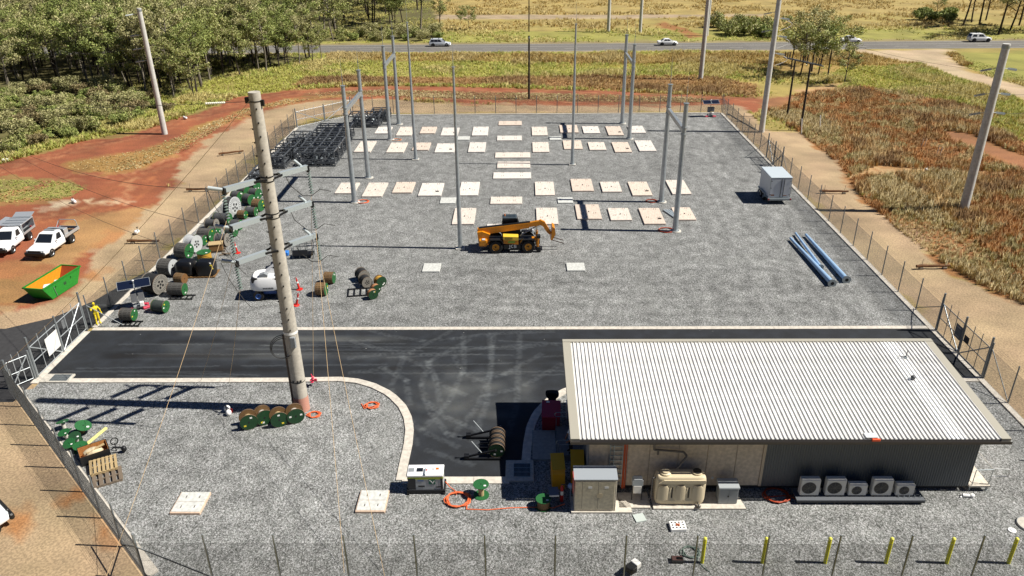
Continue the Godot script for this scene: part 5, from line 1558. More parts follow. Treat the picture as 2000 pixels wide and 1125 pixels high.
	for e in [[14.0, "highest"], [11.7, "middle"], [9.9, "lowest"]]:
		wire("dark conductor leading east from the square grey pole at its %s level" % e[1], sag(R + Vector3(1.5, e[0], -0.3), R + Vector3(26, e[0] - 1.0, -14), 0.6), 0.014, blk, "conductors of the square pole")
		wire("dark conductor leading west from the square grey pole at its %s level" % e[1], sag(R + Vector3(-1.5, e[0], 0), Vector3(32.91, 0, -105.64) + Vector3(1.4, e[0] + 0.5, 0), 0.8), 0.012, blk, "conductors of the square pole")

# ---------------------------------------------------------------- cable drums
func drum(label: String, spec: Array, W: float, flange: String, barrel: String, style: String, ang := 0.3, group := "cable drums along the western fence") -> Node3D:
	# spec: x, z, radius of the visible flange. style: lagged (slats all round), cable (open, wound), bare
	var R: float = spec[2]
	var t := thing("cable_drum", label, "cable drum", Vector3(spec[0], 0.02, spec[1]), -ang, group)
	var fm := mat("flange_" + flange, {"green": "27713a", "dkgreen": "174a26", "white": "d9dee0", "grey": "9c9890", "brown": "8a6238", "orange": "b56a2c", "black": "2b2c2e"}[flange], 0.6, 0.0, "wood", 1.2)
	var rim := mat("flange_rim", "6d5a48", 0.8)
	var bmat := mat("barrel_" + barrel, {"greywood": "6c6a66", "brownwood": "97774f", "black": "222326", "silver": "c4c8cc", "greycable": "56585b", "white": "dedad2", "cream": "d9be8c", "yellow": "d9a637", "copper": "c98b5c", "slate": "414a47"}[barrel], 0.75, 0.0, "wood", 2.0)
	for s in [-1.0, 1.0]:
		var q := MB.new()
		var x: float = 0.0 if s > 0 else -W
		q.cyl(Vector3(x - 0.025, R, 0), Vector3(x + 0.025, R, 0), R, R, 22, true)
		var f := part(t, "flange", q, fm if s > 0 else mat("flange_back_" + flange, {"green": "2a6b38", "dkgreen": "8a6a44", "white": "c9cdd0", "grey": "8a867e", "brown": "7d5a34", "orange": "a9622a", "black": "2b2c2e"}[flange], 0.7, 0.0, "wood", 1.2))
		var rg := MB.new()
		rg.cyl(Vector3(x - 0.03, R, 0), Vector3(x + 0.03, R, 0), R + 0.006, R + 0.006, 22, false)
		part(f, "rim", rg, rim if flange != "white" else fm)
		if s > 0:
			var hb := MB.new()
			hb.cyl(Vector3(0.02, R, 0), Vector3(0.032, R, 0), R * 0.12, R * 0.12, 12)
			part(f, "hub_hole", hb, mat("black_plastic"))
			if flange == "green" or flange == "dkgreen":
				for k in 2:
					var a := rng.randf() * TAU
					var st := MB.new()
					st.box(Vector3(0.028, R + sin(a) * R * 0.62, cos(a) * R * 0.62), Vector3(0.005, R * 0.2, R * 0.26))
					part(f, "sticker", st, mat("white_sign") if rng.randf() < 0.7 else mat("sticker_yellow", "d8c534", 0.6))
			elif flange == "white" or flange == "grey":
				var wn := MB.new()
				for k in 5:
					var a := TAU * k / 5
					wn.cyl(Vector3(0.024, R + sin(a) * R * 0.33, cos(a) * R * 0.33), Vector3(0.031, R + sin(a) * R * 0.33, cos(a) * R * 0.33), R * 0.13, R * 0.13, 8)
				if R > 0.8:
					for k in 28:
						var a := TAU * k / 28
						wn.box(Vector3(0.027, R + sin(a) * R * 0.74, cos(a) * R * 0.74), Vector3(0.006, R * 0.34, R * 0.035), Basis(Vector3.RIGHT, -a + PI / 2))
				part(f, "openings", wn, mat("black_plastic"))
	if style == "lagged":
		var q := MB.new()
		var n := 22
		for k in n:
			var a := TAU * (k + 0.5) / n
			q.col = Color(1, 1, 1) * rng.randf_range(0.75, 1.0)
			q.box(Vector3(-W * 0.5, R + sin(a) * R * 0.985, cos(a) * R * 0.985), Vector3(W - 0.06, 0.04, TAU * R / n - 0.025), Basis(Vector3.RIGHT, PI / 2 - a))
		part(t, "lagging", q, bmat)
		var core := MB.new()
		core.cyl(Vector3(-W, R, 0), Vector3(0, R, 0), R * 0.93, R * 0.93, 20, false)
		part(t, "cable", core, mat("cable_black"))
		for x in [0.3, 0.7]:
			var st := MB.new()
			st.cyl(Vector3(-W * x - 0.02, R, 0), Vector3(-W * x + 0.02, R, 0), R * 1.015, R * 1.015, 22, false)
			part(t, "strap", st, mat("strap_steel", "a8a8a6", 0.4, 0.4))
	else:
		var q := MB.new()
		var k: float = {"cable": 0.84, "bare": 0.45, "full": 0.95}[style]
		var n := 9
		for i in n:
			var x0 := -W + 0.03 + (W - 0.06) * i / n
			var x1 := -W + 0.03 + (W - 0.06) * (i + 1) / n
			q.col = Color(1, 1, 1) * rng.randf_range(0.82, 1.0)
			q.cyl(Vector3(x0, R, 0), Vector3((x0 + x1) * 0.5, R, 0), R * (k - 0.025), R * k, 20, false)
			q.cyl(Vector3((x0 + x1) * 0.5, R, 0), Vector3(x1, R, 0), R * k, R * (k - 0.025), 20, false)
		part(t, "cable" if style != "bare" else "barrel", q, bmat)
	return t
func upright(label: String, at: Vector3, R: float, H: float, flange: String, barrel: String, k := 0.45, tilt := Vector3.ZERO, group := "upright cable drums") -> Node3D:
	# a drum standing on one flange
	var t := thing("cable_drum", label, "cable drum", at, 0.0, group)
	t.rotation = tilt
	var fm := mat("flange_" + flange, {"green": "27713a", "dkgreen": "174a26", "white": "d9dee0", "grey": "9c9890", "brown": "8a6238", "orange": "b56a2c", "black": "2b2c2e"}[flange], 0.6, 0.0, "wood", 1.2)
	var bmat := mat("barrel_" + barrel, {"greywood": "6c6a66", "brownwood": "97774f", "black": "222326", "silver": "c4c8cc", "greycable": "56585b", "white": "dedad2", "cream": "d9be8c", "yellow": "d9a637", "copper": "c98b5c", "slate": "414a47"}[barrel], 0.75, 0.0, "wood", 2.0)
	for y in [0.02, H]:
		var q := MB.new()
		q.cyl(Vector3(0, y, 0), Vector3(0, y + 0.03, 0), R, R, 22)
		var f := part(t, "flange", q, fm)
		if y > 0.1:
			var h := MB.new()
			h.cyl(Vector3(0, y + 0.03, 0), Vector3(0, y + 0.036, 0), R * 0.08, R * 0.08, 10)
			part(f, "hub_hole", h, mat("black_plastic"))
			var st := MB.new()
			st.box(Vector3(R * 0.5, y + 0.034, R * 0.3), Vector3(R * 0.3, 0.004, R * 0.25))
			part(f, "sticker", st, mat("white_sign"))
	var b := MB.new()
	b.cyl(Vector3(0, 0.04, 0), Vector3(0, H, 0), R * k, R * k, 18, false)
	part(t, "barrel", b, bmat)
	return t
func skid(label: String, at: Vector3, turn: float, w: float, d: float) -> void:
	var t := thing("drum_skid", label, "skid", at, turn)
	for z in [-0.5, 0.5]:
		var q := MB.new()
		q.box(Vector3(0, 0.06, z * d), Vector3(w, 0.12, 0.1))
		part(t, "runner", q, mat("black_steel"))
	for k in 5:
		var q := MB.new()
		q.box(Vector3((k / 4.0 - 0.5) * w * 0.9, 0.1, 0), Vector3(0.08, 0.06, d))
		part(t, "cross_bar", q, mat("black_steel"))
func build_drums() -> void:
	drum("grey slatted drum with green end on a black skid nearest the gate", [-29.3, -51.63, 0.46], 0.95, "green", "greywood", "lagged", 0.12).position.y = 0.12
	skid("low black steel skid under the drum nearest the gate", Vector3(-29.42, 0, -51.13), 0.0, 1.5, 0.7)
	drum("dark green ribbed drum with green end, second drum from the gate", [-27.52, -53.11, 0.47], 1.0, "green", "slate", "full", 0.2)
	drum("grey slatted strapped drum with green end on a low stand", [-27.15, -55.94, 0.49], 1.25, "green", "greywood", "lagged", 0.1).position.y = 0.1
	skid("low black steel stand under the grey strapped drum", Vector3(-27.29, 0, -55.56), 0.0, 1.9, 0.7)
	drum("huge drum of black cable with a grey spoked flange", [-29.21, -56.31, 0.83], 1.25, "grey", "black", "full", 0.35)
	drum("small brown wooden slatted drum beside the huge black cable drum", [-28.07, -58.21, 0.43], 0.75, "brown", "brownwood", "lagged", 0.25)
	drum("grey slatted drum with a large white end beside the black bags", [-29.61, -59.89, 0.7], 1.15, "white", "greywood", "lagged", 0.2)
	drum("grey slatted drum with green end left of the wrapped bags", [-29.67, -63.49, 0.66], 1.1, "green", "greywood", "lagged", 0.25)
	drum("drum of bright silver cable with a large white end", [-29.48, -64.85, 0.79], 0.85, "white", "silver", "cable", 0.3)
	drum("grey drum with green end behind the silver cable drum", [-29.41, -66.44, 0.47], 0.9, "green", "greycable", "full", 0.2)
	drum("grey slatted drum with green end and brown tail in mid row", [-29.03, -67.39, 0.6], 1.2, "green", "greywood", "lagged", 0.2)
	drum("green ended drum just behind the slatted drum in mid row", [-28.82, -68.31, 0.53], 0.8, "green", "greycable", "full", 0.2)
	drum("grey banded drum without a green end beside the wooden crate", [-27.18, -66.21, 0.61], 1.0, "grey", "greycable", "cable", 0.15)
	drum("dark drum with green end right of the grey banded drum", [-27.23, -68.54, 0.49], 0.8, "green", "greycable", "full", 0.2)
	drum("grey drum low beside the fence kerb behind mid row", [-29.75, -70.54, 0.5], 1.0, "grey", "greycable", "cable", 0.2)
	drum("long grey and green drum in front of the white spoked wheel drum", [-28.86, -71.77, 0.56], 1.5, "green", "greycable", "full", 0.15)
	drum("green ended drum half hidden by the middle crossarm", [-27.29, -70.25, 0.5], 0.9, "green", "greycable", "full", 0.2)
	drum("huge drum of black cable with a white spoked wheel flange", [-28.88, -73.68, 1.06], 0.75, "white", "black", "full", 0.25)
	drum("small drum of brown wood with green end beside the white wheel", [-27.76, -73.27, 0.41], 0.75, "green", "brownwood", "lagged", 0.2)
	drum("grey drum with green end left of the big pole's shaft", [-26.94, -74, 0.47], 1.0, "green", "greycable", "full", 0.15)
	drum("leftmost green drum in the cluster behind the white wheel", [-29.89, -78.26, 0.57], 0.9, "green", "greycable", "full", 0.4)
	drum("upper green drum in the cluster behind the white wheel", [-29.64, -79.73, 0.58], 0.9, "green", "greycable", "full", 0.4)
	drum("front green drum in the cluster behind the white wheel", [-28.39, -77.29, 0.57], 0.9, "green", "greycable", "full", 0.5)
	drum("right green drum in the cluster behind the white wheel", [-28.21, -79.05, 0.58], 0.9, "green", "greycable", "full", 0.4)
	drum("brown slatted green ended drum against the big pole's outline", [-26.8, -75.44, 0.61], 0.8, "green", "brownwood", "lagged", 0.3)
	drum("farthest green drum with yellow stickers near the steel frames", [-29.27, -81.98, 0.51], 0.8, "green", "greycable", "full", 0.5)
	upright("upright drum with green top and orange sides beside the wooden crate", Vector3(-28.33, 0, -63.38), 0.62, 0.62, "green", "yellow", 0.97)
	# by the big pole: four large drums in a row
	var nd := "drums beside the big pole"
	drum("leftmost of the four dark green drums by the big pole, yellow wound", [-16.29, -38, 0.52], 0.62, "dkgreen", "cream", "bare", 1.15, nd)
	drum("second of the four dark green drums by the big pole, white wound", [-15.5, -38.46, 0.52], 0.62, "dkgreen", "white", "bare", 1.0, nd)
	drum("third of the four dark green drums by the big pole, cream wound", [-14.54, -38.25, 0.52], 0.62, "dkgreen", "cream", "bare", 1.15, nd)
	drum("rightmost of the four dark green drums, touching the big pole", [-13.65, -38.61, 0.52], 0.62, "dkgreen", "white", "bare", 1.15, nd)
	var md := "drums in the middle of the gravel"
	drum("brown slatted drum with green end, nearer of the middle pair", [-15.75, -56.02, 0.51], 0.75, "green", "brownwood", "lagged", 0.1, md)
	drum("brown slatted drum with green end, farther of the middle pair", [-15.61, -58.24, 0.47], 0.75, "green", "brownwood", "lagged", 0.1, md)
	drum("black strapped cable reel standing farthest in the black frame", [-13.12, -58.43, 0.51], 0.8, "grey", "black", "full", 1.0, md)
	drum("black strapped cable reel nearer in the black frame", [-12.67, -57.35, 0.46], 0.75, "grey", "black", "full", 1.0, md)
	drum("nearest dark green and copper drum of the leaning trio", [-11.8, -55.19, 0.41], 0.35, "dkgreen", "copper", "full", 1.0, md)
	drum("middle dark green drum of the leaning trio", [-11.7, -56.28, 0.37], 0.35, "dkgreen", "copper", "full", 0.9, md)
	drum("farthest drum of the leaning trio with bright yellow winding", [-11.51, -57.43, 0.46], 0.5, "dkgreen", "yellow", "cable", 0.9, md)
	skid("black steel frame lying under the strapped reels", Vector3(-13.05, 0, -56.39), 0.15, 2.2, 1.3)
	upright("upright green drum with bare core beside the generator", Vector3(-2.18, 0, -32.19), 0.42, 0.75, "green", "cream", 0.35, Vector3.ZERO)
	upright("upright green topped drum in shade beside the folding table", Vector3(1.08, 0, -31.3), 0.4, 0.55, "green", "brownwood", 0.8)
	# heap of empty green reels in the corner
	var hp := "empty reels heaped by the corner fence"
	upright("bright green dished reel at the back left of the corner heap", Vector3(-27.38, 0, -37.87), 0.36, 0.6, "green", "white", 0.3, Vector3(-0.25, 0, 0.2), hp)
	upright("large pale green reel top at the back right of the corner heap", Vector3(-26.28, 0, -37.66), 0.46, 0.62, "green", "brownwood", 0.35, Vector3(0.25, 0.5, -0.3), hp)
	upright("small green reel in the middle of the corner heap", Vector3(-26.8, 0, -37.07), 0.34, 0.55, "green", "white", 0.35, Vector3(0.15, 0, 0.15), hp)
	upright("small dark green reel leaning in the middle of the corner heap", Vector3(-26.18, 0, -36.87), 0.34, 0.5, "dkgreen", "white", 0.35, Vector3(0.3, 0.4, 0.0), hp)
	upright("green reel leaning at the front left of the corner heap", Vector3(-26.09, 0, -36.29), 0.36, 0.45, "green", "cream", 0.35, Vector3(0.35, 0.2, 0.2), hp)
	upright("flat green reel at the front of the corner heap beside the crate", Vector3(-25.47, 0, -36.01), 0.4, 0.36, "green", "white", 0.4, Vector3(0.1, 0, -0.1), hp)

# ---------------------------------------------------------------- stacked steel frames
func frame_stack(label: String, at: Vector3, L: float, D: float, H: float, n: int, m: Material, mb: Mesh) -> void:
	# cage: rails along x at three heights, cross members, uprights, and steel packed inside
	var t := thing("steel_frame_stack", label, "steel frames", at, 0.0, "stacked steel frames")
	var w := 0.12
	for y in [0.1, H * 0.5, H]:
		for z in [-0.5, 0.0, 0.5]:
			if z == 0.0 and y < H * 0.9: continue
			piece(t, "rail", mb, m, Vector3(0, y, z * D), Vector3(L, w, w))
	for i in n + 1:
		var x := (float(i) / n - 0.5) * (L - w)
		for y in [0.1, H]: piece(t, "cross_member", mb, m, Vector3(x, y + w * 0.35, 0), Vector3(w, w, D - w))
		for z in [-0.5, 0.5]: piece(t, "upright", mb, m, Vector3(x, H * 0.5 + 0.05, z * (D - 0.02)), Vector3(w, H, w * 0.9))
	var ins := MB.new()
	for y in [0.22]:
		for z in 5: ins.box(Vector3(0, y * H + 0.05, (z / 4.0 - 0.5) * D * 0.8), Vector3(L * 0.94, H * 0.16, D * 0.13))
	for k in 60:
		var p := Vector3(rng.randf_range(-0.45, 0.45) * L, rng.randf_range(0.25, 0.8) * H, rng.randf_range(-0.42, 0.42) * D)
		var d := Vector3(rng.randf_range(-1, 1), rng.randf_range(-0.6, 0.6), rng.randf_range(-0.6, 0.6)).normalized() * rng.randf_range(0.25, 0.7)
		ins.bar(p - d, p + d, rng.randf_range(0.05, 0.12), rng.randf_range(0.05, 0.12))
	part(t, "packed_fittings", ins, mat("frame_steel"))
	var lite := MB.new()
	for k in 14:
		var p := Vector3(rng.randf_range(-0.44, 0.44) * L, rng.randf_range(0.2, 0.75) * H, rng.randf_range(-0.2, 0.46) * D)
		lite.box(p, Vector3(rng.randf_range(0.15, 0.4), rng.randf_range(0.1, 0.3), rng.randf_range(0.1, 0.25)), Basis(Vector3(0.3, 1, 0.2).normalized(), rng.randf() * TAU))
	part(t, "galvanised_fittings", lite, mat("galvanised"))
	for k in 5:
		var x := rng.randf_range(-0.42, 0.42) * L
		piece(t, "side_brace", mb, m, Vector3(x, H * 0.5, D * 0.46), Vector3(w * 0.7, H * 0.95, w * 0.5), Basis(Vector3.BACK, rng.randf_range(-0.5, 0.5)))
func build_frames() -> void:
	var m := mat("frame_steel", "6a6e73", 0.35, 0.5)
	var mb := BoxMesh.new()
	for i in 6:
		frame_stack("%s long black steel frame stack from the front in the main pile" % ORD[i], Vector3([-24.9, -24.8, -24.85, -24.9, -25.0, -25.1][i], 0.02, [-91.7, -94.1, -96.4, -98.7, -101.0, -103.6][i]), [4.9, 4.7, 4.8, 4.8, 4.7, 4.6][i], 2.05, 1.75, 4, m, mb)
	frame_stack("small black steel frame stack nearest the fence kerb", Vector3(-29.6, 0.02, -91.3), 2.6, 3.2, 1.5, 2, m, mb)
	frame_stack("small black steel frame stack second from the front by the fence", Vector3(-29.2, 0.02, -95.2), 2.4, 3.4, 1.6, 2, m, mb)
	frame_stack("small black steel frame stack third from the front by the fence", Vector3(-28.9, 0.02, -99.4), 2.4, 3.6, 1.6, 2, m, mb)
	frame_stack("low black steel frame stack behind the cable drums", Vector3(-30.4, 0.02, -87.0), 1.6, 3.6, 0.8, 2, m, mb)
	frame_stack("black steel frame stack behind the nearer left portal masts", Vector3(-22.3, 0.02, -110.6), 4.4, 3.2, 1.6, 4, m, mb)
	frame_stack("farthest black steel frame stack beside the back fence", Vector3(-20.6, 0.02, -113.6), 2.6, 2.4, 1.5, 2, m, mb)

# ---------------------------------------------------------------- machines
func wheel(t: Node3D, at: Vector3, R: float, w: float, rim: Material, side := 1.0) -> void:
	var q := MB.new()
	q.lathe([[R * 0.55, -w * 0.5], [R * 0.92, -w * 0.5], [R, -w * 0.36], [R, w * 0.36], [R * 0.92, w * 0.5], [R * 0.55, w * 0.5]], 22, at, Vector3.BACK)
	if R > 0.5:
		for k in 20:
			var a := TAU * k / 20
			q.box(at + Vector3(cos(a) * R, sin(a) * R, (w * 0.2 if k % 2 else -w * 0.2)), Vector3(0.06, 0.1, w * 0.5), Basis(Vector3.BACK, a))
	var ty := part(t, "tyre", q, mat("tyre"))
	var r := MB.new()
	r.lathe([[0.0, side * w * 0.25], [R * 0.22, side * w * 0.28], [R * 0.26, side * w * 0.2], [R * 0.5, side * w * 0.3], [R * 0.58, side * w * 0.46]], 18, at, Vector3.BACK)
	r.lathe([[0.0, -side * w * 0.3], [R * 0.57, -side * w * 0.4]], 14, at, Vector3.BACK)
	part(ty, "rim", r, rim)
	var h := MB.new()
	h.cyl(at + Vector3(0, 0, side * w * 0.26), at + Vector3(0, 0, side * w * 0.36), R * 0.14, R * 0.12, 10)
	part(ty, "hub", h, mat("black_steel"))
func lettering(parent: Node3D, called: String, text: String, size: float, m: Material, tf: Transform3D) -> void:
	var tm := TextMesh.new()
	tm.text = text
	tm.font = SystemFont.new()
	tm.font.font_names = PackedStringArray(["Droid Sans"])
	tm.font.font_weight = 700
	tm.font_size = 64
	tm.pixel_size = size / 64.0
	tm.depth = 0.01
	var o := MeshInstance3D.new()
	o.mesh = tm
	o.material_override = m
	o.name = called
	o.transform = tf
	parent.add_child(o, true)
func build_machines() -> void:
	var yel := mat("machine_yellow", "d98a12", 0.4, 0.0, "blotch", 0.8)
	var pale := mat("machine_pale", "e0b93c", 0.5)
	var blk := mat("black_steel")
	# telehandler, boom to the right
	var t := thing("telehandler", "yellow telescopic handler with black cab parked on the gravel", "telehandler", Vector3(-0.95, 0.02, -65.4), 0.03)
	var rimy := mat("rim_yellow", "c98a1c", 0.5)
	for x in [-1.42, 1.5]:
		for s in [-1.0, 1.0]: wheel(t, Vector3(x, 0.6, s * 0.98), 0.6, 0.42, rimy, s)
	var ch := MB.new()
	ch.cbox(Vector3(-0.2, 0.85, 0), Vector3(4.6, 0.5, 1.0), 0.05)
	for x in [-1.42, 1.5]: ch.cyl(Vector3(x, 0.6, -0.9), Vector3(x, 0.6, 0.9), 0.16, 0.16, 8)
	part(t, "chassis", ch, blk)
	var rr := MB.new()
	rr.prism([Vector2(-2.95, 0.75), Vector2(-2.05, 0.62), Vector2(-2.0, 1.4), Vector2(-1.9, 1.62), Vector2(-2.6, 1.9), Vector2(-3.05, 1.85)], Vector3.ZERO, Vector3.RIGHT, Vector3.UP, Vector3.BACK * 0.62)
	rr.cbox(Vector3(-2.55, 0.95, 0.75), Vector3(0.75, 0.6, 0.6), 0.06)
	rr.cbox(Vector3(-2.55, 0.95, -0.75), Vector3(0.75, 0.6, 0.6), 0.06)
	part(t, "counterweight", rr, yel)
	for e in [[-2.5, 1.28, 0.9], [-2.5, 1.28, -0.9]]:
		var l := MB.new()
		l.cbox(Vector3(e[0], e[1], e[2]), Vector3(0.3, 0.12, 0.26), 0.03)
		part(t, "rear_lamp", l, mat("lens_clear"))
	var fd := MB.new()
	for x in [-1.42, 1.5]:
		for s in [-1.0, 1.0]: fd.prism([Vector2(-0.72, 1.0), Vector2(-0.5, 1.34), Vector2(0.5, 1.34), Vector2(0.72, 1.0), Vector2(0.66, 0.96), Vector2(0.46, 1.27), Vector2(-0.46, 1.27), Vector2(-0.66, 0.96)], Vector3(x, 0, s * 0.98), Vector3.RIGHT, Vector3.UP, Vector3.BACK * 0.24)
	part(t, "fenders", fd, blk)
	var eng := MB.new()
	eng.prism([Vector2(-0.72, 0.95), Vector2(0.62, 0.85), Vector2(0.6, 1.45), Vector2(0.6, 1.55), Vector2(-0.72, 1.62)], Vector3(0, 0, 0.8), Vector3.RIGHT, Vector3.UP, Vector3.BACK * 0.36)
	var ep := part(t, "engine_cover", eng, yel)
	var et := MB.new()
	et.prism([Vector2(-0.74, 1.64), Vector2(0.62, 1.57), Vector2(0.62, 1.24), Vector2(0.58, 1.24), Vector2(-0.74, 1.3)], Vector3(0, 0, 0.82), Vector3.RIGHT, Vector3.UP, Vector3.BACK * 0.36)
	part(ep, "bonnet", et, pale)
	for k in 7:
		var v := MB.new()
		v.box(Vector3(-0.55 + k * 0.1, 1.46, 1.185), Vector3(0.03, 0.22, 0.02))
		part(ep, "vent_slot", v, blk)
	var lb := MB.new()
	lb.box(Vector3(0.0, 1.1, 1.17), Vector3(0.6, 0.18, 0.02))
	part(ep, "green_label", lb, mat("label_green", "6f8f2a", 0.6))
	var tank := MB.new()
	tank.cbox(Vector3(0.05, 0.62, 0.92), Vector3(1.6, 0.52, 0.4), 0.06)
	tank.cbox(Vector3(0.05, 0.62, -0.92), Vector3(1.6, 0.52, 0.4), 0.06)
	var tp := part(t, "side_tank", tank, mat("black_plastic"))
	lettering(tp, "lettering", "JCB", 0.42, mat("white_sign"), Transform3D(Basis(), Vector3(0.12, 0.66, 1.125)))
	# boom
	var bo := MB.new()
	bo.prism([Vector2(-2.98, 1.72), Vector2(-2.6, 1.5), Vector2(1.6, 2.08), Vector2(1.75, 2.58), Vector2(-2.98, 2.06)], Vector3(0, 0, 0.12), Vector3.RIGHT, Vector3.UP, Vector3.BACK * 0.2)
	var bp := part(t, "boom", bo, yel)
	var bt := MB.new()
	bt.prism([Vector2(-2.9, 2.07), Vector2(1.7, 2.575), Vector2(1.7, 2.64), Vector2(-2.9, 2.13)], Vector3(0, 0, 0.1), Vector3.RIGHT, Vector3.UP, Vector3.BACK * 0.17)
	part(bp, "hose_cover", bt, blk)
	var ib := MB.new()
	ib.prism([Vector2(1.5, 2.14), Vector2(2.55, 2.3), Vector2(2.95, 2.6), Vector2(2.7, 2.76), Vector2(1.5, 2.54)], Vector3(0, 0, 0.12), Vector3.RIGHT, Vector3.UP, Vector3.BACK * 0.15)
	part(bp, "inner_boom", ib, yel)
	var hd := MB.new()
	hd.prism([Vector2(2.6, 2.82), Vector2(3.0, 2.62), Vector2(3.3, 2.1), Vector2(3.62, 1.55), Vector2(3.5, 1.35), Vector2(3.22, 1.6), Vector2(2.85, 2.2), Vector2(2.4, 2.42)], Vector3(0, 0, 0.12), Vector3.RIGHT, Vector3.UP, Vector3.BACK * 0.13)
	part(bp, "boom_head", hd, yel)
	var cr := MB.new()
	cr.prism([Vector2(3.55, 1.0), Vector2(3.72, 1.05), Vector2(3.98, 1.6), Vector2(3.9, 2.15), Vector2(3.68, 2.3), Vector2(3.62, 1.7)], Vector3(0, 0, 0.12), Vector3.RIGHT, Vector3.UP, Vector3.BACK * 0.55)
	part(t, "carriage", cr, yel)
	for z in [-0.25, 0.5]:
		var fk := MB.new()
		fk.bar(Vector3(3.72, 1.75, z), Vector3(3.62, 0.98, z), 0.1, 0.06, Vector3.RIGHT)
		fk.bar(Vector3(3.6, 1.0, z), Vector3(4.75, 0.62, z), 0.1, 0.05)
		part(t, "fork", fk, mat("fork_steel", "4a3c34", 0.5, 0.3))
	var ra := MB.new()
	ra.cyl(Vector3(0.8, 1.3, 0.12), Vector3(2.5, 2.3, 0.12), 0.07, 0.07, 8)
	ra.cyl(Vector3(2.3, 2.3, 0.2), Vector3(2.3, 1.7, 0.2), 0.06, 0.06, 8)
	part(t, "lift_ram", ra, mat("chrome", "b8bcc0", 0.2, 0.8))
	var fr := MB.new()
	fr.cbox(Vector3(2.15, 1.25, 0.75), Vector3(0.7, 0.28, 0.36), 0.04)
	fr.cbox(Vector3(2.35, 0.95, 0.85), Vector3(0.22, 0.9, 0.28), 0.03)
	fr.cbox(Vector3(2.35, 0.95, -0.85), Vector3(0.22, 0.9, 0.28), 0.03)
	part(t, "stabiliser", fr, yel)
	var fb := MB.new()
	fb.cbox(Vector3(2.42, 1.5, 0.85), Vector3(0.36, 0.28, 0.4), 0.04)
	for s in [-1.0, 1.0]: fb.cbox(Vector3(2.45, 0.28, s * 0.9), Vector3(0.4, 0.5, 0.36), 0.05)
	part(t, "stabiliser_foot", fb, blk)
	# cab
	var cb := MB.new()
	cb.prism([Vector2(-0.85, 1.1), Vector2(0.85, 1.1), Vector2(0.85, 1.75), Vector2(-0.85, 1.75)], Vector3(0, 0, -0.72), Vector3.RIGHT, Vector3.UP, Vector3.BACK * 0.44)
	for e in [[-0.82, 1.75, -0.72, 2.75], [0.82, 1.75, 0.5, 2.75], [0.1, 1.75, 0.0, 2.78]]:
		for z in [-1.12, -0.32]: cb.bar(Vector3(e[0], e[1], z), Vector3(e[2], e[3], z), 0.07, 0.07)
	var cp := part(t, "cab", cb, blk)
	var gl := MB.new()
	gl.prism([Vector2(-0.8, 1.72), Vector2(0.8, 1.72), Vector2(0.48, 2.72), Vector2(-0.7, 2.72)], Vector3(0, 0, -0.72), Vector3.RIGHT, Vector3.UP, Vector3.BACK * 0.38)
	part(cp, "windows", gl, mat("glass_dark"))
	var rf := MB.new()
	rf.cbox(Vector3(-0.12, 2.82, -0.72), Vector3(1.3, 0.14, 0.9), 0.06)
	for k in 7: rf.box(Vector3(-0.35 + k * 0.12, 2.91, -0.72), Vector3(0.03, 0.04, 0.7))
	part(cp, "roof", rf, mat("cab_roof", "3c4850", 0.5, 0.1))
	var bc := MB.new()
	bc.cyl(Vector3(-0.55, 2.9, -0.72), Vector3(-0.55, 3.08, -0.72), 0.07, 0.05, 8)
	part(cp, "beacon", bc, mat("lens_amber"))
	var mr := MB.new()
	mr.cbox(Vector3(1.9, 2.0, 0.9), Vector3(0.12, 0.4, 0.3), 0.03)
	part(cp, "mirror", mr, mat("lens_clear"))
	# boom lift: white turntable over a blue chassis, boom reaching back to its basket
	var l := thing("boom_lift", "white boom lift with blue chassis behind the big concrete pole", "boom lift", Vector3(-20.15, 0.02, -56.0), 0.12)
	for x in [-0.85, 0.95]:
		for s in [-1.0, 1.0]: wheel(l, Vector3(x, 0.42, s * 0.85), 0.42, 0.3, mat("rim_blue", "2f5fa8", 0.5), s)
	var lc := MB.new()
	lc.cbox(Vector3(0.05, 0.62, 0), Vector3(2.6, 0.45, 1.3), 0.06)
	part(l, "chassis", lc, mat("lift_blue", "1f4a92", 0.45))
	var rings := []
	for lv in [[0.85, 0.94, 0.0], [0.95, 1.0, 0.0], [1.3, 1.0, 0.0], [1.75, 0.93, 0.05], [1.95, 0.8, 0.1]]:
		var r := []
		for k in 24:
			var a := TAU * k / 24
			r.append(Vector3(signf(cos(a)) * pow(absf(cos(a)), 0.6) * 1.5 * lv[1], lv[0], signf(sin(a)) * pow(absf(sin(a)), 0.55) * 1.05 * lv[1]))
		rings.append(r)
	var tt := MB.new()
	tt.skin(rings)
	tt.prism([Vector2(-0.5, 1.85), Vector2(1.3, 1.7), Vector2(1.3, 2.7), Vector2(0.9, 2.85)], Vector3(0, 0, -0.35), Vector3.RIGHT, Vector3.UP, Vector3.BACK * 0.5)
	var ttp := part(l, "turntable", tt, mat("lift_white", "e4e5e6", 0.4))
	var pn := MB.new()
	pn.prism([Vector2(-0.55, 1.7), Vector2(0.15, 1.7), Vector2(0.12, 2.15), Vector2(-0.1, 2.28), Vector2(-0.5, 2.18)], Vector3(-0.1, 0, 0.6), Vector3.RIGHT, Vector3.UP, Vector3.BACK * 0.2)
	part(ttp, "control_box", pn, mat("cab_grey", "8b9094", 0.5, 0.1))
	var ys := MB.new()
	ys.box(Vector3(-0.12, 1.85, 0.81), Vector3(0.26, 0.2, 0.02))
	part(ttp, "warning_label", ys, mat("label_yellow", "c9a821", 0.6))
	var rc := MB.new()
	rc.cbox(Vector3(-1.0, 1.72, 0.62), Vector3(0.5, 0.4, 0.5), 0.03)
	part(ttp, "engine_opening", rc, mat("black_plastic"))
	var gp := MB.new()
	gp.box(Vector3(0.68, 1.955, 0.45), Vector3(0.42, 0.02, 0.42))
	part(ttp, "grey_panel", gp, mat("slate_top", "6e7580", 0.5))
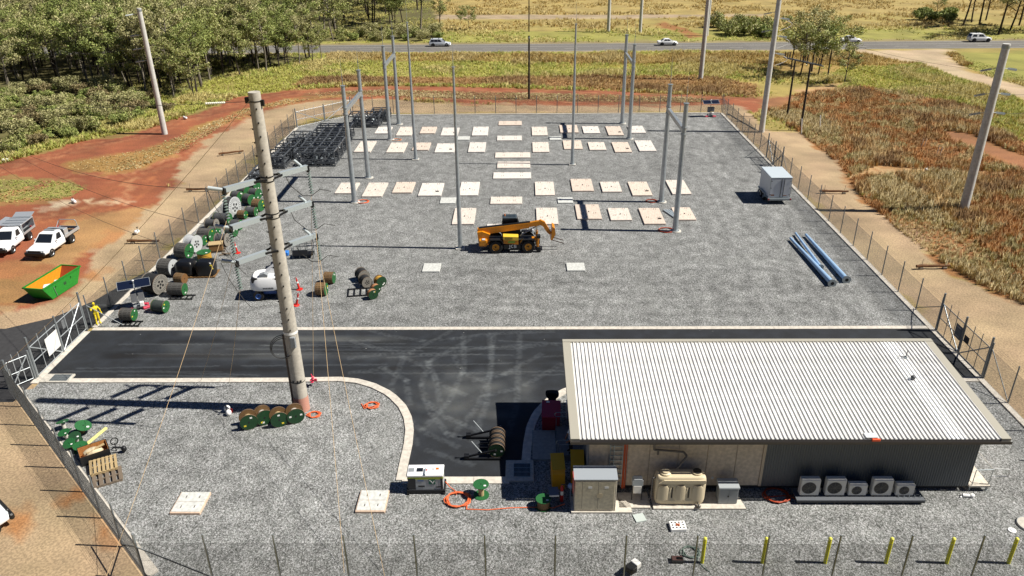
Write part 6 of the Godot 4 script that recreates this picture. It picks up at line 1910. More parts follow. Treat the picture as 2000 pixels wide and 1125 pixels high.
	for k in 7:
		var g := MB.new()
		g.box(Vector3(-0.36 + k * 0.12, 1.1, 1.06), Vector3(0.08, 0.1, 0.02))
		part(ttp, "lettering_block", g, mat("black_sign"))
	var b1 := MB.new()
	b1.bar(Vector3(0.6, 2.3, -0.3), Vector3(0.15, 1.55, -5.6), 0.3, 0.34)
	part(l, "lower_boom", b1, mat("lift_white"))
	var b2 := MB.new()
	b2.bar(Vector3(0.15, 1.55, -5.5), Vector3(0.1, 0.8, -6.6), 0.22, 0.24)
	b2.cbox(Vector3(0.1, 0.9, -6.4), Vector3(0.8, 0.4, 0.5), 0.06)
	part(l, "jib", b2, mat("jib_blue", "2f78c8", 0.45))
	var bk := thing("lift_basket", "black work basket of the boom lift resting on the gravel", "basket", Vector3(-19.5, 0.02, -63.6), 0.12)
	var fl := MB.new()
	fl.box(Vector3(0, 0.35, 0), Vector3(1.8, 0.1, 0.85))
	part(bk, "floor", fl, mat("black_plastic"))
	for y in [0.85, 1.45]:
		var q := MB.new()
		q.tube([Vector3(-0.9, y, 0.42), Vector3(0.9, y, 0.42), Vector3(0.9, y, -0.42), Vector3(-0.9, y, -0.42), Vector3(-0.9, y, 0.42)], 0.03, 6)
		part(bk, "rail", q, mat("basket_grey", "4c5358", 0.5, 0.3))
	for x in [-0.9, -0.3, 0.3, 0.9]:
		for z in [-0.42, 0.42]:
			var q := MB.new()
			q.cyl(Vector3(x, 0.0, z), Vector3(x, 1.45, z), 0.028, 0.028, 6)
			part(bk, "stanchion", q, mat("basket_grey"))
	var kp := MB.new()
	kp.box(Vector3(-0.2, 0.6, 0.44), Vector3(1.3, 0.5, 0.02))
	part(bk, "kick_panel", kp, mat("black_sign"))
	# generator
	var g := thing("generator", "white and grey portable generator on a black skid beside the kerb", "generator", Vector3(-5.13, 0.02, -32.75), 0.02)
	var gb := MB.new()
	gb.cbox(Vector3(0, 0.14, 0), Vector3(2.05, 0.24, 0.95), 0.03)
	for x in [-0.95, 0.95]: gb.box(Vector3(x, 0.06, 0.45), Vector3(0.12, 0.12, 0.2))
	part(g, "skid_base", gb, blk)
	var gm := MB.new()
	gm.cbox(Vector3(0, 0.66, 0), Vector3(1.86, 0.86, 0.86), 0.04)
	var gmp := part(g, "canopy", gm, mat("gen_grey", "9fa3a6", 0.5))
	var gt := MB.new()
	gt.cbox(Vector3(0, 1.17, 0), Vector3(1.92, 0.14, 0.9), 0.03)
	part(g, "roof", gt, mat("car_white"))
	var gy := MB.new()
	gy.box(Vector3(0, 1.03, 0.0), Vector3(1.88, 0.15, 0.88))
	part(g, "lime_band", gy, mat("gen_lime", "a9b83a", 0.5))
	for e in [[-0.72, 0.66, 0.4, 0.72, "black_sign"], [0.86, 0.66, 0.12, 0.72, "black_sign"], [0.35, 0.8, 0.34, 0.34, "sign_green"], [-0.25, 0.88, 0.32, 0.09, "print_blue"], [-0.22, 0.5, 0.34, 0.09, "black_plastic"], [0.68, 0.45, 0.24, 0.06, "black_plastic"]]:
		if not mats.has("sign_green"):
			mat("sign_green", "0f5a44", 0.6)
			mat("print_blue", "5b6e96", 0.6)
		var q := MB.new()
		q.box(Vector3(e[0], e[1], 0.435), Vector3(e[2], e[3], 0.012))
		part(gmp, "side_label" if e[2] < 0.36 else "vent_panel", q, mats[e[4]])
	var ar := MB.new()
	ar.box(Vector3(0.3, 0.82, 0.443), Vector3(0.05, 0.22, 0.004), Basis(Vector3.BACK, 0.7))
	ar.box(Vector3(0.42, 0.76, 0.443), Vector3(0.05, 0.2, 0.004), Basis(Vector3.BACK, -0.5))
	part(gmp, "white_mark", ar, mat("white_sign"))
	for e in [[-0.3, 0.0, 0.34, 0.3, "glass_dark"], [-0.75, 0.0, 0.3, 0.3, "cab_grey"], [0.05, 0.02, 0.1, 0.12, "lens_red"], [0.4, -0.05, 0.12, 0.05, "black_sign"], [0.62, -0.08, 0.16, 0.16, "lens_amber"]]:
		var q := MB.new()
		q.box(Vector3(e[0], 1.245, e[1]), Vector3(e[2], 0.012, e[3]))
		part(g, "top_label", q, mats[e[4]])
	var lf := MB.new()
	lf.box(Vector3(0, 1.28, 0.2), Vector3(0.06, 0.1, 0.5))
	part(g, "lifting_eye", lf, mat("gate_steel"))
	# enclosed trailer
	var tr := thing("box_trailer", "white enclosed twin axle trailer parked beside the eastern fence", "trailer", Vector3(26.7, 0.02, -78.75), 0.0)
	var bw := MB.new()
	bw.cbox(Vector3(0, 1.72, 0), Vector3(2.15, 2.1, 3.6), 0.03)
	part(tr, "box", bw, mat("trailer_white", "cfd3d6", 0.45))
	var rt := MB.new()
	rt.cbox(Vector3(0, 2.82, 0), Vector3(2.25, 0.1, 3.7), 0.03)
	part(tr, "roof", rt, mat("trailer_roof", "c3ced6", 0.35, 0.1))
	var eg := MB.new()
	for x in [-1.08, 1.08]: eg.box(Vector3(x, 1.72, 1.8), Vector3(0.06, 2.1, 0.05))
	part(tr, "corner_trim", eg, mat("gate_steel"))
	for e in [[-0.52, 1.0], [0.52, 0.94]]:
		var d := MB.new()
		d.cbox(Vector3(e[0], 1.72, 1.82), Vector3(e[1], 1.98, 0.04), 0.01)
		var dp := part(tr, "rear_door", d, mat("trailer_door", "c4c9cf", 0.45))
		var hg := MB.new()
		for y in [1.0, 1.72, 2.45]: hg.box(Vector3(e[0] + signf(e[0]) * 0.45, y, 1.85), Vector3(0.12, 0.05, 0.03))
		part(dp, "hinges", hg, blk)
	for x in [0.06, 0.32]:
		var br := MB.new()
		br.cyl(Vector3(x, 0.75, 1.86), Vector3(x, 2.7, 1.86), 0.025, 0.025, 6)
		part(tr, "locking_bar", br, blk)
	var cs := MB.new()
	cs.box(Vector3(0, 0.6, 0), Vector3(2.3, 0.14, 4.0))
	cs.box(Vector3(0, 0.55, 2.0), Vector3(2.4, 0.2, 0.12))
	cs.bar(Vector3(-0.6, 0.55, -1.9), Vector3(0, 0.5, -3.4), 0.1, 0.1)
	cs.bar(Vector3(0.6, 0.55, -1.9), Vector3(0, 0.5, -3.4), 0.1, 0.1)
	part(tr, "chassis", cs, mat("galvanised"))
	for z in [-0.45, 0.45]:
		for s in [-1.0, 1.0]:
			wheel_x(tr, Vector3(s * 1.15, 0.36, z), 0.36, 0.22)
	for s in [-1.0, 1.0]:
		var mg := MB.new()
		mg.prism([Vector2(-1.0, 0.5), Vector2(-0.85, 0.85), Vector2(0.85, 0.85), Vector2(1.0, 0.5), Vector2(0.92, 0.5), Vector2(0.8, 0.78), Vector2(-0.8, 0.78), Vector2(-0.92, 0.5)], Vector3(s * 1.18, 0, 0), Vector3.BACK, Vector3.UP, Vector3.RIGHT * 0.14)
		part(tr, "mudguard", mg, mat("galvanised"))
		var tl := MB.new()
		tl.box(Vector3(s * 1.12, 0.58, 2.08), Vector3(0.14, 0.16, 0.05))
		part(tr, "tail_lamp", tl, mat("lens_red"))
	for e in [[-0.72, 0.95, 0.34, 0.14], [0.55, 0.9, 0.36, 0.08]]:
		var q := MB.new()
		q.box(Vector3(e[0], e[1], 1.848), Vector3(e[2], e[3], 0.01))
		part(tr, "rear_label", q, mat("label_brown", "7a4a2e", 0.6))
	# steel poles lying on the gravel
	for e in [["longest bluish steel mast lying nearest the footing slabs", Vector2(25.24, -57.28), Vector2(24.89, -67.04), 0.24, 0.12], ["short bluish steel mast lying between the two longer ones", Vector2(25.42, -60.46), Vector2(25.75, -68.28), 0.13, 0.1], ["long bluish steel mast lying nearest the eastern fence", Vector2(26.65, -57.94), Vector2(26.59, -67.9), 0.24, 0.12]]:
		var a := Vector3(e[1].x, 0.3, e[1].y)
		var b := Vector3(e[2].x, 0.24, e[2].y)
		var p := thing("steel_mast", e[0], "steel mast", a, 0.0, "steel masts lying on the gravel")
		var q := MB.new()
		q.cyl(Vector3.ZERO, b - a, e[3], e[4], 10)
		part(p, "shaft", q, mat("blue_steel", "9fc0e2", 0.3, 0.15))
		var d := (b - a).normalized()
		var fg := MB.new()
		fg.cyl(-d * 0.05, d * 0.05, e[3] + 0.12, e[3] + 0.12, 14)
		part(p, "base_flange", fg, mat("galvanised"))
		var hh := MB.new()
		hh.cyl(-d * 0.06, -d * 0.05, e[3] * 0.6, e[3] * 0.6, 12)
		part(p, "bore", hh, mat("dark_hole", "15181c", 0.9))
		for u in [0.15, 0.8]:
			var pk := MB.new()
			pk.box((b - a) * u + Vector3(0, -0.22 - 0.05 * u, 0), Vector3(0.6, 0.1, 0.1))
			part(p, "timber_packer", pk, mat("wood_old"))
	# reel stand on the asphalt
	var rs := thing("reel_stand", "black twin armed reel stand lying on the shaded driveway", "reel stand", Vector3(-1.75, 0.03, -36.2))
	for z in [-0.95, 1.0]:
		var q := MB.new()
		q.bar(Vector3(-1.45, 0.14, z), Vector3(0.3, 0.62, z), 0.08, 0.1)
		q.bar(Vector3(-1.45, 0.1, z + 0.1), Vector3(0.5, 0.1, z + 0.1), 0.09, 0.1)
		q.box(Vector3(-1.4, 0.16, z), Vector3(0.28, 0.24, 0.26))
		q.cyl(Vector3(-1.5, 0.12, z), Vector3(-2.05, 0.06, z), 0.025, 0.02, 6)
		part(rs, "side_arm", q, blk)
		var hb := MB.new()
		hb.cyl(Vector3(-0.55, 0.45, z), Vector3(-1.1, 1.15, z - 0.1), 0.03, 0.03, 6)
		part(rs, "jack_handle", hb, mat("gate_steel"))
	var bar2 := MB.new()
	bar2.cyl(Vector3(0.25, 0.62, -1.1), Vector3(0.25, 0.62, 1.15), 0.04, 0.04, 8)
	for z in [-0.3, 0.1, 0.4]: bar2.box(Vector3(-0.45, 0.1, z), Vector3(0.5, 0.06, 0.06))
	part(rs, "axle", bar2, blk)
	for i in 4:
		drum(["farthest black reel on the stand on the driveway", "second black reel on the stand on the driveway", "third black reel on the stand on the driveway", "nearest reel with dark green face on the driveway stand"][i], [-1.45, -36.55 + i * 0.42, 0.46], 0.3, "dkgreen" if i == 3 else "black", "black", "full", PI / 2, "reels on the driveway stand").position.y = 0.1
func wheel_x(t: Node3D, at: Vector3, R: float, w: float) -> void:
	# a wheel whose axle runs along x
	var h := Node3D.new()
	h.name = "wheel"
	t.add_child(h, true)
	h.rotation.y = PI / 2
	h.position = at
	var q := MB.new()
	q.lathe([[R * 0.55, -w * 0.5], [R * 0.92, -w * 0.5], [R, -w * 0.36], [R, w * 0.36], [R * 0.92, w * 0.5], [R * 0.55, w * 0.5]], 20, Vector3.ZERO, Vector3.BACK)
	part(h, "tyre", q, mat("tyre"))
	var r := MB.new()
	for s in [-1.0, 1.0]: r.lathe([[0.0, s * w * 0.3], [R * 0.57, s * w * 0.42]], 16, Vector3.ZERO, Vector3.BACK)
	part(h, "rim", r, mat("rim_silver"))

# ---------------------------------------------------------------- road vehicles (local x is forward)
func body_ring(x: float, yb: float, yt: float, wb: float, wt: float) -> Array:
	return [Vector3(x, yb, -wb * 0.88), Vector3(x, yb, wb * 0.88), Vector3(x, yb + 0.1, wb), Vector3(x, lerpf(yb, yt, 0.6), wb * 1.0), Vector3(x, yt - 0.07, wt), Vector3(x, yt, wt * 0.86), Vector3(x, yt + 0.015, 0), Vector3(x, yt, -wt * 0.86), Vector3(x, yt - 0.07, -wt), Vector3(x, lerpf(yb, yt, 0.6), -wb), Vector3(x, yb + 0.1, -wb)]
func greenhouse(t: Node3D, x0: float, x1: float, rx0: float, rx1: float, y0: float, y1: float, w0: float, w1: float, paint_: Material, splits: Array) -> void:
	# cabin: base rectangle x0..x1, roof rx0..rx1; splits are the side windows as [from, to] in 0..1
	var m := MB.new()
	var b := [Vector3(x0, y0, -w0), Vector3(x1, y0, -w0), Vector3(x1, y0, w0), Vector3(x0, y0, w0)]
	var mid := []
	var r := [Vector3(rx0, y1, -w1), Vector3(rx1, y1, -w1), Vector3(rx1, y1, w1), Vector3(rx0, y1, w1)]
	for i in 4: m.face([b[i], b[(i + 1) % 4], r[(i + 1) % 4], r[i]], (b[i] + b[(i + 1) % 4]) * 0.5 - Vector3((x0 + x1) * 0.5, y0, 0))
	var k := [Vector3(rx0 + 0.15, y1 + 0.06, -w1 * 0.8), Vector3(rx1 - 0.18, y1 + 0.06, -w1 * 0.8), Vector3(rx1 - 0.18, y1 + 0.06, w1 * 0.8), Vector3(rx0 + 0.15, y1 + 0.06, w1 * 0.8)]
	for i in 4: m.face([r[i], r[(i + 1) % 4], k[(i + 1) % 4], k[i]], Vector3.UP * 0.5 + (r[i] + r[(i + 1) % 4]) * 0.5 - Vector3((rx0 + rx1) * 0.5, y1, 0))
	m.face(k, Vector3.UP)
	var c := part(t, "cabin", m, paint_)
	var ws := MB.new()
	ws.patch(b[2], b[1], r[1], r[2], Rect2(0.06, 0.08, 0.88, 0.84), 0.015)
	part(c, "windscreen", ws, mat("glass_dark"))
	var rw := MB.new()
	rw.patch(b[0], b[3], r[3], r[0], Rect2(0.08, 0.15, 0.84, 0.75), 0.015)
	part(c, "rear_window", rw, mat("glass_dark"))
	for e in splits:
		var s1 := MB.new()
		s1.patch(b[3], b[2], r[2], r[3], Rect2(e[0], 0.12, e[1] - e[0], 0.74), 0.012)
		part(c, "side_window", s1, mat("glass_dark"))
		var s2 := MB.new()
		s2.patch(b[1], b[0], r[0], r[1], Rect2(1.0 - e[1], 0.12, e[1] - e[0], 0.74), 0.012)
		part(c, "side_window", s2, mat("glass_dark"))
func car_wheels(t: Node3D, xs: Array, hw: float, R: float) -> void:
	for x in xs:
		for s in [-1.0, 1.0]:
			var a := MB.new()
			a.cyl(Vector3(x, R + 0.03, s * (hw - 0.15)), Vector3(x, R + 0.03, s * (hw + 0.006)), R + 0.07, R + 0.07, 20)
			part(t, "wheel_arch", a, mat("black_plastic"))
			wheel(t, Vector3(x, R, s * (hw - 0.07)), R, 0.24, mat("rim_silver"), s)
func car_lamps(t: Node3D, xf: float, xr: float, y: float, w: float) -> void:
	for s in [-1.0, 1.0]:
		var h := MB.new()
		h.cbox(Vector3(xf, y, s * w), Vector3(0.22, 0.16, 0.36), 0.05)
		part(t, "headlight", h, mat("lens_clear"))
		var r := MB.new()
		r.cbox(Vector3(xr, y + 0.05, s * w), Vector3(0.12, 0.24, 0.2), 0.03)
		part(t, "tail_light", r, mat("lens_red"))
func ute(label: String, at: Vector3, turn: float, canopy: bool) -> void:
	var t := thing("utility_truck", label, "pickup truck", at, turn)
	var w := mat("car_white")
	var m := MB.new()
	m.skin([body_ring(-0.55, 0.42, 1.12, 0.9, 0.88), body_ring(0.9, 0.42, 1.12, 0.92, 0.88), body_ring(1.25, 0.42, 1.1, 0.92, 0.86), body_ring(2.1, 0.42, 1.04, 0.92, 0.82), body_ring(2.5, 0.45, 0.96, 0.88, 0.76), body_ring(2.62, 0.52, 0.84, 0.8, 0.68)])
	part(t, "body", m, w)
	greenhouse(t, -0.58, 1.3, -0.5, 0.45, 1.08, 1.74, 0.86, 0.7, w, [[0.2, 0.66]])
	car_wheels(t, [-1.55, 1.65], 0.9, 0.38)
	car_lamps(t, 2.48, -2.55, 0.86, 0.66)
	var bb := MB.new()
	bb.cbox(Vector3(2.68, 0.62, 0), Vector3(0.24, 0.36, 1.86), 0.07)
	bb.cbox(Vector3(2.66, 0.84, 0), Vector3(0.12, 0.2, 1.2), 0.04)
	part(t, "bull_bar", bb, mat("black_plastic"))
	var mr := MB.new()
	for s in [-1.0, 1.0]: mr.cbox(Vector3(0.75, 1.2, s * 1.02), Vector3(0.12, 0.2, 0.2), 0.03)
	part(t, "mirrors", mr, w)
	var ch := MB.new()
	ch.box(Vector3(-1.5, 0.62, 0), Vector3(2.2, 0.16, 0.9))
	ch.box(Vector3(-1.65, 0.84, 0), Vector3(2.1, 0.1, 1.84))
	part(t, "tray_floor", ch, mat("black_steel"))
	var al := mat("tray_alloy", "b9bfc4", 0.35, 0.5)
	if canopy:
		var c := MB.new()
		c.cbox(Vector3(-1.7, 1.85, 0), Vector3(2.3, 0.1, 1.9), 0.03)
		c.box(Vector3(-1.7, 1.35, 0.0), Vector3(2.2, 0.9, 0.5))
		c.box(Vector3(-2.78, 1.35, 0), Vector3(0.06, 1.0, 1.86))
		c.box(Vector3(-0.64, 1.35, 0), Vector3(0.06, 1.0, 1.86))
		c.box(Vector3(-1.7, 0.95, 0.92), Vector3(2.2, 0.2, 0.06))
		c.box(Vector3(-1.7, 0.95, -0.92), Vector3(2.2, 0.2, 0.06))
		part(t, "service_canopy", c, al)
		var sd := MB.new()
		sd.box(Vector3(-1.7, 1.88, 1.2), Vector3(2.1, 0.04, 0.6), Basis(Vector3.RIGHT, -0.15))
		part(t, "side_hatch", sd, al)
		var rh := MB.new()
		rh.box(Vector3(-3.1, 2.02, 0), Vector3(0.8, 0.04, 1.7), Basis(Vector3.BACK, -0.25))
		part(t, "rear_hatch", rh, al)
		var tool := MB.new()
		for k in 6: tool.cbox(Vector3(-2.5 + k * 0.32, 1.15 + 0.1 * (k % 2), 0.6), Vector3(0.26, 0.3, 0.3), 0.03)
		part(t, "tool_boxes", tool, mat("tool_amber", "9a7428", 0.6))
		var rr := MB.new()
		for x in [-2.4, -1.7, -1.0]: rr.bar(Vector3(x, 1.95, -0.95), Vector3(x, 1.95, 0.95), 0.06, 0.05)
		part(t, "roof_rack", rr, al)
	else:
		var hb := MB.new()
		hb.cbox(Vector3(-1.0, 1.28, 0), Vector3(0.62, 0.78, 1.78), 0.04)
		part(t, "tool_box", hb, al)
		var sides := MB.new()
		for s in [-1.0, 1.0]: sides.box(Vector3(-1.75, 1.02, s * 0.92), Vector3(2.3, 0.28, 0.05))
		sides.box(Vector3(-2.9, 1.02, 0), Vector3(0.05, 0.28, 1.84))
		part(t, "tray_side", sides, al)
		var rk := MB.new()
		rk.tube([Vector3(-2.75, 1.1, 0.9), Vector3(-2.75, 1.75, 0.85), Vector3(-2.75, 1.85, 0.7), Vector3(-2.75, 1.85, -0.7), Vector3(-2.75, 1.75, -0.85), Vector3(-2.75, 1.1, -0.9)], 0.035, 6)
		rk.tube([Vector3(-2.75, 1.75, 0.85), Vector3(-2.3, 1.2, 0.92)], 0.03, 6)
		part(t, "rear_rack", rk, mat("gate_steel"))
		var rs := MB.new()
		rs.bar(Vector3(-2.7, 1.2, 0.95), Vector3(-1.6, 1.2, 0.95), 0.02, 0.1)
		part(t, "red_stripe", rs, mat("lens_red"))
		var hd := MB.new()
		hd.tube([Vector3(-0.62, 0.9, 0.9), Vector3(-0.62, 1.7, 0.85), Vector3(-0.62, 1.78, 0), Vector3(-0.62, 1.7, -0.85), Vector3(-0.62, 0.9, -0.9)], 0.04, 6)
		part(t, "headboard", hd, mat("black_steel"))
		var lb := MB.new()
		lb.cbox(Vector3(-0.1, 1.86, 0), Vector3(0.24, 0.1, 1.0), 0.03)
		part(t, "light_bar", lb, mat("cab_grey"))
		var stp := MB.new()
		stp.tube([Vector3(-0.75, 0.75, 0.92), Vector3(-0.75, 0.3, 0.94), Vector3(-0.5, 0.3, 0.94), Vector3(-0.5, 0.7, 0.92)], 0.03, 6)
		part(t, "step", stp, mat("gate_steel"))
func road_car(label: String, called: String, cat: String, at: Vector3, kind: String) -> void:
	var t := thing(called, label, cat, at, 0.0)
	var w := mat("car_silver", "cfd6de", 0.3, 0.2) if kind == "wagon" else mat("car_white")
	var m := MB.new()
	var L := 2.45 if kind != "sedan" else 2.25
	var y := 0.98 if kind != "ute" else 1.12
	m.skin([body_ring(-L, 0.4, y - 0.12, 0.76, 0.72), body_ring(-L + 0.15, 0.3, y, 0.86, 0.8), body_ring(0.6, 0.28, y, 0.9, 0.85), body_ring(1.15, 0.28, y - 0.04, 0.9, 0.82), body_ring(L - 0.35, 0.3, y - 0.18, 0.88, 0.76), body_ring(L - 0.02, 0.36, y - 0.36, 0.74, 0.62)])
	part(t, "body", m, w)
	if kind == "wagon":
		greenhouse(t, -L + 0.05, 1.25, -L + 0.45, 0.45, y - 0.02, 1.62, 0.82, 0.64, w, [[0.06, 0.3], [0.32, 0.56], [0.58, 0.8]])
		var rr := MB.new()
		for x in [-1.6, -0.2]: rr.bar(Vector3(x, 1.72, -0.6), Vector3(x, 1.72, 0.6), 0.14, 0.06)
		part(t, "roof_bars", rr, mat("black_plastic"))
		car_wheels(t, [-1.5, 1.5], 0.88, 0.36)
	elif kind == "sedan":
		greenhouse(t, -1.55, 1.2, -0.85, 0.3, y - 0.02, 1.42, 0.8, 0.6, w, [[0.18, 0.48], [0.51, 0.82]])
		car_wheels(t, [-1.3, 1.38], 0.88, 0.34)
	else:
		greenhouse(t, -0.75, 1.25, -0.65, 0.4, y - 0.02, 1.76, 0.82, 0.66, w, [[0.08, 0.4], [0.43, 0.76]])
		greenhouse(t, -L + 0.08, -0.8, -L + 0.4, -0.78, y - 0.02, 1.76, 0.82, 0.68, w, [[0.2, 0.85]])
		car_wheels(t, [-1.5, 1.6], 0.9, 0.4)
	car_lamps(t, L - 0.22, -L + 0.05, y - 0.25, 0.66)
func build_vehicles() -> void:
	# two work trucks parked outside the western fence
	var f: Vector3 = Vector3(-42.4, 0, -63.72)
	var r: Vector3 = Vector3(-42.19, 0, -67.42)
	var d := (f - r).normalized()
	var turn := atan2(-d.z, d.x)
	var side := Vector3(-d.z, 0, d.x)
	ute("white tray truck with black front bar parked nearest the green skip", (f + r) * 0.5 + side * 0.83 - d * 0.05, turn, false)
	var f2: Vector3 = Vector3(-46.34, 0, -64.09)
	var r2: Vector3 = Vector3(-46.72, 0, -68.73)
	var d2 := (f2 - r2).normalized()
	ute("white service truck with open canopy hatches at the frame edge", (f2 + r2) * 0.5 + Vector3(-d2.z, 0, d2.x) * 0.83, atan2(-d2.z, d2.x), true)
	road_car("silver people mover driving on the highway left of centre", "people_mover", "car", Vector3(-18.2, 0.03, -180.9), "wagon")
	road_car("white sedan driving on the highway right of centre", "sedan", "car", Vector3(32.6, 0.03, -180.2), "sedan")
	road_car("white car half hidden behind the roadside tree clump", "sedan", "car", Vector3(74.0, 0.03, -182.2), "sedan")
	road_car("white pickup with a canopy driving at the far right of the highway", "pickup_truck", "pickup truck", Vector3(102.6, 0.03, -182.2), "ute")
	# corner of a white vehicle at the frame edge
	ute("white vehicle of which only one corner reaches into the frame", Vector3(-25.8, 0.9, -29.85) * Vector3(1, 0, 1) - Vector3(2.27, 0, -1.5), 0.9, false)
	# green skip
	var t := thing("skip_bin", "green skip bin with orange inside and rubbish near the trucks", "skip", Vector3(-38.21, 0, -56.74), 0.0)
	var a := Vector3(-37.64, 0, -55.07)
	var b := Vector3(-37.11, 0, -58.47)
	var sd := (b - a).normalized()
	t.rotation.y = atan2(-sd.z, sd.x)
	t.position = (a + b) * 0.5 + Vector3(sd.z, 0, -sd.x) * 0.85
	var gm := mat("skip_green", "1f8a2c", 0.5, 0.0, "blotch", 0.8)
	var om := mat("skip_orange", "e39a20", 0.6, 0.0, "blotch", 0.8)
	var Lb := 1.5
	var Lt := 2.25
	var H := 1.25
	for s in [-1.0, 1.0]:
		var q := MB.new()
		q.prism([Vector2(-Lb, 0.05), Vector2(Lb, 0.05), Vector2(Lt, H), Vector2(-Lt, H)], Vector3(0, 0, s * 0.85), Vector3.RIGHT, Vector3.UP, Vector3.BACK * 0.025)
		part(t, "side_wall", q, gm)
		var i := MB.new()
		i.prism([Vector2(-Lb, 0.08), Vector2(Lb, 0.08), Vector2(Lt - 0.06, H - 0.02), Vector2(-Lt + 0.06, H - 0.02)], Vector3(0, 0, s * 0.815), Vector3.RIGHT, Vector3.UP, Vector3.BACK * 0.006)
		part(t, "inner_side", i, om)
		var e := MB.new()
		e.bar(Vector3(s * Lb, 0.05, 0), Vector3(s * Lt, H, 0), 1.68, 0.05)
		part(t, "end_wall", e, gm)
		var e2 := MB.new()
		e2.bar(Vector3(s * (Lb - 0.05), 0.1, 0), Vector3(s * (Lt - 0.05), H - 0.02, 0), 1.6, 0.03)
		part(t, "inner_end", e2, mat("skip_rust", "a5471c", 0.7, 0.0, "blotch", 0.9))
		var rb := MB.new()
		rb.box(Vector3(0, H + 0.02, s * 0.88), Vector3(Lt * 2.0 + 0.1, 0.09, 0.1))
		rb.box(Vector3(s * Lt, H + 0.02, 0), Vector3(0.1, 0.09, 1.8))
		part(t, "rim_rail", rb, gm)
		for x in [-0.9, 0.9]:
			var l := MB.new()
			l.cyl(Vector3(x, 0.95, s * 0.87), Vector3(x, 0.95, s * 0.99), 0.05, 0.05, 8)
			part(t, "lifting_lug", l, gm)
	var fl := MB.new()
	fl.box(Vector3(0, 0.06, 0), Vector3(Lb * 2.0, 0.06, 1.66))
	part(t, "floor", fl, om)
	var chn := MB.new()
	chn.bar(Vector3(-1.15, 1.0, 0.9), Vector3(-1.0, 0.1, 0.92), 0.04, 0.03)
	part(t, "chain", chn, mat("galvanised"))
	var lab := MB.new()
	for k in 3: lab.box(Vector3(0.15, 0.78 - k * 0.08, 0.882), Vector3(0.3, 0.05, 0.006))
	part(t, "stencil", lab, mat("black_sign"))
	var bs := t.transform
	for e in [["white foam box lying in the green skip", Vector3(-1.15, 0.6, 0.35), Vector3(0.62, 1.0, 0.6), "white_plastic"], ["white crumpled sack lying in the green skip", Vector3(-0.05, 0.55, 0.4), Vector3(0.55, 0.92, 0.5), "white_plastic"], ["dark rubbish bag lying in the green skip", Vector3(0.5, 0.56, 0.35), Vector3(0.7, 0.88, 0.7), "black_plastic"]]:
		var q := MB.new()
		if e[3] == "black_plastic": q.ball(Vector3.ZERO, e[2] * 0.55, 5, 8)
		else: q.cbox(Vector3.ZERO, e[2], 0.08, Basis(Vector3.UP, 0.4))
		single("rubbish", q, mats[e[3]], e[0], "rubbish", bs * e[1])

# ---------------------------------------------------------------- small things
func hose(label: String, c: Vector3, R: float, n: int, m: Material, tail := [], group := "orange hoses and cables") -> void:
	var p := []
	for i in n * 18 + 1:
		var a := TAU * i / 18.0
		var k := R * (1.0 - 0.22 * sin(i * 0.37) * 0.5) + 0.05 * sin(i * 1.3)
		p.append(c + Vector3(cos(a) * k + 0.06 * sin(i * 0.11), 0.05 + 0.015 * (i / 18), sin(a) * k * 0.9))
	p.append_array(tail)
	var q := MB.new()
	q.tube(p, 0.028, 5)
	single("hose_coil", q, m, label, "hose", Vector3.ZERO, 0.0, group)
func pallet(label: String, at: Vector3, turn: float, tilt: float, m: Material, n := 7, W := 1.15, D := 1.15, group := "") -> Node3D:
	var t := thing("pallet", label, "pallet", at, turn, group)
	t.rotation.x = tilt
	for k in n:
		var q := MB.new()
		q.col = Color(1, 1, 1) * rng.randf_range(0.88, 1.0)
		q.box(Vector3((float(k) / (n - 1) - 0.5) * (W - 0.1), 0.13, 0), Vector3(W / n * 0.72, 0.022, D))
		part(t, "slat", q, m)
	for z in [-0.5, 0.0, 0.5]:
		var q := MB.new()
		q.box(Vector3(0, 0.07, z * (D - 0.08)), Vector3(W, 0.1, 0.06))
		part(t, "bearer", q, m)
	for k in 3:
		var q := MB.new()
		q.box(Vector3((k / 2.0 - 0.5) * (W - 0.1), 0.01, 0), Vector3(0.1, 0.02, D))
		part(t, "bottom_board", q, m)
	return t
func cone(label: String, at: Vector3, tilt: Vector3) -> void:
	var t := thing("delineator_post", label, "delineator", at, 0.0, "red delineator posts")
	t.rotation = tilt
	var b := MB.new()
	b.lathe([[0.0, 0.0], [0.28, 0.0], [0.28, 0.06], [0.1, 0.12], [0.08, 0.5], [0.06, 1.0], [0.0, 1.02]], 12)
	part(t, "post", b, mat("red_plastic"))
	var w := MB.new()
	w.lathe([[0.084, 0.62], [0.074, 0.76]], 12)
	part(t, "white_band", w, mat("white_sign"))
	var h := MB.new()
	h.ring(Vector3(0, 1.06, 0), 0.06, 0.02, Vector3.BACK, 10, 4)
	part(t, "handle", h, mat("red_plastic"))
func marker_bag(label: String, at: Vector3) -> void:
	var t := thing("line_marker", label, "marker", at, rng.randf() * TAU, "red and white line markers")
	var a := MB.new()
	a.ball(Vector3(-0.2, 0.2, 0.05), Vector3(0.2, 0.21, 0.18), 6, 9)
	a.ball(Vector3(0.2, 0.26, -0.05), Vector3(0.2, 0.22, 0.2), 6, 9)
	part(t, "white_disc", a, mat("white_plastic"))
	var b := MB.new()
	b.ball(Vector3(0.05, 0.14, 0.16), Vector3(0.18, 0.15, 0.14), 6, 9)
	part(t, "red_disc", b, mat("lens_red"))
	var c := MB.new()
	c.cyl(Vector3(-0.05, 0.2, -0.05), Vector3(-0.1, 0.62, -0.05), 0.03, 0.03, 6)
	c.box(Vector3(-0.1, 0.64, -0.05), Vector3(0.14, 0.08, 0.08))
	part(t, "clamp", c, mat("black_steel"))
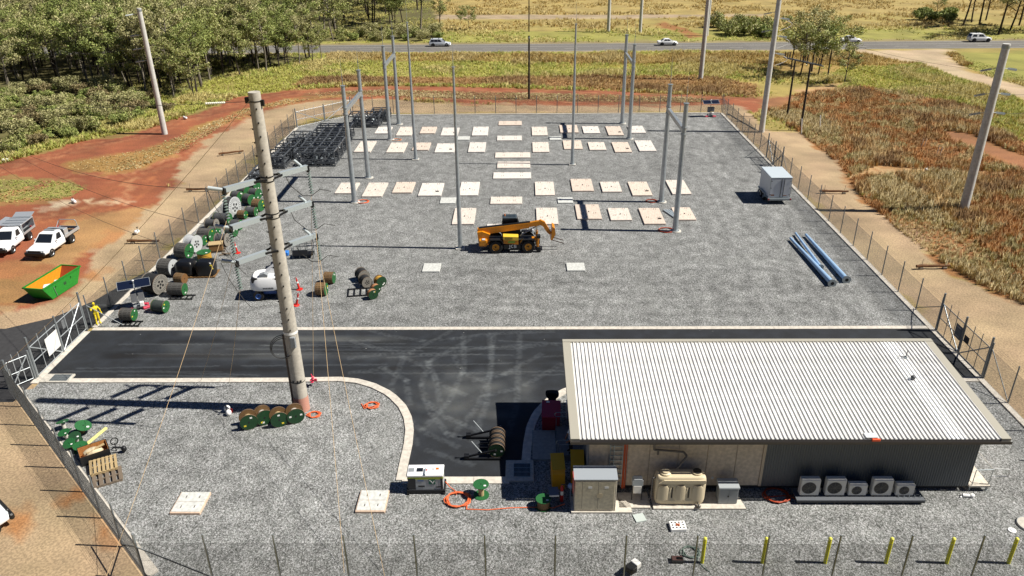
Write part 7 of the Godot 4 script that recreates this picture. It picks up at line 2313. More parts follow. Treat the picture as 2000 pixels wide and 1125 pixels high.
func log_barrier(label: String, a: Vector3, b: Vector3) -> void:
	var t := thing("log_barrier", label, "log", a, 0.0, "timber logs on the sand verge")
	var q := MB.new()
	var d := b - a
	var n := 6
	for i in n:
		var o0 := Vector3(0, 0.3 + 0.03 * sin(i * 2.1), 0.04 * cos(i * 1.7))
		var o1 := Vector3(0, 0.3 + 0.03 * sin((i + 1) * 2.1), 0.04 * cos((i + 1) * 1.7))
		q.cyl(d * i / n + o0, d * (i + 1) / n + o1, 0.13 - 0.005 * i, 0.125 - 0.005 * i, 9, i == 0 or i == n - 1)
	part(t, "log", q, mat("log_brown", "7a5230", 0.9, 0.0, "wood", 1.0))
	for u in [0.15, 0.85]:
		var p := MB.new()
		p.cyl(d * u, d * u + Vector3(0.05, 0.95, 0), 0.025, 0.02, 6)
		p.box(d * u + Vector3(0, 0.09, 0), Vector3(0.3, 0.2, 0.3))
		part(t, "stake", p, mat("stake_grey", "8d8578", 0.8))
func solar_tower(label: String, at: Vector3, turn: float, sc := 1.0) -> void:
	var t := thing("solar_light_tower", label, "light tower", at, turn)
	t.scale = Vector3.ONE * sc
	var b := MB.new()
	b.cbox(Vector3(0, 0.3, 0), Vector3(1.0, 0.34, 0.7), 0.04)
	for x in [-0.7, 0.7]: b.box(Vector3(x, 0.1, 0.0), Vector3(0.5, 0.12, 0.12))
	part(t, "base", b, mat("cab_grey"))
	for e in [[0.55, 0.35], [0.45, -0.4], [-0.5, 0.2]]:
		var r := MB.new()
		r.cbox(Vector3(e[0] * 1.3, 0.14, e[1] * 1.2), Vector3(0.75, 0.26, 0.34), 0.06, Basis(Vector3.UP, e[1]))
		part(t, "ballast_block", r, mat("ballast_red", "b8324a", 0.6))
	var m := MB.new()
	m.cyl(Vector3(0, 0.3, 0), Vector3(0, 3.1, 0), 0.06, 0.05, 8)
	part(t, "mast", m, mat("galvanised"))
	var c := MB.new()
	c.cbox(Vector3(-0.25, 1.35, 0), Vector3(0.55, 0.95, 0.5), 0.03)
	c.cbox(Vector3(0.42, 1.4, 0), Vector3(0.55, 0.85, 0.5), 0.03)
	part(t, "battery_cabinet", c, mat("cabinet_dark", "74767a", 0.5, 0.1))
	var bs := Basis(Vector3.RIGHT, 0.42)
	for x in [-0.78, 0.78]:
		var p := MB.new()
		p.box(Vector3(x, 2.75, 0), Vector3(1.5, 0.05, 1.15), bs)
		var pp := part(t, "solar_panel", p, mat("solar_blue", "10182c", 0.3, 0.0))
		var f := MB.new()
		for s in [-1.0, 1.0]:
			f.box(Vector3(x, 2.76, 0) + bs * Vector3(0, 0.005, s * 0.575), Vector3(1.52, 0.06, 0.03), bs)
			f.box(Vector3(x, 2.76, 0) + bs * Vector3(s * 0.75, 0.005, 0), Vector3(0.03, 0.06, 1.15), bs)
		part(pp, "panel_frame", f, mat("gate_steel"))
	var l := MB.new()
	l.ball(Vector3(0, 3.15, 0), Vector3(0.12, 0.1, 0.12), 6, 8)
	part(t, "camera_head", l, mat("white_plastic"))
	var w := MB.new()
	w.cbox(Vector3(0.35, 0.65, 0.45), Vector3(0.4, 0.5, 0.3), 0.04)
	part(t, "white_box", w, mat("white_plastic"))
func build_small_things() -> void:
	# bollards along the front fence
	for i in 6:
		var t := thing("bollard", "%s yellow bollard from the left behind the front fence" % ORD[i], "bollard", Vector3([8.5, 11.35, 14.3, 17.15, 20.0, 22.9][i], 0.02, -27.5), 0.0, "yellow bollards")
		var q := MB.new()
		q.cyl(Vector3.ZERO, Vector3(0, 1.5, 0), 0.085, 0.085, 14, false)
		part(t, "sleeve", q, mat("bollard_yellow", "d6d420", 0.5))
		var c := MB.new()
		c.lathe([[0.088, 1.47], [0.088, 1.53], [0.05, 1.57], [0.0, 1.58]], 14)
		part(t, "cap", c, mat("bollard_cap", "dfdc5a", 0.5))
	solar_tower("solar powered light tower with red ballast blocks near the gate", Vector3(-29.98, 0, -53.79), 0.45, 0.76)
	solar_tower("solar powered light tower in the far eastern corner", Vector3(27.76, 0, -114.47), 0.1, 0.78)
	# hoses and cable coils
	var oh := mat("orange_hose")
	hose("orange hose coil with a long tail beside the generator", Vector3(-3.35, 0.03, -31.75), 0.62, 5, oh, [Vector3(-2.9, 0.05, -31.1), Vector3(-1.8, 0.05, -31.05), Vector3(-0.6, 0.05, -31.2), Vector3(0.6, 0.05, -31.25), Vector3(1.6, 0.05, -31.2), Vector3(2.2, 0.1, -31.45)])
	wire("orange lead from the generator to the hose coil", [Vector3(-4.1, 0.5, -32.7), Vector3(-3.9, 0.12, -32.75), Vector3(-3.6, 0.06, -32.5), Vector3(-3.5, 0.06, -32.2)], 0.028, oh, "orange hoses and cables", "lead")
	hose("small orange hose ring at the foot of the big pole", Vector3(-12.78, 0, -39.42), 0.34, 4, oh)
	hose("orange hose coil on the gravel right of the big pole", Vector3(-9.38, 0, -40.4), 0.38, 4, oh, [Vector3(-9.84, 0, -40.29) + Vector3(0, 0.06, 0.2), Vector3(-10.1, 0, -40.62) + Vector3(0, 0.06, 0)])
	hose("orange cable tangle at the foot of the nearer left portal frame", Vector3(-16.82, 0, -78.01), 0.6, 4, oh)
	hose("orange cable tangle at the foot of the nearer right portal mast", Vector3(13.72, 0, -77.79), 0.55, 4, mat("hose_dark", "a5401f", 0.6))
	hose("orange cable tangle beside the rightmost portal mast", Vector3(13.89, 0, -69.56), 0.7, 4, mat("hose_dark"))
	hose("dark orange hose heap against the charcoal wall", Vector3(13.4, 0.02, -32.1), 0.62, 5, mat("hose_dark"), [Vector3(14.3, 0.05, -31.9), Vector3(14.4, 0.05, -32.2), Vector3(12.9, 0.1, -32.0)])
	hose("thin grey green hose tangle beside the first yellow bollard", Vector3(8.1, 0.0, -28.1), 0.4, 3, mat("hose_green", "5d6d66", 0.6), [Vector3(8.3, 0.03, -27.6), Vector3(8.5, 0.03, -27.2), Vector3(8.75, 0.03, -26.9)])
	# delineators
	cone("red delineator post beside the wooden crate near the drums", Vector3(-25.76, 0, -64.5), Vector3(0, 0, 0.12))
	cone("red delineator post standing right of the boom lift", Vector3(-18.2, 0, -56.99), Vector3(0, 0, 0.15))
	cone("red delineator post nearest, leaning right of the boom lift", Vector3(-17.72, 0, -54.16), Vector3(0, 0, -0.25))
	# markers
	for e in [["red and white line marker near the four drums by the big pole", Vector3(-18.17, 0, -39.64)], ["red and white line marker on the red soil above the trucks", Vector3(-47.72, 0, -78.08)], ["red and white line marker on the sand beside the western log", Vector3(-37.04, 0, -69.29)], ["red and white line marker on the track at the left frame edge", Vector3(-64.28, 0, -93.4)], ["red and white line marker on the track beside the pale pole", Vector3(-50.05, 0, -114.7)], ["red and white line marker in the grass beside the square pole", Vector3(46.92, 0, -87.32)], ["red and white line marker in the red grass right of the twin posts", Vector3(44.77, 0, -111.64)]]:
		marker_bag(e[0], e[1])
	var tg := MB.new()
	for k in 6:
		var a := TAU * k / 6
		tg.box(Vector3(cos(a) * 0.12, 0.1 * sin(k * 2.0), sin(a) * 0.12), Vector3(0.22, 0.18, 0.04), Basis(Vector3(sin(k), 1, cos(k * 2)).normalized(), a))
	tg.cyl(Vector3(0, 0.1, 0), Vector3(-0.1, 0.45, 0), 0.04, 0.03, 6)
	single("rope_tag", tg, mat("tag_pink", "d8405e", 0.6), "bright pink tag at the end of the rope by the kerb", "tag", Vector3(-13.57, 0.5, -42.68))
	# logs
	log_barrier("timber log on the sand beside the upper left crossarm tip", Vector3(-37, 0, -81.59), Vector3(-34.43, 0, -81.73))
	log_barrier("timber log on the sand verge nearest the pale curve", Vector3(-38.24, 0, -95.39), Vector3(-35.54, 0, -96.71))
	log_barrier("timber log on the sand verge nearest the parked trucks", Vector3(-36.84, 0, -66.87), Vector3(-33.84, 0, -66.84))
	log_barrier("timber log on the eastern sand verge behind the trailer", Vector3(32.08, 0, -80.16), Vector3(35.08, 0, -79.95))
	log_barrier("timber log on the eastern sand verge beside the steel masts", Vector3(33.54, 0, -60.61), Vector3(36.44, 0, -60.69))
	# wrapped bundles on a pallet among the drums
	pallet("long timber pallet under the two black wrapped bundles", Vector3(-27.68, 0, -59.92), 0.05, 0.0, mat("wood_brown"), 11, 3.3, 1.5)
	for e in [["left black wrapped bundle on the long pallet", -0.85, 1.55], ["right black wrapped bundle on the long pallet with yellow tags", 0.85, 1.6]]:
		var t := thing("wrapped_bundle", e[0], "bundle", Vector3(-27.68, 0, -59.92) + Vector3(e[1], 0.16, 0.0), 0.05, "black wrapped bundles")
		var q := MB.new()
		var rings := []
		for lv in [[0.0, 0.95], [0.35, 1.0], [0.85, 0.97], [1.15, 0.85], [1.22, 0.6]]:
			var r := []
			for k in 16:
				var a := TAU * k / 16
				var wob := 1.0 + 0.06 * sin(k * 2.3 + lv[0] * 5.0 + e[1])
				r.append(Vector3(signf(cos(a)) * pow(absf(cos(a)), 0.45) * e[2] * 0.5 * lv[1] * wob, lv[0], signf(sin(a)) * pow(absf(sin(a)), 0.45) * 0.68 * lv[1] * wob))
			rings.append(r)
		q.skin(rings)
		part(t, "wrapping", q, mat("wrap_black", "121315", 0.35))
		if e[1] > 0:
			for k in 3:
				var s := MB.new()
				s.box(Vector3(0.62 + 0.03 * k, 0.95 - k * 0.16, 0.55 - 0.02 * k), Vector3(0.14, 0.09, 0.08))
				part(t, "tag", s, mat("sticker_yellow", "d8c534", 0.6))
	var cr := thing("timber_crate", "pale timber crate on a pallet among the cable drums", "crate", Vector3(-27.8, 0, -64.98), 0.25)
	var cb := MB.new()
	cb.cbox(Vector3(0, 0.5, 0), Vector3(1.15, 0.6, 0.8), 0.01)
	part(cr, "box", cb, mat("wood_brown"))
	var cl := MB.new()
	cl.box(Vector3(0, 0.82, 0), Vector3(1.25, 0.04, 0.9))
	part(cr, "lid", cl, mat("wood_new"))
	for z in [-0.3, 0.3]:
		var q := MB.new()
		q.box(Vector3(0, 0.1, z), Vector3(1.5, 0.2, 0.1))
		part(cr, "runner", q, mat("wood_old"))
	# corner: open crate, plank, pallets
	var oc := thing("open_crate", "open black crate lined with orange board by the corner fence", "crate", Vector3(-24.35, 0.02, -35.4), 0.62)
	for e in [[Vector3(0, 0.3, 0.55), Vector3(1.5, 0.6, 0.04)], [Vector3(0, 0.3, -0.55), Vector3(1.5, 0.6, 0.04)], [Vector3(0.75, 0.3, 0), Vector3(0.04, 0.6, 1.1)], [Vector3(-0.75, 0.3, 0), Vector3(0.04, 0.6, 1.1)]]:
		var q := MB.new()
		q.box(e[0], e[1])
		var w := part(oc, "side_wall", q, mat("black_plastic"))
		var i := MB.new()
		i.box(e[0] * Vector3(0.965, 1, 0.955), e[1] * Vector3(0.94, 0.96, 0.94))
		part(w, "lining", i, mat("ply"))
	var cf := MB.new()
	cf.box(Vector3(0, 0.05, 0), Vector3(1.45, 0.06, 1.05))
	part(oc, "floor", cf, mat("ply"))
	var bag := MB.new()
	bag.ball(Vector3(-0.05, 0.3, 0.0), Vector3(0.55, 0.28, 0.34), 6, 10)
	single("paper_sack", bag, mat("sack_cream", "d8c9a8", 0.8, 0.0, "blotch", 1.5), "cream sack lying in the open black crate", "sack", Vector3(-24.35, 0.08, -35.4), 0.5)
	var bd := MB.new()
	bd.box(Vector3(0.1, 0.56, 0.1), Vector3(1.0, 0.04, 0.16), Basis(Vector3.BACK, 0.15))
	single("timber_offcut", bd, mat("wood_new"), "timber offcut lying on the sack in the open crate", "timber", Vector3(-24.35, 0.06, -35.4), 0.75)
	var cc := MB.new()
	cc.cyl(Vector3(0, 0.45, 0), Vector3(0.5, 0.35, 0.1), 0.06, 0.05, 8)
	cc.ring(Vector3(0.1, 0.6, -0.35), 0.2, 0.03, Vector3(0.4, 0.2, 1).normalized(), 14, 5)
	cc.ball(Vector3(0.55, 0.25, 0.1), Vector3(0.16, 0.2, 0.16), 5, 8)
	cc.cyl(Vector3(0.1, 0.0, -0.2), Vector3(0.1, 0.5, -0.3), 0.03, 0.03, 6)
	single("hand_winch", cc, mat("black_steel"), "black hand winch hung on the open crate's edge", "winch", Vector3(-23.4, 0.02, -35.7), 0.4)
	var pk := MB.new()
	pk.box(Vector3(0, 0.06, 0), Vector3(0.14, 0.1, 1.6))
	single("yellow_plank", pk, mat("plank_yellow", "e2dc8a", 0.7), "pale yellow plank leaning behind the open crate", "plank", Vector3(-25.2, 0.02, -37.3), -0.25)
	pallet("new pale timber pallet lying on top of the old one", Vector3(-23.35, 0.18, -34.4), 0.5, 0.04, mat("wood_new"), 7, 1.35, 1.3, "pallets by the corner fence")
	pallet("old brown timber pallet partly under the pale one", Vector3(-22.75, 0.02, -33.55), 0.52, 0.0, mat("wood_old"), 5, 1.4, 1.3, "pallets by the corner fence")
	# plates and bits near the building
	var gp := MB.new()
	gp.box(Vector3(0, 0.05, 0), Vector3(0.55, 0.06, 0.55))
	single("steel_plate", gp, mat("plate_pale", "c2ccc8", 0.5, 0.2), "square pale steel plate on the gravel before the cabinet", "plate", Vector3(5.95, 0, -30.47), 0.25)
	var wb := thing("spacer_block", "white plastic block with holes lying on the gravel", "block", Vector3(7.76, 0, -29.82), 0.05)
	var wq := MB.new()
	wq.cbox(Vector3(0, 0.1, 0), Vector3(0.8, 0.18, 0.62), 0.02)
	part(wb, "block", wq, mat("white_plastic"))
	var hq := MB.new()
	for k in 12:
		if k != 5 and k != 6: hq.cyl(Vector3(-0.27 + 0.18 * (k % 4), 0.19, -0.18 + 0.18 * (k / 4)), Vector3(-0.27 + 0.18 * (k % 4), 0.2, -0.18 + 0.18 * (k / 4)), 0.045, 0.045, 8)
	part(wb, "holes", hq, mat("black_plastic"))
	var rq := MB.new()
	rq.box(Vector3(0.0, 0.21, 0), Vector3(0.22, 0.05, 0.06), Basis(Vector3.UP, 0.5))
	rq.box(Vector3(0.0, 0.21, 0), Vector3(0.22, 0.05, 0.06), Basis(Vector3.UP, -0.9))
	part(wb, "rusty_clip", rq, mat("rust", "a5572e", 0.8))
	var pt := thing("access_lid", "large pale round lid at the right frame edge", "lid", Vector3(25.33, 0, -29.99))
	var pq := MB.new()
	pq.cyl(Vector3.ZERO, Vector3(0, 0.1, 0), 0.6, 0.58, 24)
	part(pt, "lid", pq, mat("pit_concrete", "cbc6bb", 0.9))
	var pr := MB.new()
	pr.ring(Vector3(0, 0.1, 0), 0.56, 0.02, Vector3.UP, 24, 4)
	part(pt, "rim", pr, mat("cab_grey"))
	var sl := MB.new()
	sl.cyl(Vector3.ZERO, Vector3(0, 0.06, 0), 0.2, 0.19, 16)
	sl.cyl(Vector3(0, 0.06, 0), Vector3(0, 0.08, 0), 0.08, 0.08, 10)
	single("small_lid", sl, mat("white_plastic"), "small white round lid before the last yellow bollard", "lid", Vector3(24.27, 0, -29.63))
	var ws := MB.new()
	ws.cyl(Vector3(-0.25, 0.1, 0), Vector3(0.1, 0.1, 0.05), 0.1, 0.09, 10)
	ws.ball(Vector3(0.2, 0.12, 0.05), Vector3(0.16, 0.12, 0.12), 5, 8)
	ws.cyl(Vector3(-0.25, 0.06, 0), Vector3(-0.42, 0.06, 0.12), 0.04, 0.04, 6)
	single("white_fitting", ws, mat("white_plastic"), "white plastic fitting lying on gravel near the charcoal wall end", "fitting", Vector3(23.33, 0, -32.13))
	var fb := thing("camera_box", "black and white box at the bottom edge behind the front fence", "box", Vector3(5.15, 0, -26.85), 0.7)
	var f1 := MB.new()
	f1.cbox(Vector3(0.15, 0.5, 0), Vector3(0.3, 0.3, 0.4), 0.02)
	part(fb, "white_side", f1, mat("white_plastic"))
	var f2 := MB.new()
	f2.cbox(Vector3(-0.2, 0.45, 0.02), Vector3(0.4, 0.3, 0.45), 0.02)
	f2.cyl(Vector3(0, 0, 0), Vector3(0, 0.4, 0), 0.04, 0.04, 6)
	part(fb, "black_side", f2, mat("black_plastic"))
	var dk := thing("junction_pit", "small dark steel box on the gravel left of the first bollard", "box", Vector3(7.33, 0, -27.58))
	var d1 := MB.new()
	d1.cbox(Vector3(0, 0.12, 0), Vector3(0.55, 0.2, 0.34), 0.02)
	part(dk, "box", d1, mat("black_steel"))
	var d2 := MB.new()
	d2.box(Vector3(0, 0.225, 0), Vector3(0.5, 0.01, 0.28))
	part(dk, "cover", d2, mat("cover_brown", "4a2f2c", 0.7))
	# steel sections beside the nearest right portal
	for i in 3:
		var q := MB.new()
		q.bar(Vector3(i * 0.28, 0.1, 0), Vector3(0.9 + i * 0.2, 0.1, 2.6), 0.18, 0.12)
		single("steel_section", q, mat("section_galv", "aeb9c0", 0.4, 0.4), "%s galvanised steel section from the left beside the nearest portal foot" % ORD[i], "steel section", Vector3(14.5, 0, -75.01) + Vector3(0, 0.0, 0), 0.0, "loose steel sections")
	# timber scraps among the drums
	var sc := MB.new()
	sc.box(Vector3(0, 0.1, 0), Vector3(1.0, 0.08, 0.14), Basis(Vector3.UP, 0.5))
	sc.box(Vector3(0.1, 0.18, 0.1), Vector3(0.9, 0.08, 0.14), Basis(Vector3.UP, -0.4))
	single("timber_scrap", sc, mat("wood_old"), "crossed timber scraps beside the wooden crate", "timber", Vector3(-26.76, 0, -64.16))
	# orange leads in a heap at the far left portal foot
	hose("pale orange cable tangle at the foot of the farther left portal", Vector3(-16.73, 0, -102.43), 0.6, 3, mat("hose_pale", "c98a68", 0.7))

# ---------------------------------------------------------------- people: one continuous body each
func figure(bones: Array, cell: float, k: float) -> ArrayMesh:
	# bones: [a, b, ra, rb, colour]; surface nets over the smooth union of tapered capsules
	var lo := Vector3(1e9, 1e9, 1e9)
	var hi := -lo
	for b in bones:
		for e in [[b[0], b[2]], [b[1], b[3]]]:
			lo = lo.min(e[0] - Vector3.ONE * (e[1] + 0.06))
			hi = hi.max(e[0] + Vector3.ONE * (e[1] + 0.06))
	var n := Vector3i((hi - lo) / cell) + Vector3i(2, 2, 2)
	var F := PackedFloat32Array()
	F.resize(n.x * n.y * n.z)
	var C := PackedInt32Array()
	C.resize(F.size())
	for z in n.z:
		for y in n.y:
			for x in n.x:
				var p := lo + Vector3(x, y, z) * cell
				var d := 9.0
				var best := 9.0
				var bi := 0
				for i in bones.size():
					var b: Array = bones[i]
					var ab: Vector3 = b[1] - b[0]
					var u := clampf((p - b[0]).dot(ab) / maxf(ab.length_squared(), 1e-6), 0, 1)
					var e: float = p.distance_to(b[0] + ab * u) - lerpf(b[2], b[3], u)
					if e < best:
						best = e
						bi = i
					var h := maxf(k - absf(d - e), 0.0) / k
					d = minf(d, e) - h * h * k * 0.25
				F[x + n.x * (y + n.y * z)] = d
				C[x + n.x * (y + n.y * z)] = bi
	var idx := {}
	var m := MB.new()
	var vp := PackedVector3Array()
	var vc := PackedInt32Array()
	for z in n.z - 1:
		for y in n.y - 1:
			for x in n.x - 1:
				var s := Vector3.ZERO
				var cnt := 0
				var corner := []
				for c in 8: corner.append(F[x + (c & 1) + n.x * (y + ((c >> 1) & 1) + n.y * (z + (c >> 2)))])
				for e in [[0, 1], [2, 3], [4, 5], [6, 7], [0, 2], [1, 3], [4, 6], [5, 7], [0, 4], [1, 5], [2, 6], [3, 7]]:
					var fa: float = corner[e[0]]
					var fb: float = corner[e[1]]
					if (fa < 0.0) != (fb < 0.0):
						var u := fa / (fa - fb)
						var pa := Vector3(e[0] & 1, (e[0] >> 1) & 1, e[0] >> 2)
						var pb := Vector3(e[1] & 1, (e[1] >> 1) & 1, e[1] >> 2)
						s += pa.lerp(pb, u)
						cnt += 1
				if cnt:
					idx[x + n.x * (y + n.y * z)] = vp.size()
					vp.append(lo + (Vector3(x, y, z) + s / cnt) * cell)
					vc.append(C[x + n.x * (y + n.y * z)])
	var gr := func(p: Vector3) -> Vector3:
		var q := Vector3i(((p - lo) / cell).round()).clamp(Vector3i.ONE, n - Vector3i(2, 2, 2))
		var o := q.x + n.x * (q.y + n.y * q.z)
		return Vector3(F[o + 1] - F[o - 1], F[o + n.x] - F[o - n.x], F[o + n.x * n.y] - F[o - n.x * n.y]).normalized()
	var step := [1, n.x, n.x * n.y]
	for z in range(1, n.z - 1):
		for y in range(1, n.y - 1):
			for x in range(1, n.x - 1):
				var o := x + n.x * (y + n.y * z)
				for ax in 3:
					if (F[o] < 0.0) == (F[o + step[ax]] < 0.0): continue
					var a: int = step[(ax + 1) % 3]
					var b: int = step[(ax + 2) % 3]
					var q := [o, o - a, o - a - b, o - b]
					var ok := true
					for j in q: ok = ok and idx.has(j)
					if not ok: continue
					var P := []
					for j in q: P.append(idx[j])
					for tr in [[0, 1, 2], [0, 2, 3]]:
						m.col = bones[vc[P[0]]][4]
						m.trin(vp[P[tr[0]]], vp[P[tr[1]]], vp[P[tr[2]]], gr.call(vp[P[tr[0]]]), gr.call(vp[P[tr[1]]]), gr.call(vp[P[tr[2]]]))
	return m.mesh()
func body_bones(shirt: Color, legs: Color, skin: Color, boot: Color, armL: Array, armR: Array) -> Array:
	var V := func(x, y, z): return Vector3(x, y, z)
	var b := []
	for s in [-1.0, 1.0]:
		b.append([Vector3(s * 0.1, 0.92, 0), Vector3(s * 0.11, 0.5, 0.02), 0.095, 0.065, legs])
		b.append([Vector3(s * 0.11, 0.5, 0.02), Vector3(s * 0.12, 0.12, -0.01), 0.065, 0.05, legs])
		b.append([Vector3(s * 0.12, 0.07, -0.04), Vector3(s * 0.13, 0.05, 0.14), 0.055, 0.045, boot])
	b.append([Vector3(0, 0.95, 0), Vector3(0, 1.15, 0.0), 0.14, 0.13, shirt])
	b.append([Vector3(-0.06, 1.32, 0), Vector3(0.06, 1.32, 0), 0.135, 0.135, shirt])
	b.append([Vector3(0, 1.15, 0), Vector3(0, 1.35, 0.0), 0.13, 0.14, shirt])
	b.append([Vector3(0, 1.42, 0), Vector3(0, 1.56, 0.01), 0.055, 0.055, skin])
	b.append([Vector3(0, 1.62, 0.01), Vector3(0, 1.7, 0.0), 0.085, 0.095, skin])
	b.append([Vector3(0, 1.61, 0.09), Vector3(0, 1.64, 0.1), 0.018, 0.012, skin])
	for e in [[-1.0, armL], [1.0, armR]]:
		var s: float = e[0]
		var sh := Vector3(s * 0.2, 1.38, 0)
		b.append([sh, e[1][0], 0.062, 0.048, shirt])
		b.append([e[1][0], e[1][1], 0.046, 0.034, skin])
		var hd: Vector3 = e[1][1]
		var dr: Vector3 = (hd - e[1][0]).normalized()
		b.append([hd, hd + dr * 0.07, 0.036, 0.034, skin])
		for f in 4: b.append([hd + dr * 0.08 + Vector3(0, 0, (f - 1.5) * 0.02), hd + dr * (0.16 - 0.012 * absf(f - 1.3)) + Vector3(0, -0.01, (f - 1.5) * 0.024), 0.011, 0.009, skin])
		b.append([hd + dr * 0.03 + Vector3(-s * 0.02, 0, 0.03), hd + dr * 0.09 + Vector3(-s * 0.03, 0, 0.06), 0.013, 0.01, skin])
	return b
func build_people() -> void:
	var pm := mat("cloth", "ffffff", 0.8)
	var skin := S("a8775a").srgb_to_linear()
	# worker at the western door
	var a := thing("person", "person in white shirt and dark trousers under the roof edge", "person", Vector3(2.72, 0.41, -35.35), -1.2)
	part(a, "body", figure(body_bones(S("dfe3e6").srgb_to_linear(), S("1c1f26").srgb_to_linear(), skin, S("151515").srgb_to_linear(), [Vector3(-0.3, 1.12, 0.05), Vector3(-0.27, 0.9, 0.16)], [Vector3(0.3, 1.12, 0.05), Vector3(0.26, 1.0, 0.25)]), 0.024, 0.05), pm)
	var hr := MB.new()
	hr.ball(Vector3(0, 1.72, -0.015), Vector3(0.105, 0.09, 0.11), 6, 10)
	part(a, "hair", hr, mat("hair_dark", "241c16", 0.8))
	# worker in a yellow helmet at the frame edge
	var wp := Vector3(-34.66, 0, -42.89)
	var b := thing("person", "worker with yellow helmet and grey shirt at the gate's outer post", "person", Vector3(wp.x, 0.03, wp.z), 1.1)
	part(b, "body", figure(body_bones(S("7f8a94").srgb_to_linear(), S("2a3040").srgb_to_linear(), skin, S("2c2018").srgb_to_linear(), [Vector3(-0.3, 1.15, 0.12), Vector3(-0.2, 1.12, 0.36)], [Vector3(0.3, 1.15, 0.12), Vector3(0.2, 1.12, 0.36)]), 0.024, 0.05), pm)
	var hm := MB.new()
	hm.ball(Vector3(0, 1.73, 0.0), Vector3(0.135, 0.11, 0.155), 7, 12)
	hm.cyl(Vector3(0, 1.71, 0.02), Vector3(0, 1.725, 0.02), 0.165, 0.16, 14)
	part(b, "helmet", hm, mat("helmet_yellow", "e2d33a", 0.4))
	# yellow rescue dummy hung beside the gate post
	var yl := S("d9c224").srgb_to_linear()
	var d := thing("rescue_dummy", "yellow life size rescue dummy propped beside the main gate post", "dummy", Vector3(-31.85, 0.1, -51.1), 0.9)
	var bn := body_bones(yl, yl, yl, yl, [Vector3(-0.33, 1.28, 0.1), Vector3(-0.38, 1.5, 0.16)], [Vector3(0.32, 1.12, 0.02), Vector3(0.36, 0.86, 0.06)])
	part(d, "body", figure(bn, 0.026, 0.05), pm)
	var hn := MB.new()
	hn.box(Vector3(0, 1.05, 0.13), Vector3(0.08, 0.3, 0.03))
	hn.ring(Vector3(0, 1.66, 0.1), 0.045, 0.015, Vector3.BACK, 12, 4)
	part(d, "harness", hn, mat("harness_olive", "7d7420", 0.8))

# ---------------------------------------------------------------- trees, shrubs, grass
func leaf_cloud(m: MB, c: Vector3, r: Vector3, n: int, size: float, cols: Array, rg: RandomNumberGenerator) -> void:
	for i in n:
		var d := Vector3(rg.randfn(), rg.randfn(), rg.randfn()).normalized() * pow(rg.randf(), 0.42)
		var p := c + d * r
		var ax := Vector3(rg.randfn(), rg.randfn(), rg.randfn()).normalized()
		var bx := ax.cross(Vector3(rg.randfn(), rg.randfn(), rg.randfn())).normalized()
		var s := size * rg.randf_range(0.6, 1.3)
		var nn := (ax.cross(bx) + d * 0.8 + Vector3(0, 0.3, 0)).normalized()
		m.col = cols[rg.randi() % cols.size()] * rg.randf_range(0.75, 1.2)
		var a := p - ax * s
		var e := p + ax * s
		var w := bx * s * 0.38
		m.trin(a, p + w, e, nn, nn, nn)
		m.trin(a, e, p - w, nn, nn, nn)
func limb(m: MB, a: Vector3, b: Vector3, r0: float, r1: float, bend: Vector3, n := 5) -> void:
	var p := a
	for i in n:
		var u := float(i + 1) / n
		var q := a.lerp(b, u) + bend * sin(u * PI)
		m.cyl(p, q, lerpf(r0, r1, float(i) / n), lerpf(r0, r1, u), 6, false)
		p = q
func tree_kind(sd: int, h: float, spread: float, start: float, pale: bool, dense: float, cols: Array) -> Array:
	# [trunk mesh, crown mesh]
	var rg := RandomNumberGenerator.new()
	rg.seed = sd
	var w := MB.new()
	var lv := MB.new()
	var top := Vector3(rg.randf_range(-0.6, 0.6), h * 0.9, rg.randf_range(-0.6, 0.6))
	limb(w, Vector3(0, -0.1, 0), top, h * 0.016, h * 0.005, Vector3(rg.randf_range(-0.4, 0.4), 0, rg.randf_range(-0.4, 0.4)), 8)
	var k := 10
	for i in k:
		var u := lerpf(start, 0.88, float(i) / (k - 1))
		var a := i * 2.4 + rg.randf_range(-0.5, 0.5)
		var L := spread * (0.45 + 0.6 * sin(clampf((u - start) / (1.0 - start), 0.05, 1) * PI * 0.85)) * rg.randf_range(0.7, 1.15)
		var o := top * u
		o.y = h * 0.9 * u
		var e := o + Vector3(cos(a) * L, rg.randf_range(0.5, 1.6) + h * 0.06, sin(a) * L)
		limb(w, o, e, h * 0.007, h * 0.0025, Vector3(0, -0.2, 0), 4)
		for j in 4:
			var c := o.lerp(e, [0.55, 0.8, 0.98, 1.15][j]) + Vector3(rg.randf_range(-0.5, 0.5), rg.randf_range(-0.1, 0.5), rg.randf_range(-0.5, 0.5))
			var r := spread * rg.randf_range(0.13, 0.38)
			leaf_cloud(lv, c, Vector3(r * rg.randf_range(0.7, 1.3), r * rg.randf_range(0.4, 0.9), r * rg.randf_range(0.7, 1.3)), int(520.0 * r * r / (spread * spread * 0.14) * 0.16 * dense) + 20, rg.randf_range(0.15, 0.24), cols, rg)
	leaf_cloud(lv, Vector3(top.x, h * 0.94, top.z), Vector3(spread * 0.36, spread * 0.34, spread * 0.36), int(200 * dense), 0.2, cols, rg)
	return [w.mesh(), lv.mesh()]
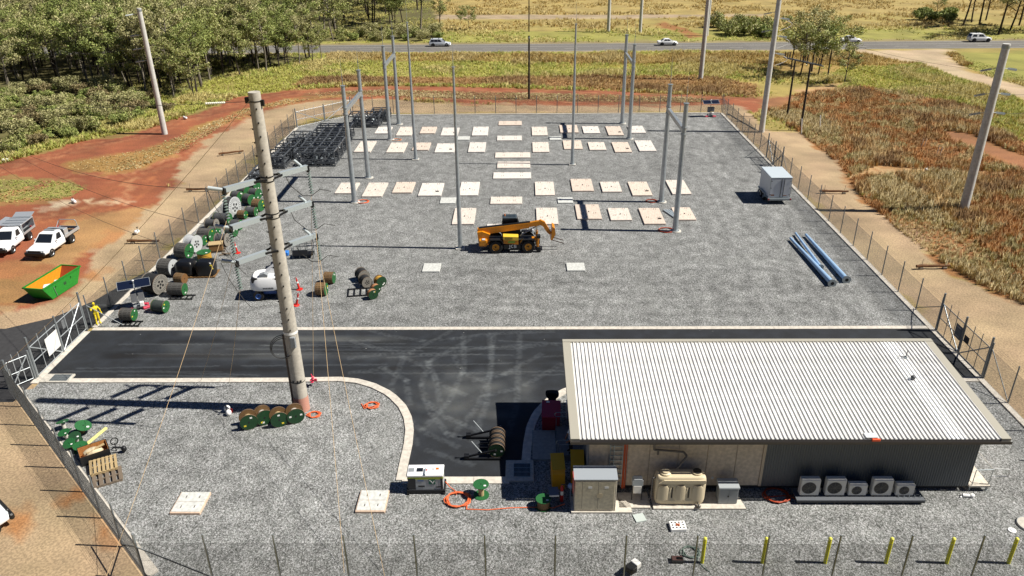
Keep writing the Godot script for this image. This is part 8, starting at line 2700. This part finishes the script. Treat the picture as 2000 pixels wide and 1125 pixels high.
func shrub_kind(sd: int, r: float, h: float, cols: Array) -> Array:
	var rg := RandomNumberGenerator.new()
	rg.seed = sd
	var w := MB.new()
	var lv := MB.new()
	for i in 11:
		var a := TAU * i / 11 + rg.randf()
		var L := r * rg.randf_range(0.15, 0.85)
		var e := Vector3(cos(a) * L, h * rg.randf_range(0.45, 0.95) * (1.0 - 0.3 * L / r), sin(a) * L)
		limb(w, Vector3.ZERO, e, 0.04, 0.012, Vector3(0, 0.1, 0), 3)
		leaf_cloud(lv, e, Vector3(r * 0.36, h * 0.2, r * 0.36), 120, 0.14, cols, rg)
		leaf_cloud(lv, e * 0.6, Vector3(r * 0.3, h * 0.22, r * 0.3), 60, 0.14, cols, rg)
	return [w.mesh(), lv.mesh()]
var bark_m: Material
var pale_m: Material
var leaf_m: Material
func plant(called: String, kind: Array, at: Vector3, sc: float, turn: float, label: String, cat: String, group: String, pale := false) -> void:
	var t := thing(called, label, cat, at, turn, group)
	t.scale = Vector3.ONE * sc
	part(t, "trunk" if cat == "tree" else "stems", kind[0], pale_m if pale else bark_m)
	part(t, "crown" if cat == "tree" else "foliage", kind[1], leaf_m)
func scatter(poly: Array, n: int, gap: float) -> Array:
	var pv := PackedVector2Array(poly)
	var lo := pv[0]
	var hi := pv[0]
	for p in pv:
		lo = lo.min(p)
		hi = hi.max(p)
	var out := []
	var tries := 0
	while out.size() < n and tries < n * 60:
		tries += 1
		var p := Vector2(rng.randf_range(lo.x, hi.x), rng.randf_range(lo.y, hi.y))
		if not Geometry2D.is_point_in_polygon(p, pv): continue
		var ok := true
		for q in out:
			if q.distance_squared_to(p) < gap * gap:
				ok = false
				break
		if ok: out.append(p)
	return out
func build_trees() -> void:
	bark_m = mat("bark_dark", "4a4038", 0.95, 0.0, "fine", 0.8)
	pale_m = mat("bark_pale", "8d8577", 0.95, 0.0, "fine", 0.8)
	var lm := mat("leaf", "ffffff", 0.7)
	lm.backlight_enabled = true
	lm.backlight = Color(0.3, 0.32, 0.1)
	leaf_m = lm
	var olive := [Color(0.282, 0.32, 0.0896), Color(0.346, 0.358, 0.128), Color(0.218, 0.256, 0.0704), Color(0.435, 0.397, 0.192)]
	var green := [Color(0.256, 0.32, 0.0832), Color(0.333, 0.358, 0.109), Color(0.205, 0.243, 0.0704)]
	var dull := [Color(0.358, 0.346, 0.154), Color(0.461, 0.422, 0.218), Color(0.282, 0.282, 0.109)]
	var kinds := []
	for i in 8: kinds.append(tree_kind(100 + i, [12.0, 10.5, 13.5, 11.0, 14.0, 9.5, 12.5, 11.5][i], [3.3, 3.6, 3.1, 3.9, 3.6, 3.0, 4.0, 3.4][i], [0.4, 0.34, 0.46, 0.36, 0.44, 0.33, 0.38, 0.42][i], i % 3 == 0, 1.35, [olive, green, dull, olive, green, olive, dull, green][i]))
	var near := [Vector2(-124.46, -149.39), Vector2(-93.22, -139.98), Vector2(-84.89, -143.35), Vector2(-74.51, -139.43), Vector2(-58.03, -131.42), Vector2(-54.44, -131.33), Vector2(-56.66, -147.22), Vector2(-52.26, -156.35), Vector2(-46.88, -158.93), Vector2(-42.55, -167.62), Vector2(-43.07, -170.79), Vector2(-143.76, -174.7)]
	for p in scatter(near, 205, 2.25): plant("eucalypt_tree", kinds[rng.randi() % 8], Vector3(p.x, 0, p.y), rng.randf_range(0.72, 1.05), rng.randf() * TAU, "slender eucalypt in the woodland between the red track and the highway", "tree", "woodland before the highway", rng.randf() < 0.45)
	# single trunks at the wood's edge
	var edge := [Vector2(-57.52, -129.07), Vector2(-54.54, -129.76), Vector2(-88.73, -135.54), Vector2(-70.14, -135.01), Vector2(-48.95, -151.99), Vector2(-47.5, -155.65), Vector2(-44.15, -158.27), Vector2(-42.4, -161.62), Vector2(-41.33, -165.13), Vector2(-52.29, -147.08), Vector2(-50.76, -153.1), Vector2(-45.91, -157.23)]
	for i in edge.size(): plant("eucalypt_tree", kinds[(i * 3) % 8], Vector3(edge[i].x, 0, edge[i].y), [0.8, 0.75, 0.85, 0.9, 0.8, 0.75, 0.7, 0.62, 0.55, 0.8, 0.8, 0.72][i], i * 1.3, "slender eucalypt in the woodland between the red track and the highway", "tree", "woodland before the highway", i % 2 == 0)
	var far := [Vector2(-214.94, -195.08), Vector2(-62.33, -189.19), Vector2(-17.98, -191.93), Vector2(-21.36, -215.22), Vector2(-26.9, -249.67), Vector2(-31.81, -289.07), Vector2(-138.8, -311.79), Vector2(-342.92, -319.45)]
	var deep := []
	for p in scatter(far, 270, 2.8):
		if p.y < -216.0 or p.x < -125.0:
			deep.append(p)
			continue
		plant("eucalypt_tree", kinds[rng.randi() % 8], Vector3(p.x, 0, p.y), rng.randf_range(0.95, 1.35), rng.randf() * TAU, "tall eucalypt in the woodland across the highway", "tree", "woodland across the highway", rng.randf() < 0.5)
	# what lies deeper in that wood reads as one mass
	for p in scatter([Vector2(-45, -283), Vector2(70, -283), Vector2(80, -296), Vector2(-50, -298)], 30, 3.0): deep.append(p)
	var wood := Node3D.new()
	wood.name = "distant_forest"
	add_child(wood)
	wood.set_meta("kind", "stuff")
	tag(wood, "deep woodland behind the first rows of trees across the highway", "forest")
	for k in 8:
		var tf := []
		for i in deep.size():
			if i % 8 == k: tf.append(Transform3D(Basis(Vector3.UP, rng.randf() * TAU) * Basis.from_scale(Vector3.ONE * rng.randf_range(0.95, 1.35)), Vector3(deep[i].x, 0, deep[i].y)))
		for j in 2:
			var mm := MultiMesh.new()
			mm.transform_format = MultiMesh.TRANSFORM_3D
			mm.mesh = kinds[k][j]
			mm.instance_count = tf.size()
			for i in tf.size(): mm.set_instance_transform(i, tf[i])
			var o := MultiMeshInstance3D.new()
			o.multimesh = mm
			o.material_override = leaf_m if j else bark_m
			o.name = "crowns" if j else "trunks"
			wood.add_child(o, true)
	# roadside clump on the right
	var clump := [Vector2(51.12, -151.2), Vector2(50.39, -143.8), Vector2(55.19, -154.77), Vector2(53.9, -144.64), Vector2(55.9, -145.05), Vector2(55.58, -136.43), Vector2(54.09, -148.55)]
	var clab := ["leftmost slim tree of the roadside clump before the highway", "second tree of the roadside clump behind the twin posts", "tree at the back of the roadside clump", "leafy middle tree of the roadside clump", "thick trunked tree of the roadside clump", "rightmost leaning slim tree of the roadside clump", "dense crowned tree in the middle of the roadside clump"]
	for i in clump.size(): plant("roadside_tree", kinds[[0, 3, 6, 1, 3, 5, 6][i]], Vector3(clump[i].x, 0, clump[i].y), [0.8, 0.85, 0.85, 0.85, 0.9, 0.72, 0.85][i], i * 0.9, clab[i], "tree", "roadside clump")
	var tr := [Vector2(111.34, -206.45), Vector2(117.36, -213.88), Vector2(116.3, -208.08), Vector2(123.07, -217.64), Vector2(112.62, -192.38), Vector2(118.87, -198.84), Vector2(126.07, -207.57), Vector2(115.65, -228.92), Vector2(120.55, -193.65), Vector2(127.03, -198.44)]
	for i in tr.size(): plant("eucalypt_tree", kinds[(i * 5 + 2) % 8], Vector3(tr[i].x, 0, tr[i].y), [1.1, 1.2, 1.1, 1.25, 1.45, 1.3, 1.3, 0.7, 1.3, 1.3][i], i * 1.7, "tall dark trunked tree in the upper right stand across the highway", "tree", "upper right tree stand")
	var lone := [Vector2(-12.92, -205.32), Vector2(-15.92, -214.94), Vector2(-20.31, -203.88)]
	for i in 3: plant("young_tree", kinds[[5, 1, 0][i]], Vector3(lone[i].x, 0, lone[i].y), [0.62, 0.36, 0.8][i], i, ["lone young tree right of the woodland across the highway", "small sapling beside the lone young tree across the highway", "slim young tree at the woodland's right edge across the highway"][i], "tree", "")
	# shrubs
	var sk := []
	for i in 5: sk.append(shrub_kind(300 + i, [1.7, 1.3, 2.1, 1.5, 1.1][i], [2.4, 1.7, 2.9, 2.0, 1.3][i], [olive, green, dull, [Color(0.28, 0.22, 0.11), Color(0.22, 0.19, 0.085)], green][i]))
	var bush := [Vector2(-117.83, -140.71), Vector2(-88.79, -132.67), Vector2(-81.02, -137.87), Vector2(-69.69, -135), Vector2(-56.39, -124.21), Vector2(-53.18, -117.31), Vector2(-57.41, -110.35), Vector2(-62.02, -102.29), Vector2(-66.08, -95.2), Vector2(-77.37, -87.65)]
	for p in scatter(bush, 230, 1.25): plant("wattle_shrub", sk[rng.randi() % 5], Vector3(p.x, 0, p.y), rng.randf_range(0.75, 1.15), rng.randf() * TAU, "leafy shrub in the thicket left of the pale track pole", "shrub", "thicket beside the red track")
	for p in scatter([Vector2(45.75, -192.24), Vector2(57.38, -188.52), Vector2(63.02, -206.12), Vector2(51.13, -213.41)], 16, 2.2): plant("dense_bush", sk[[1, 4, 0][rng.randi() % 3]], Vector3(p.x, 0, p.y), rng.randf_range(1.3, 2.0), rng.randf() * TAU, "dark green bush in the thicket across the highway right of centre", "shrub", "thicket across the highway")
	for p in scatter([Vector2(104.24, -220.78), Vector2(112.1, -213.16), Vector2(119.77, -228.68), Vector2(111.15, -231.49)], 9, 2.4): plant("dense_bush", sk[[1, 4][rng.randi() % 2]], Vector3(p.x, 0, p.y), rng.randf_range(1.1, 1.6), rng.randf() * TAU, "dark bush below the upper right tree stand", "shrub", "bushes below the tree stand")
	for p in scatter([Vector2(-55, -188.87), Vector2(-18.91, -188.82), Vector2(-19.5, -195.25), Vector2(-57.2, -196.99)], 22, 2.5): plant("dense_bush", sk[[0, 2, 1][rng.randi() % 3]], Vector3(p.x, 0, p.y), rng.randf_range(0.8, 1.3), rng.randf() * TAU, "undergrowth shrub at the foot of the woodland across the highway", "shrub", "undergrowth across the highway")
func build_grass() -> void:
	var gm := mat("grass", "ffffff", 0.85)
	gm.backlight_enabled = true
	gm.backlight = Color(0.14, 0.13, 0.05)
	var tuft := []
	for v in 3:
		var rg := RandomNumberGenerator.new()
		rg.seed = 500 + v
		var m := MB.new()
		for i in 13:
			var a := rg.randf() * TAU
			var r := rg.randf() * 0.4
			var p := Vector3(cos(a) * r, 0, sin(a) * r)
			var h := rg.randf_range(0.55, 1.1)
			var lean := Vector3(rg.randf_range(-0.45, 0.45), 0, rg.randf_range(-0.45, 0.45)) * h
			var w := Vector3(cos(a + 1.3), 0, sin(a + 1.3)) * rg.randf_range(0.03, 0.055)
			var q := p + lean * 0.4 + Vector3(0, h * 0.6, 0)
			var e := p + lean + Vector3(0, h, 0)
			var nn := (Vector3.UP * 1.2 + w.cross(Vector3.UP).normalized()).normalized()
			m.trin(p - w, p + w, q + w * 0.7, nn, nn, nn)
			m.trin(p - w, q + w * 0.7, q - w * 0.7, nn, nn, nn)
			m.trin(q - w * 0.7, q + w * 0.7, e, nn, nn, nn)
		tuft.append(m.mesh())
	var cols := {1: [Color(0.45, 0.46, 0.1), Color(0.52, 0.49, 0.15), Color(0.38, 0.42, 0.09), Color(0.58, 0.5, 0.2)], 2: [Color(0.5, 0.38, 0.14), Color(0.43, 0.3, 0.1), Color(0.56, 0.45, 0.2)], 3: [Color(0.4, 0.24, 0.1), Color(0.48, 0.33, 0.14), Color(0.32, 0.2, 0.09)], 4: [Color(0.52, 0.4, 0.2), Color(0.42, 0.36, 0.16), Color(0.56, 0.46, 0.25)], 5: [Color(0.34, 0.38, 0.09), Color(0.46, 0.42, 0.14)], 6: [Color(0.46, 0.23, 0.08), Color(0.52, 0.3, 0.12), Color(0.4, 0.19, 0.06), Color(0.56, 0.4, 0.19)]}
	var nz := FastNoiseLite.new()
	nz.seed = 77
	nz.frequency = 0.05
	nz.fractal_octaves = 3
	var list := [[], [], []]
	var put := func(x: float, z: float, far: float) -> void:
		var s := at_image(sward, x, z)
		if s.g < 0.01: return
		var n := nz.get_noise_2d(x, z)
		if rng.randf() > s.g * 1.7 + n * 0.7: return
		var kind := int(round(s.b * 10.0))
		if not cols.has(kind): return
		if kind == 6:
			var g := nz.get_noise_2d(x * 2.2 + 90.0, z * 3.0)
			kind = 4 if g > 0.16 else (3 if g < -0.2 else 6)
		var pal: Array = cols[kind]
		var c: Color = pal[clampi(int((n * 1.6 + 0.5) * pal.size() + rng.randf_range(-0.8, 0.8)), 0, pal.size() - 1)] * rng.randf_range(0.75, 1.15)
		var h := maxf(0.12, s.r * 1.7 * rng.randf_range(0.5, 1.3) * (1.0 + n))
		var w := (0.32 + h * 0.36) * far
		list[rng.randi() % 3].append([Transform3D(Basis(Vector3.UP, rng.randf() * TAU) * Basis.from_scale(Vector3(w, h, w)), Vector3(x, 0, z)), c])
	for i in 300000: put.call(rng.randf_range(-70, 90), rng.randf_range(-172, -52), 1.0)
	for i in 120000: put.call(rng.randf_range(-60, 190), rng.randf_range(-290, -184), 1.5)
	for v in 3:
		var mm := MultiMesh.new()
		mm.transform_format = MultiMesh.TRANSFORM_3D
		mm.use_colors = true
		mm.mesh = tuft[v]
		mm.instance_count = list[v].size()
		for i in list[v].size():
			mm.set_instance_transform(i, list[v][i][0])
			mm.set_instance_color(i, list[v][i][1])
		var o := MultiMeshInstance3D.new()
		o.multimesh = mm
		o.material_override = gm
		o.name = numbered("grass")
		add_child(o)
		o.set_meta("kind", "stuff")
		tag(o, ["dry reddish and yellow grass growing round the yard", "tall straw coloured grass growing between the tracks and roads", "yellow green grass growing beside the highway and tracks"][v], "grass")
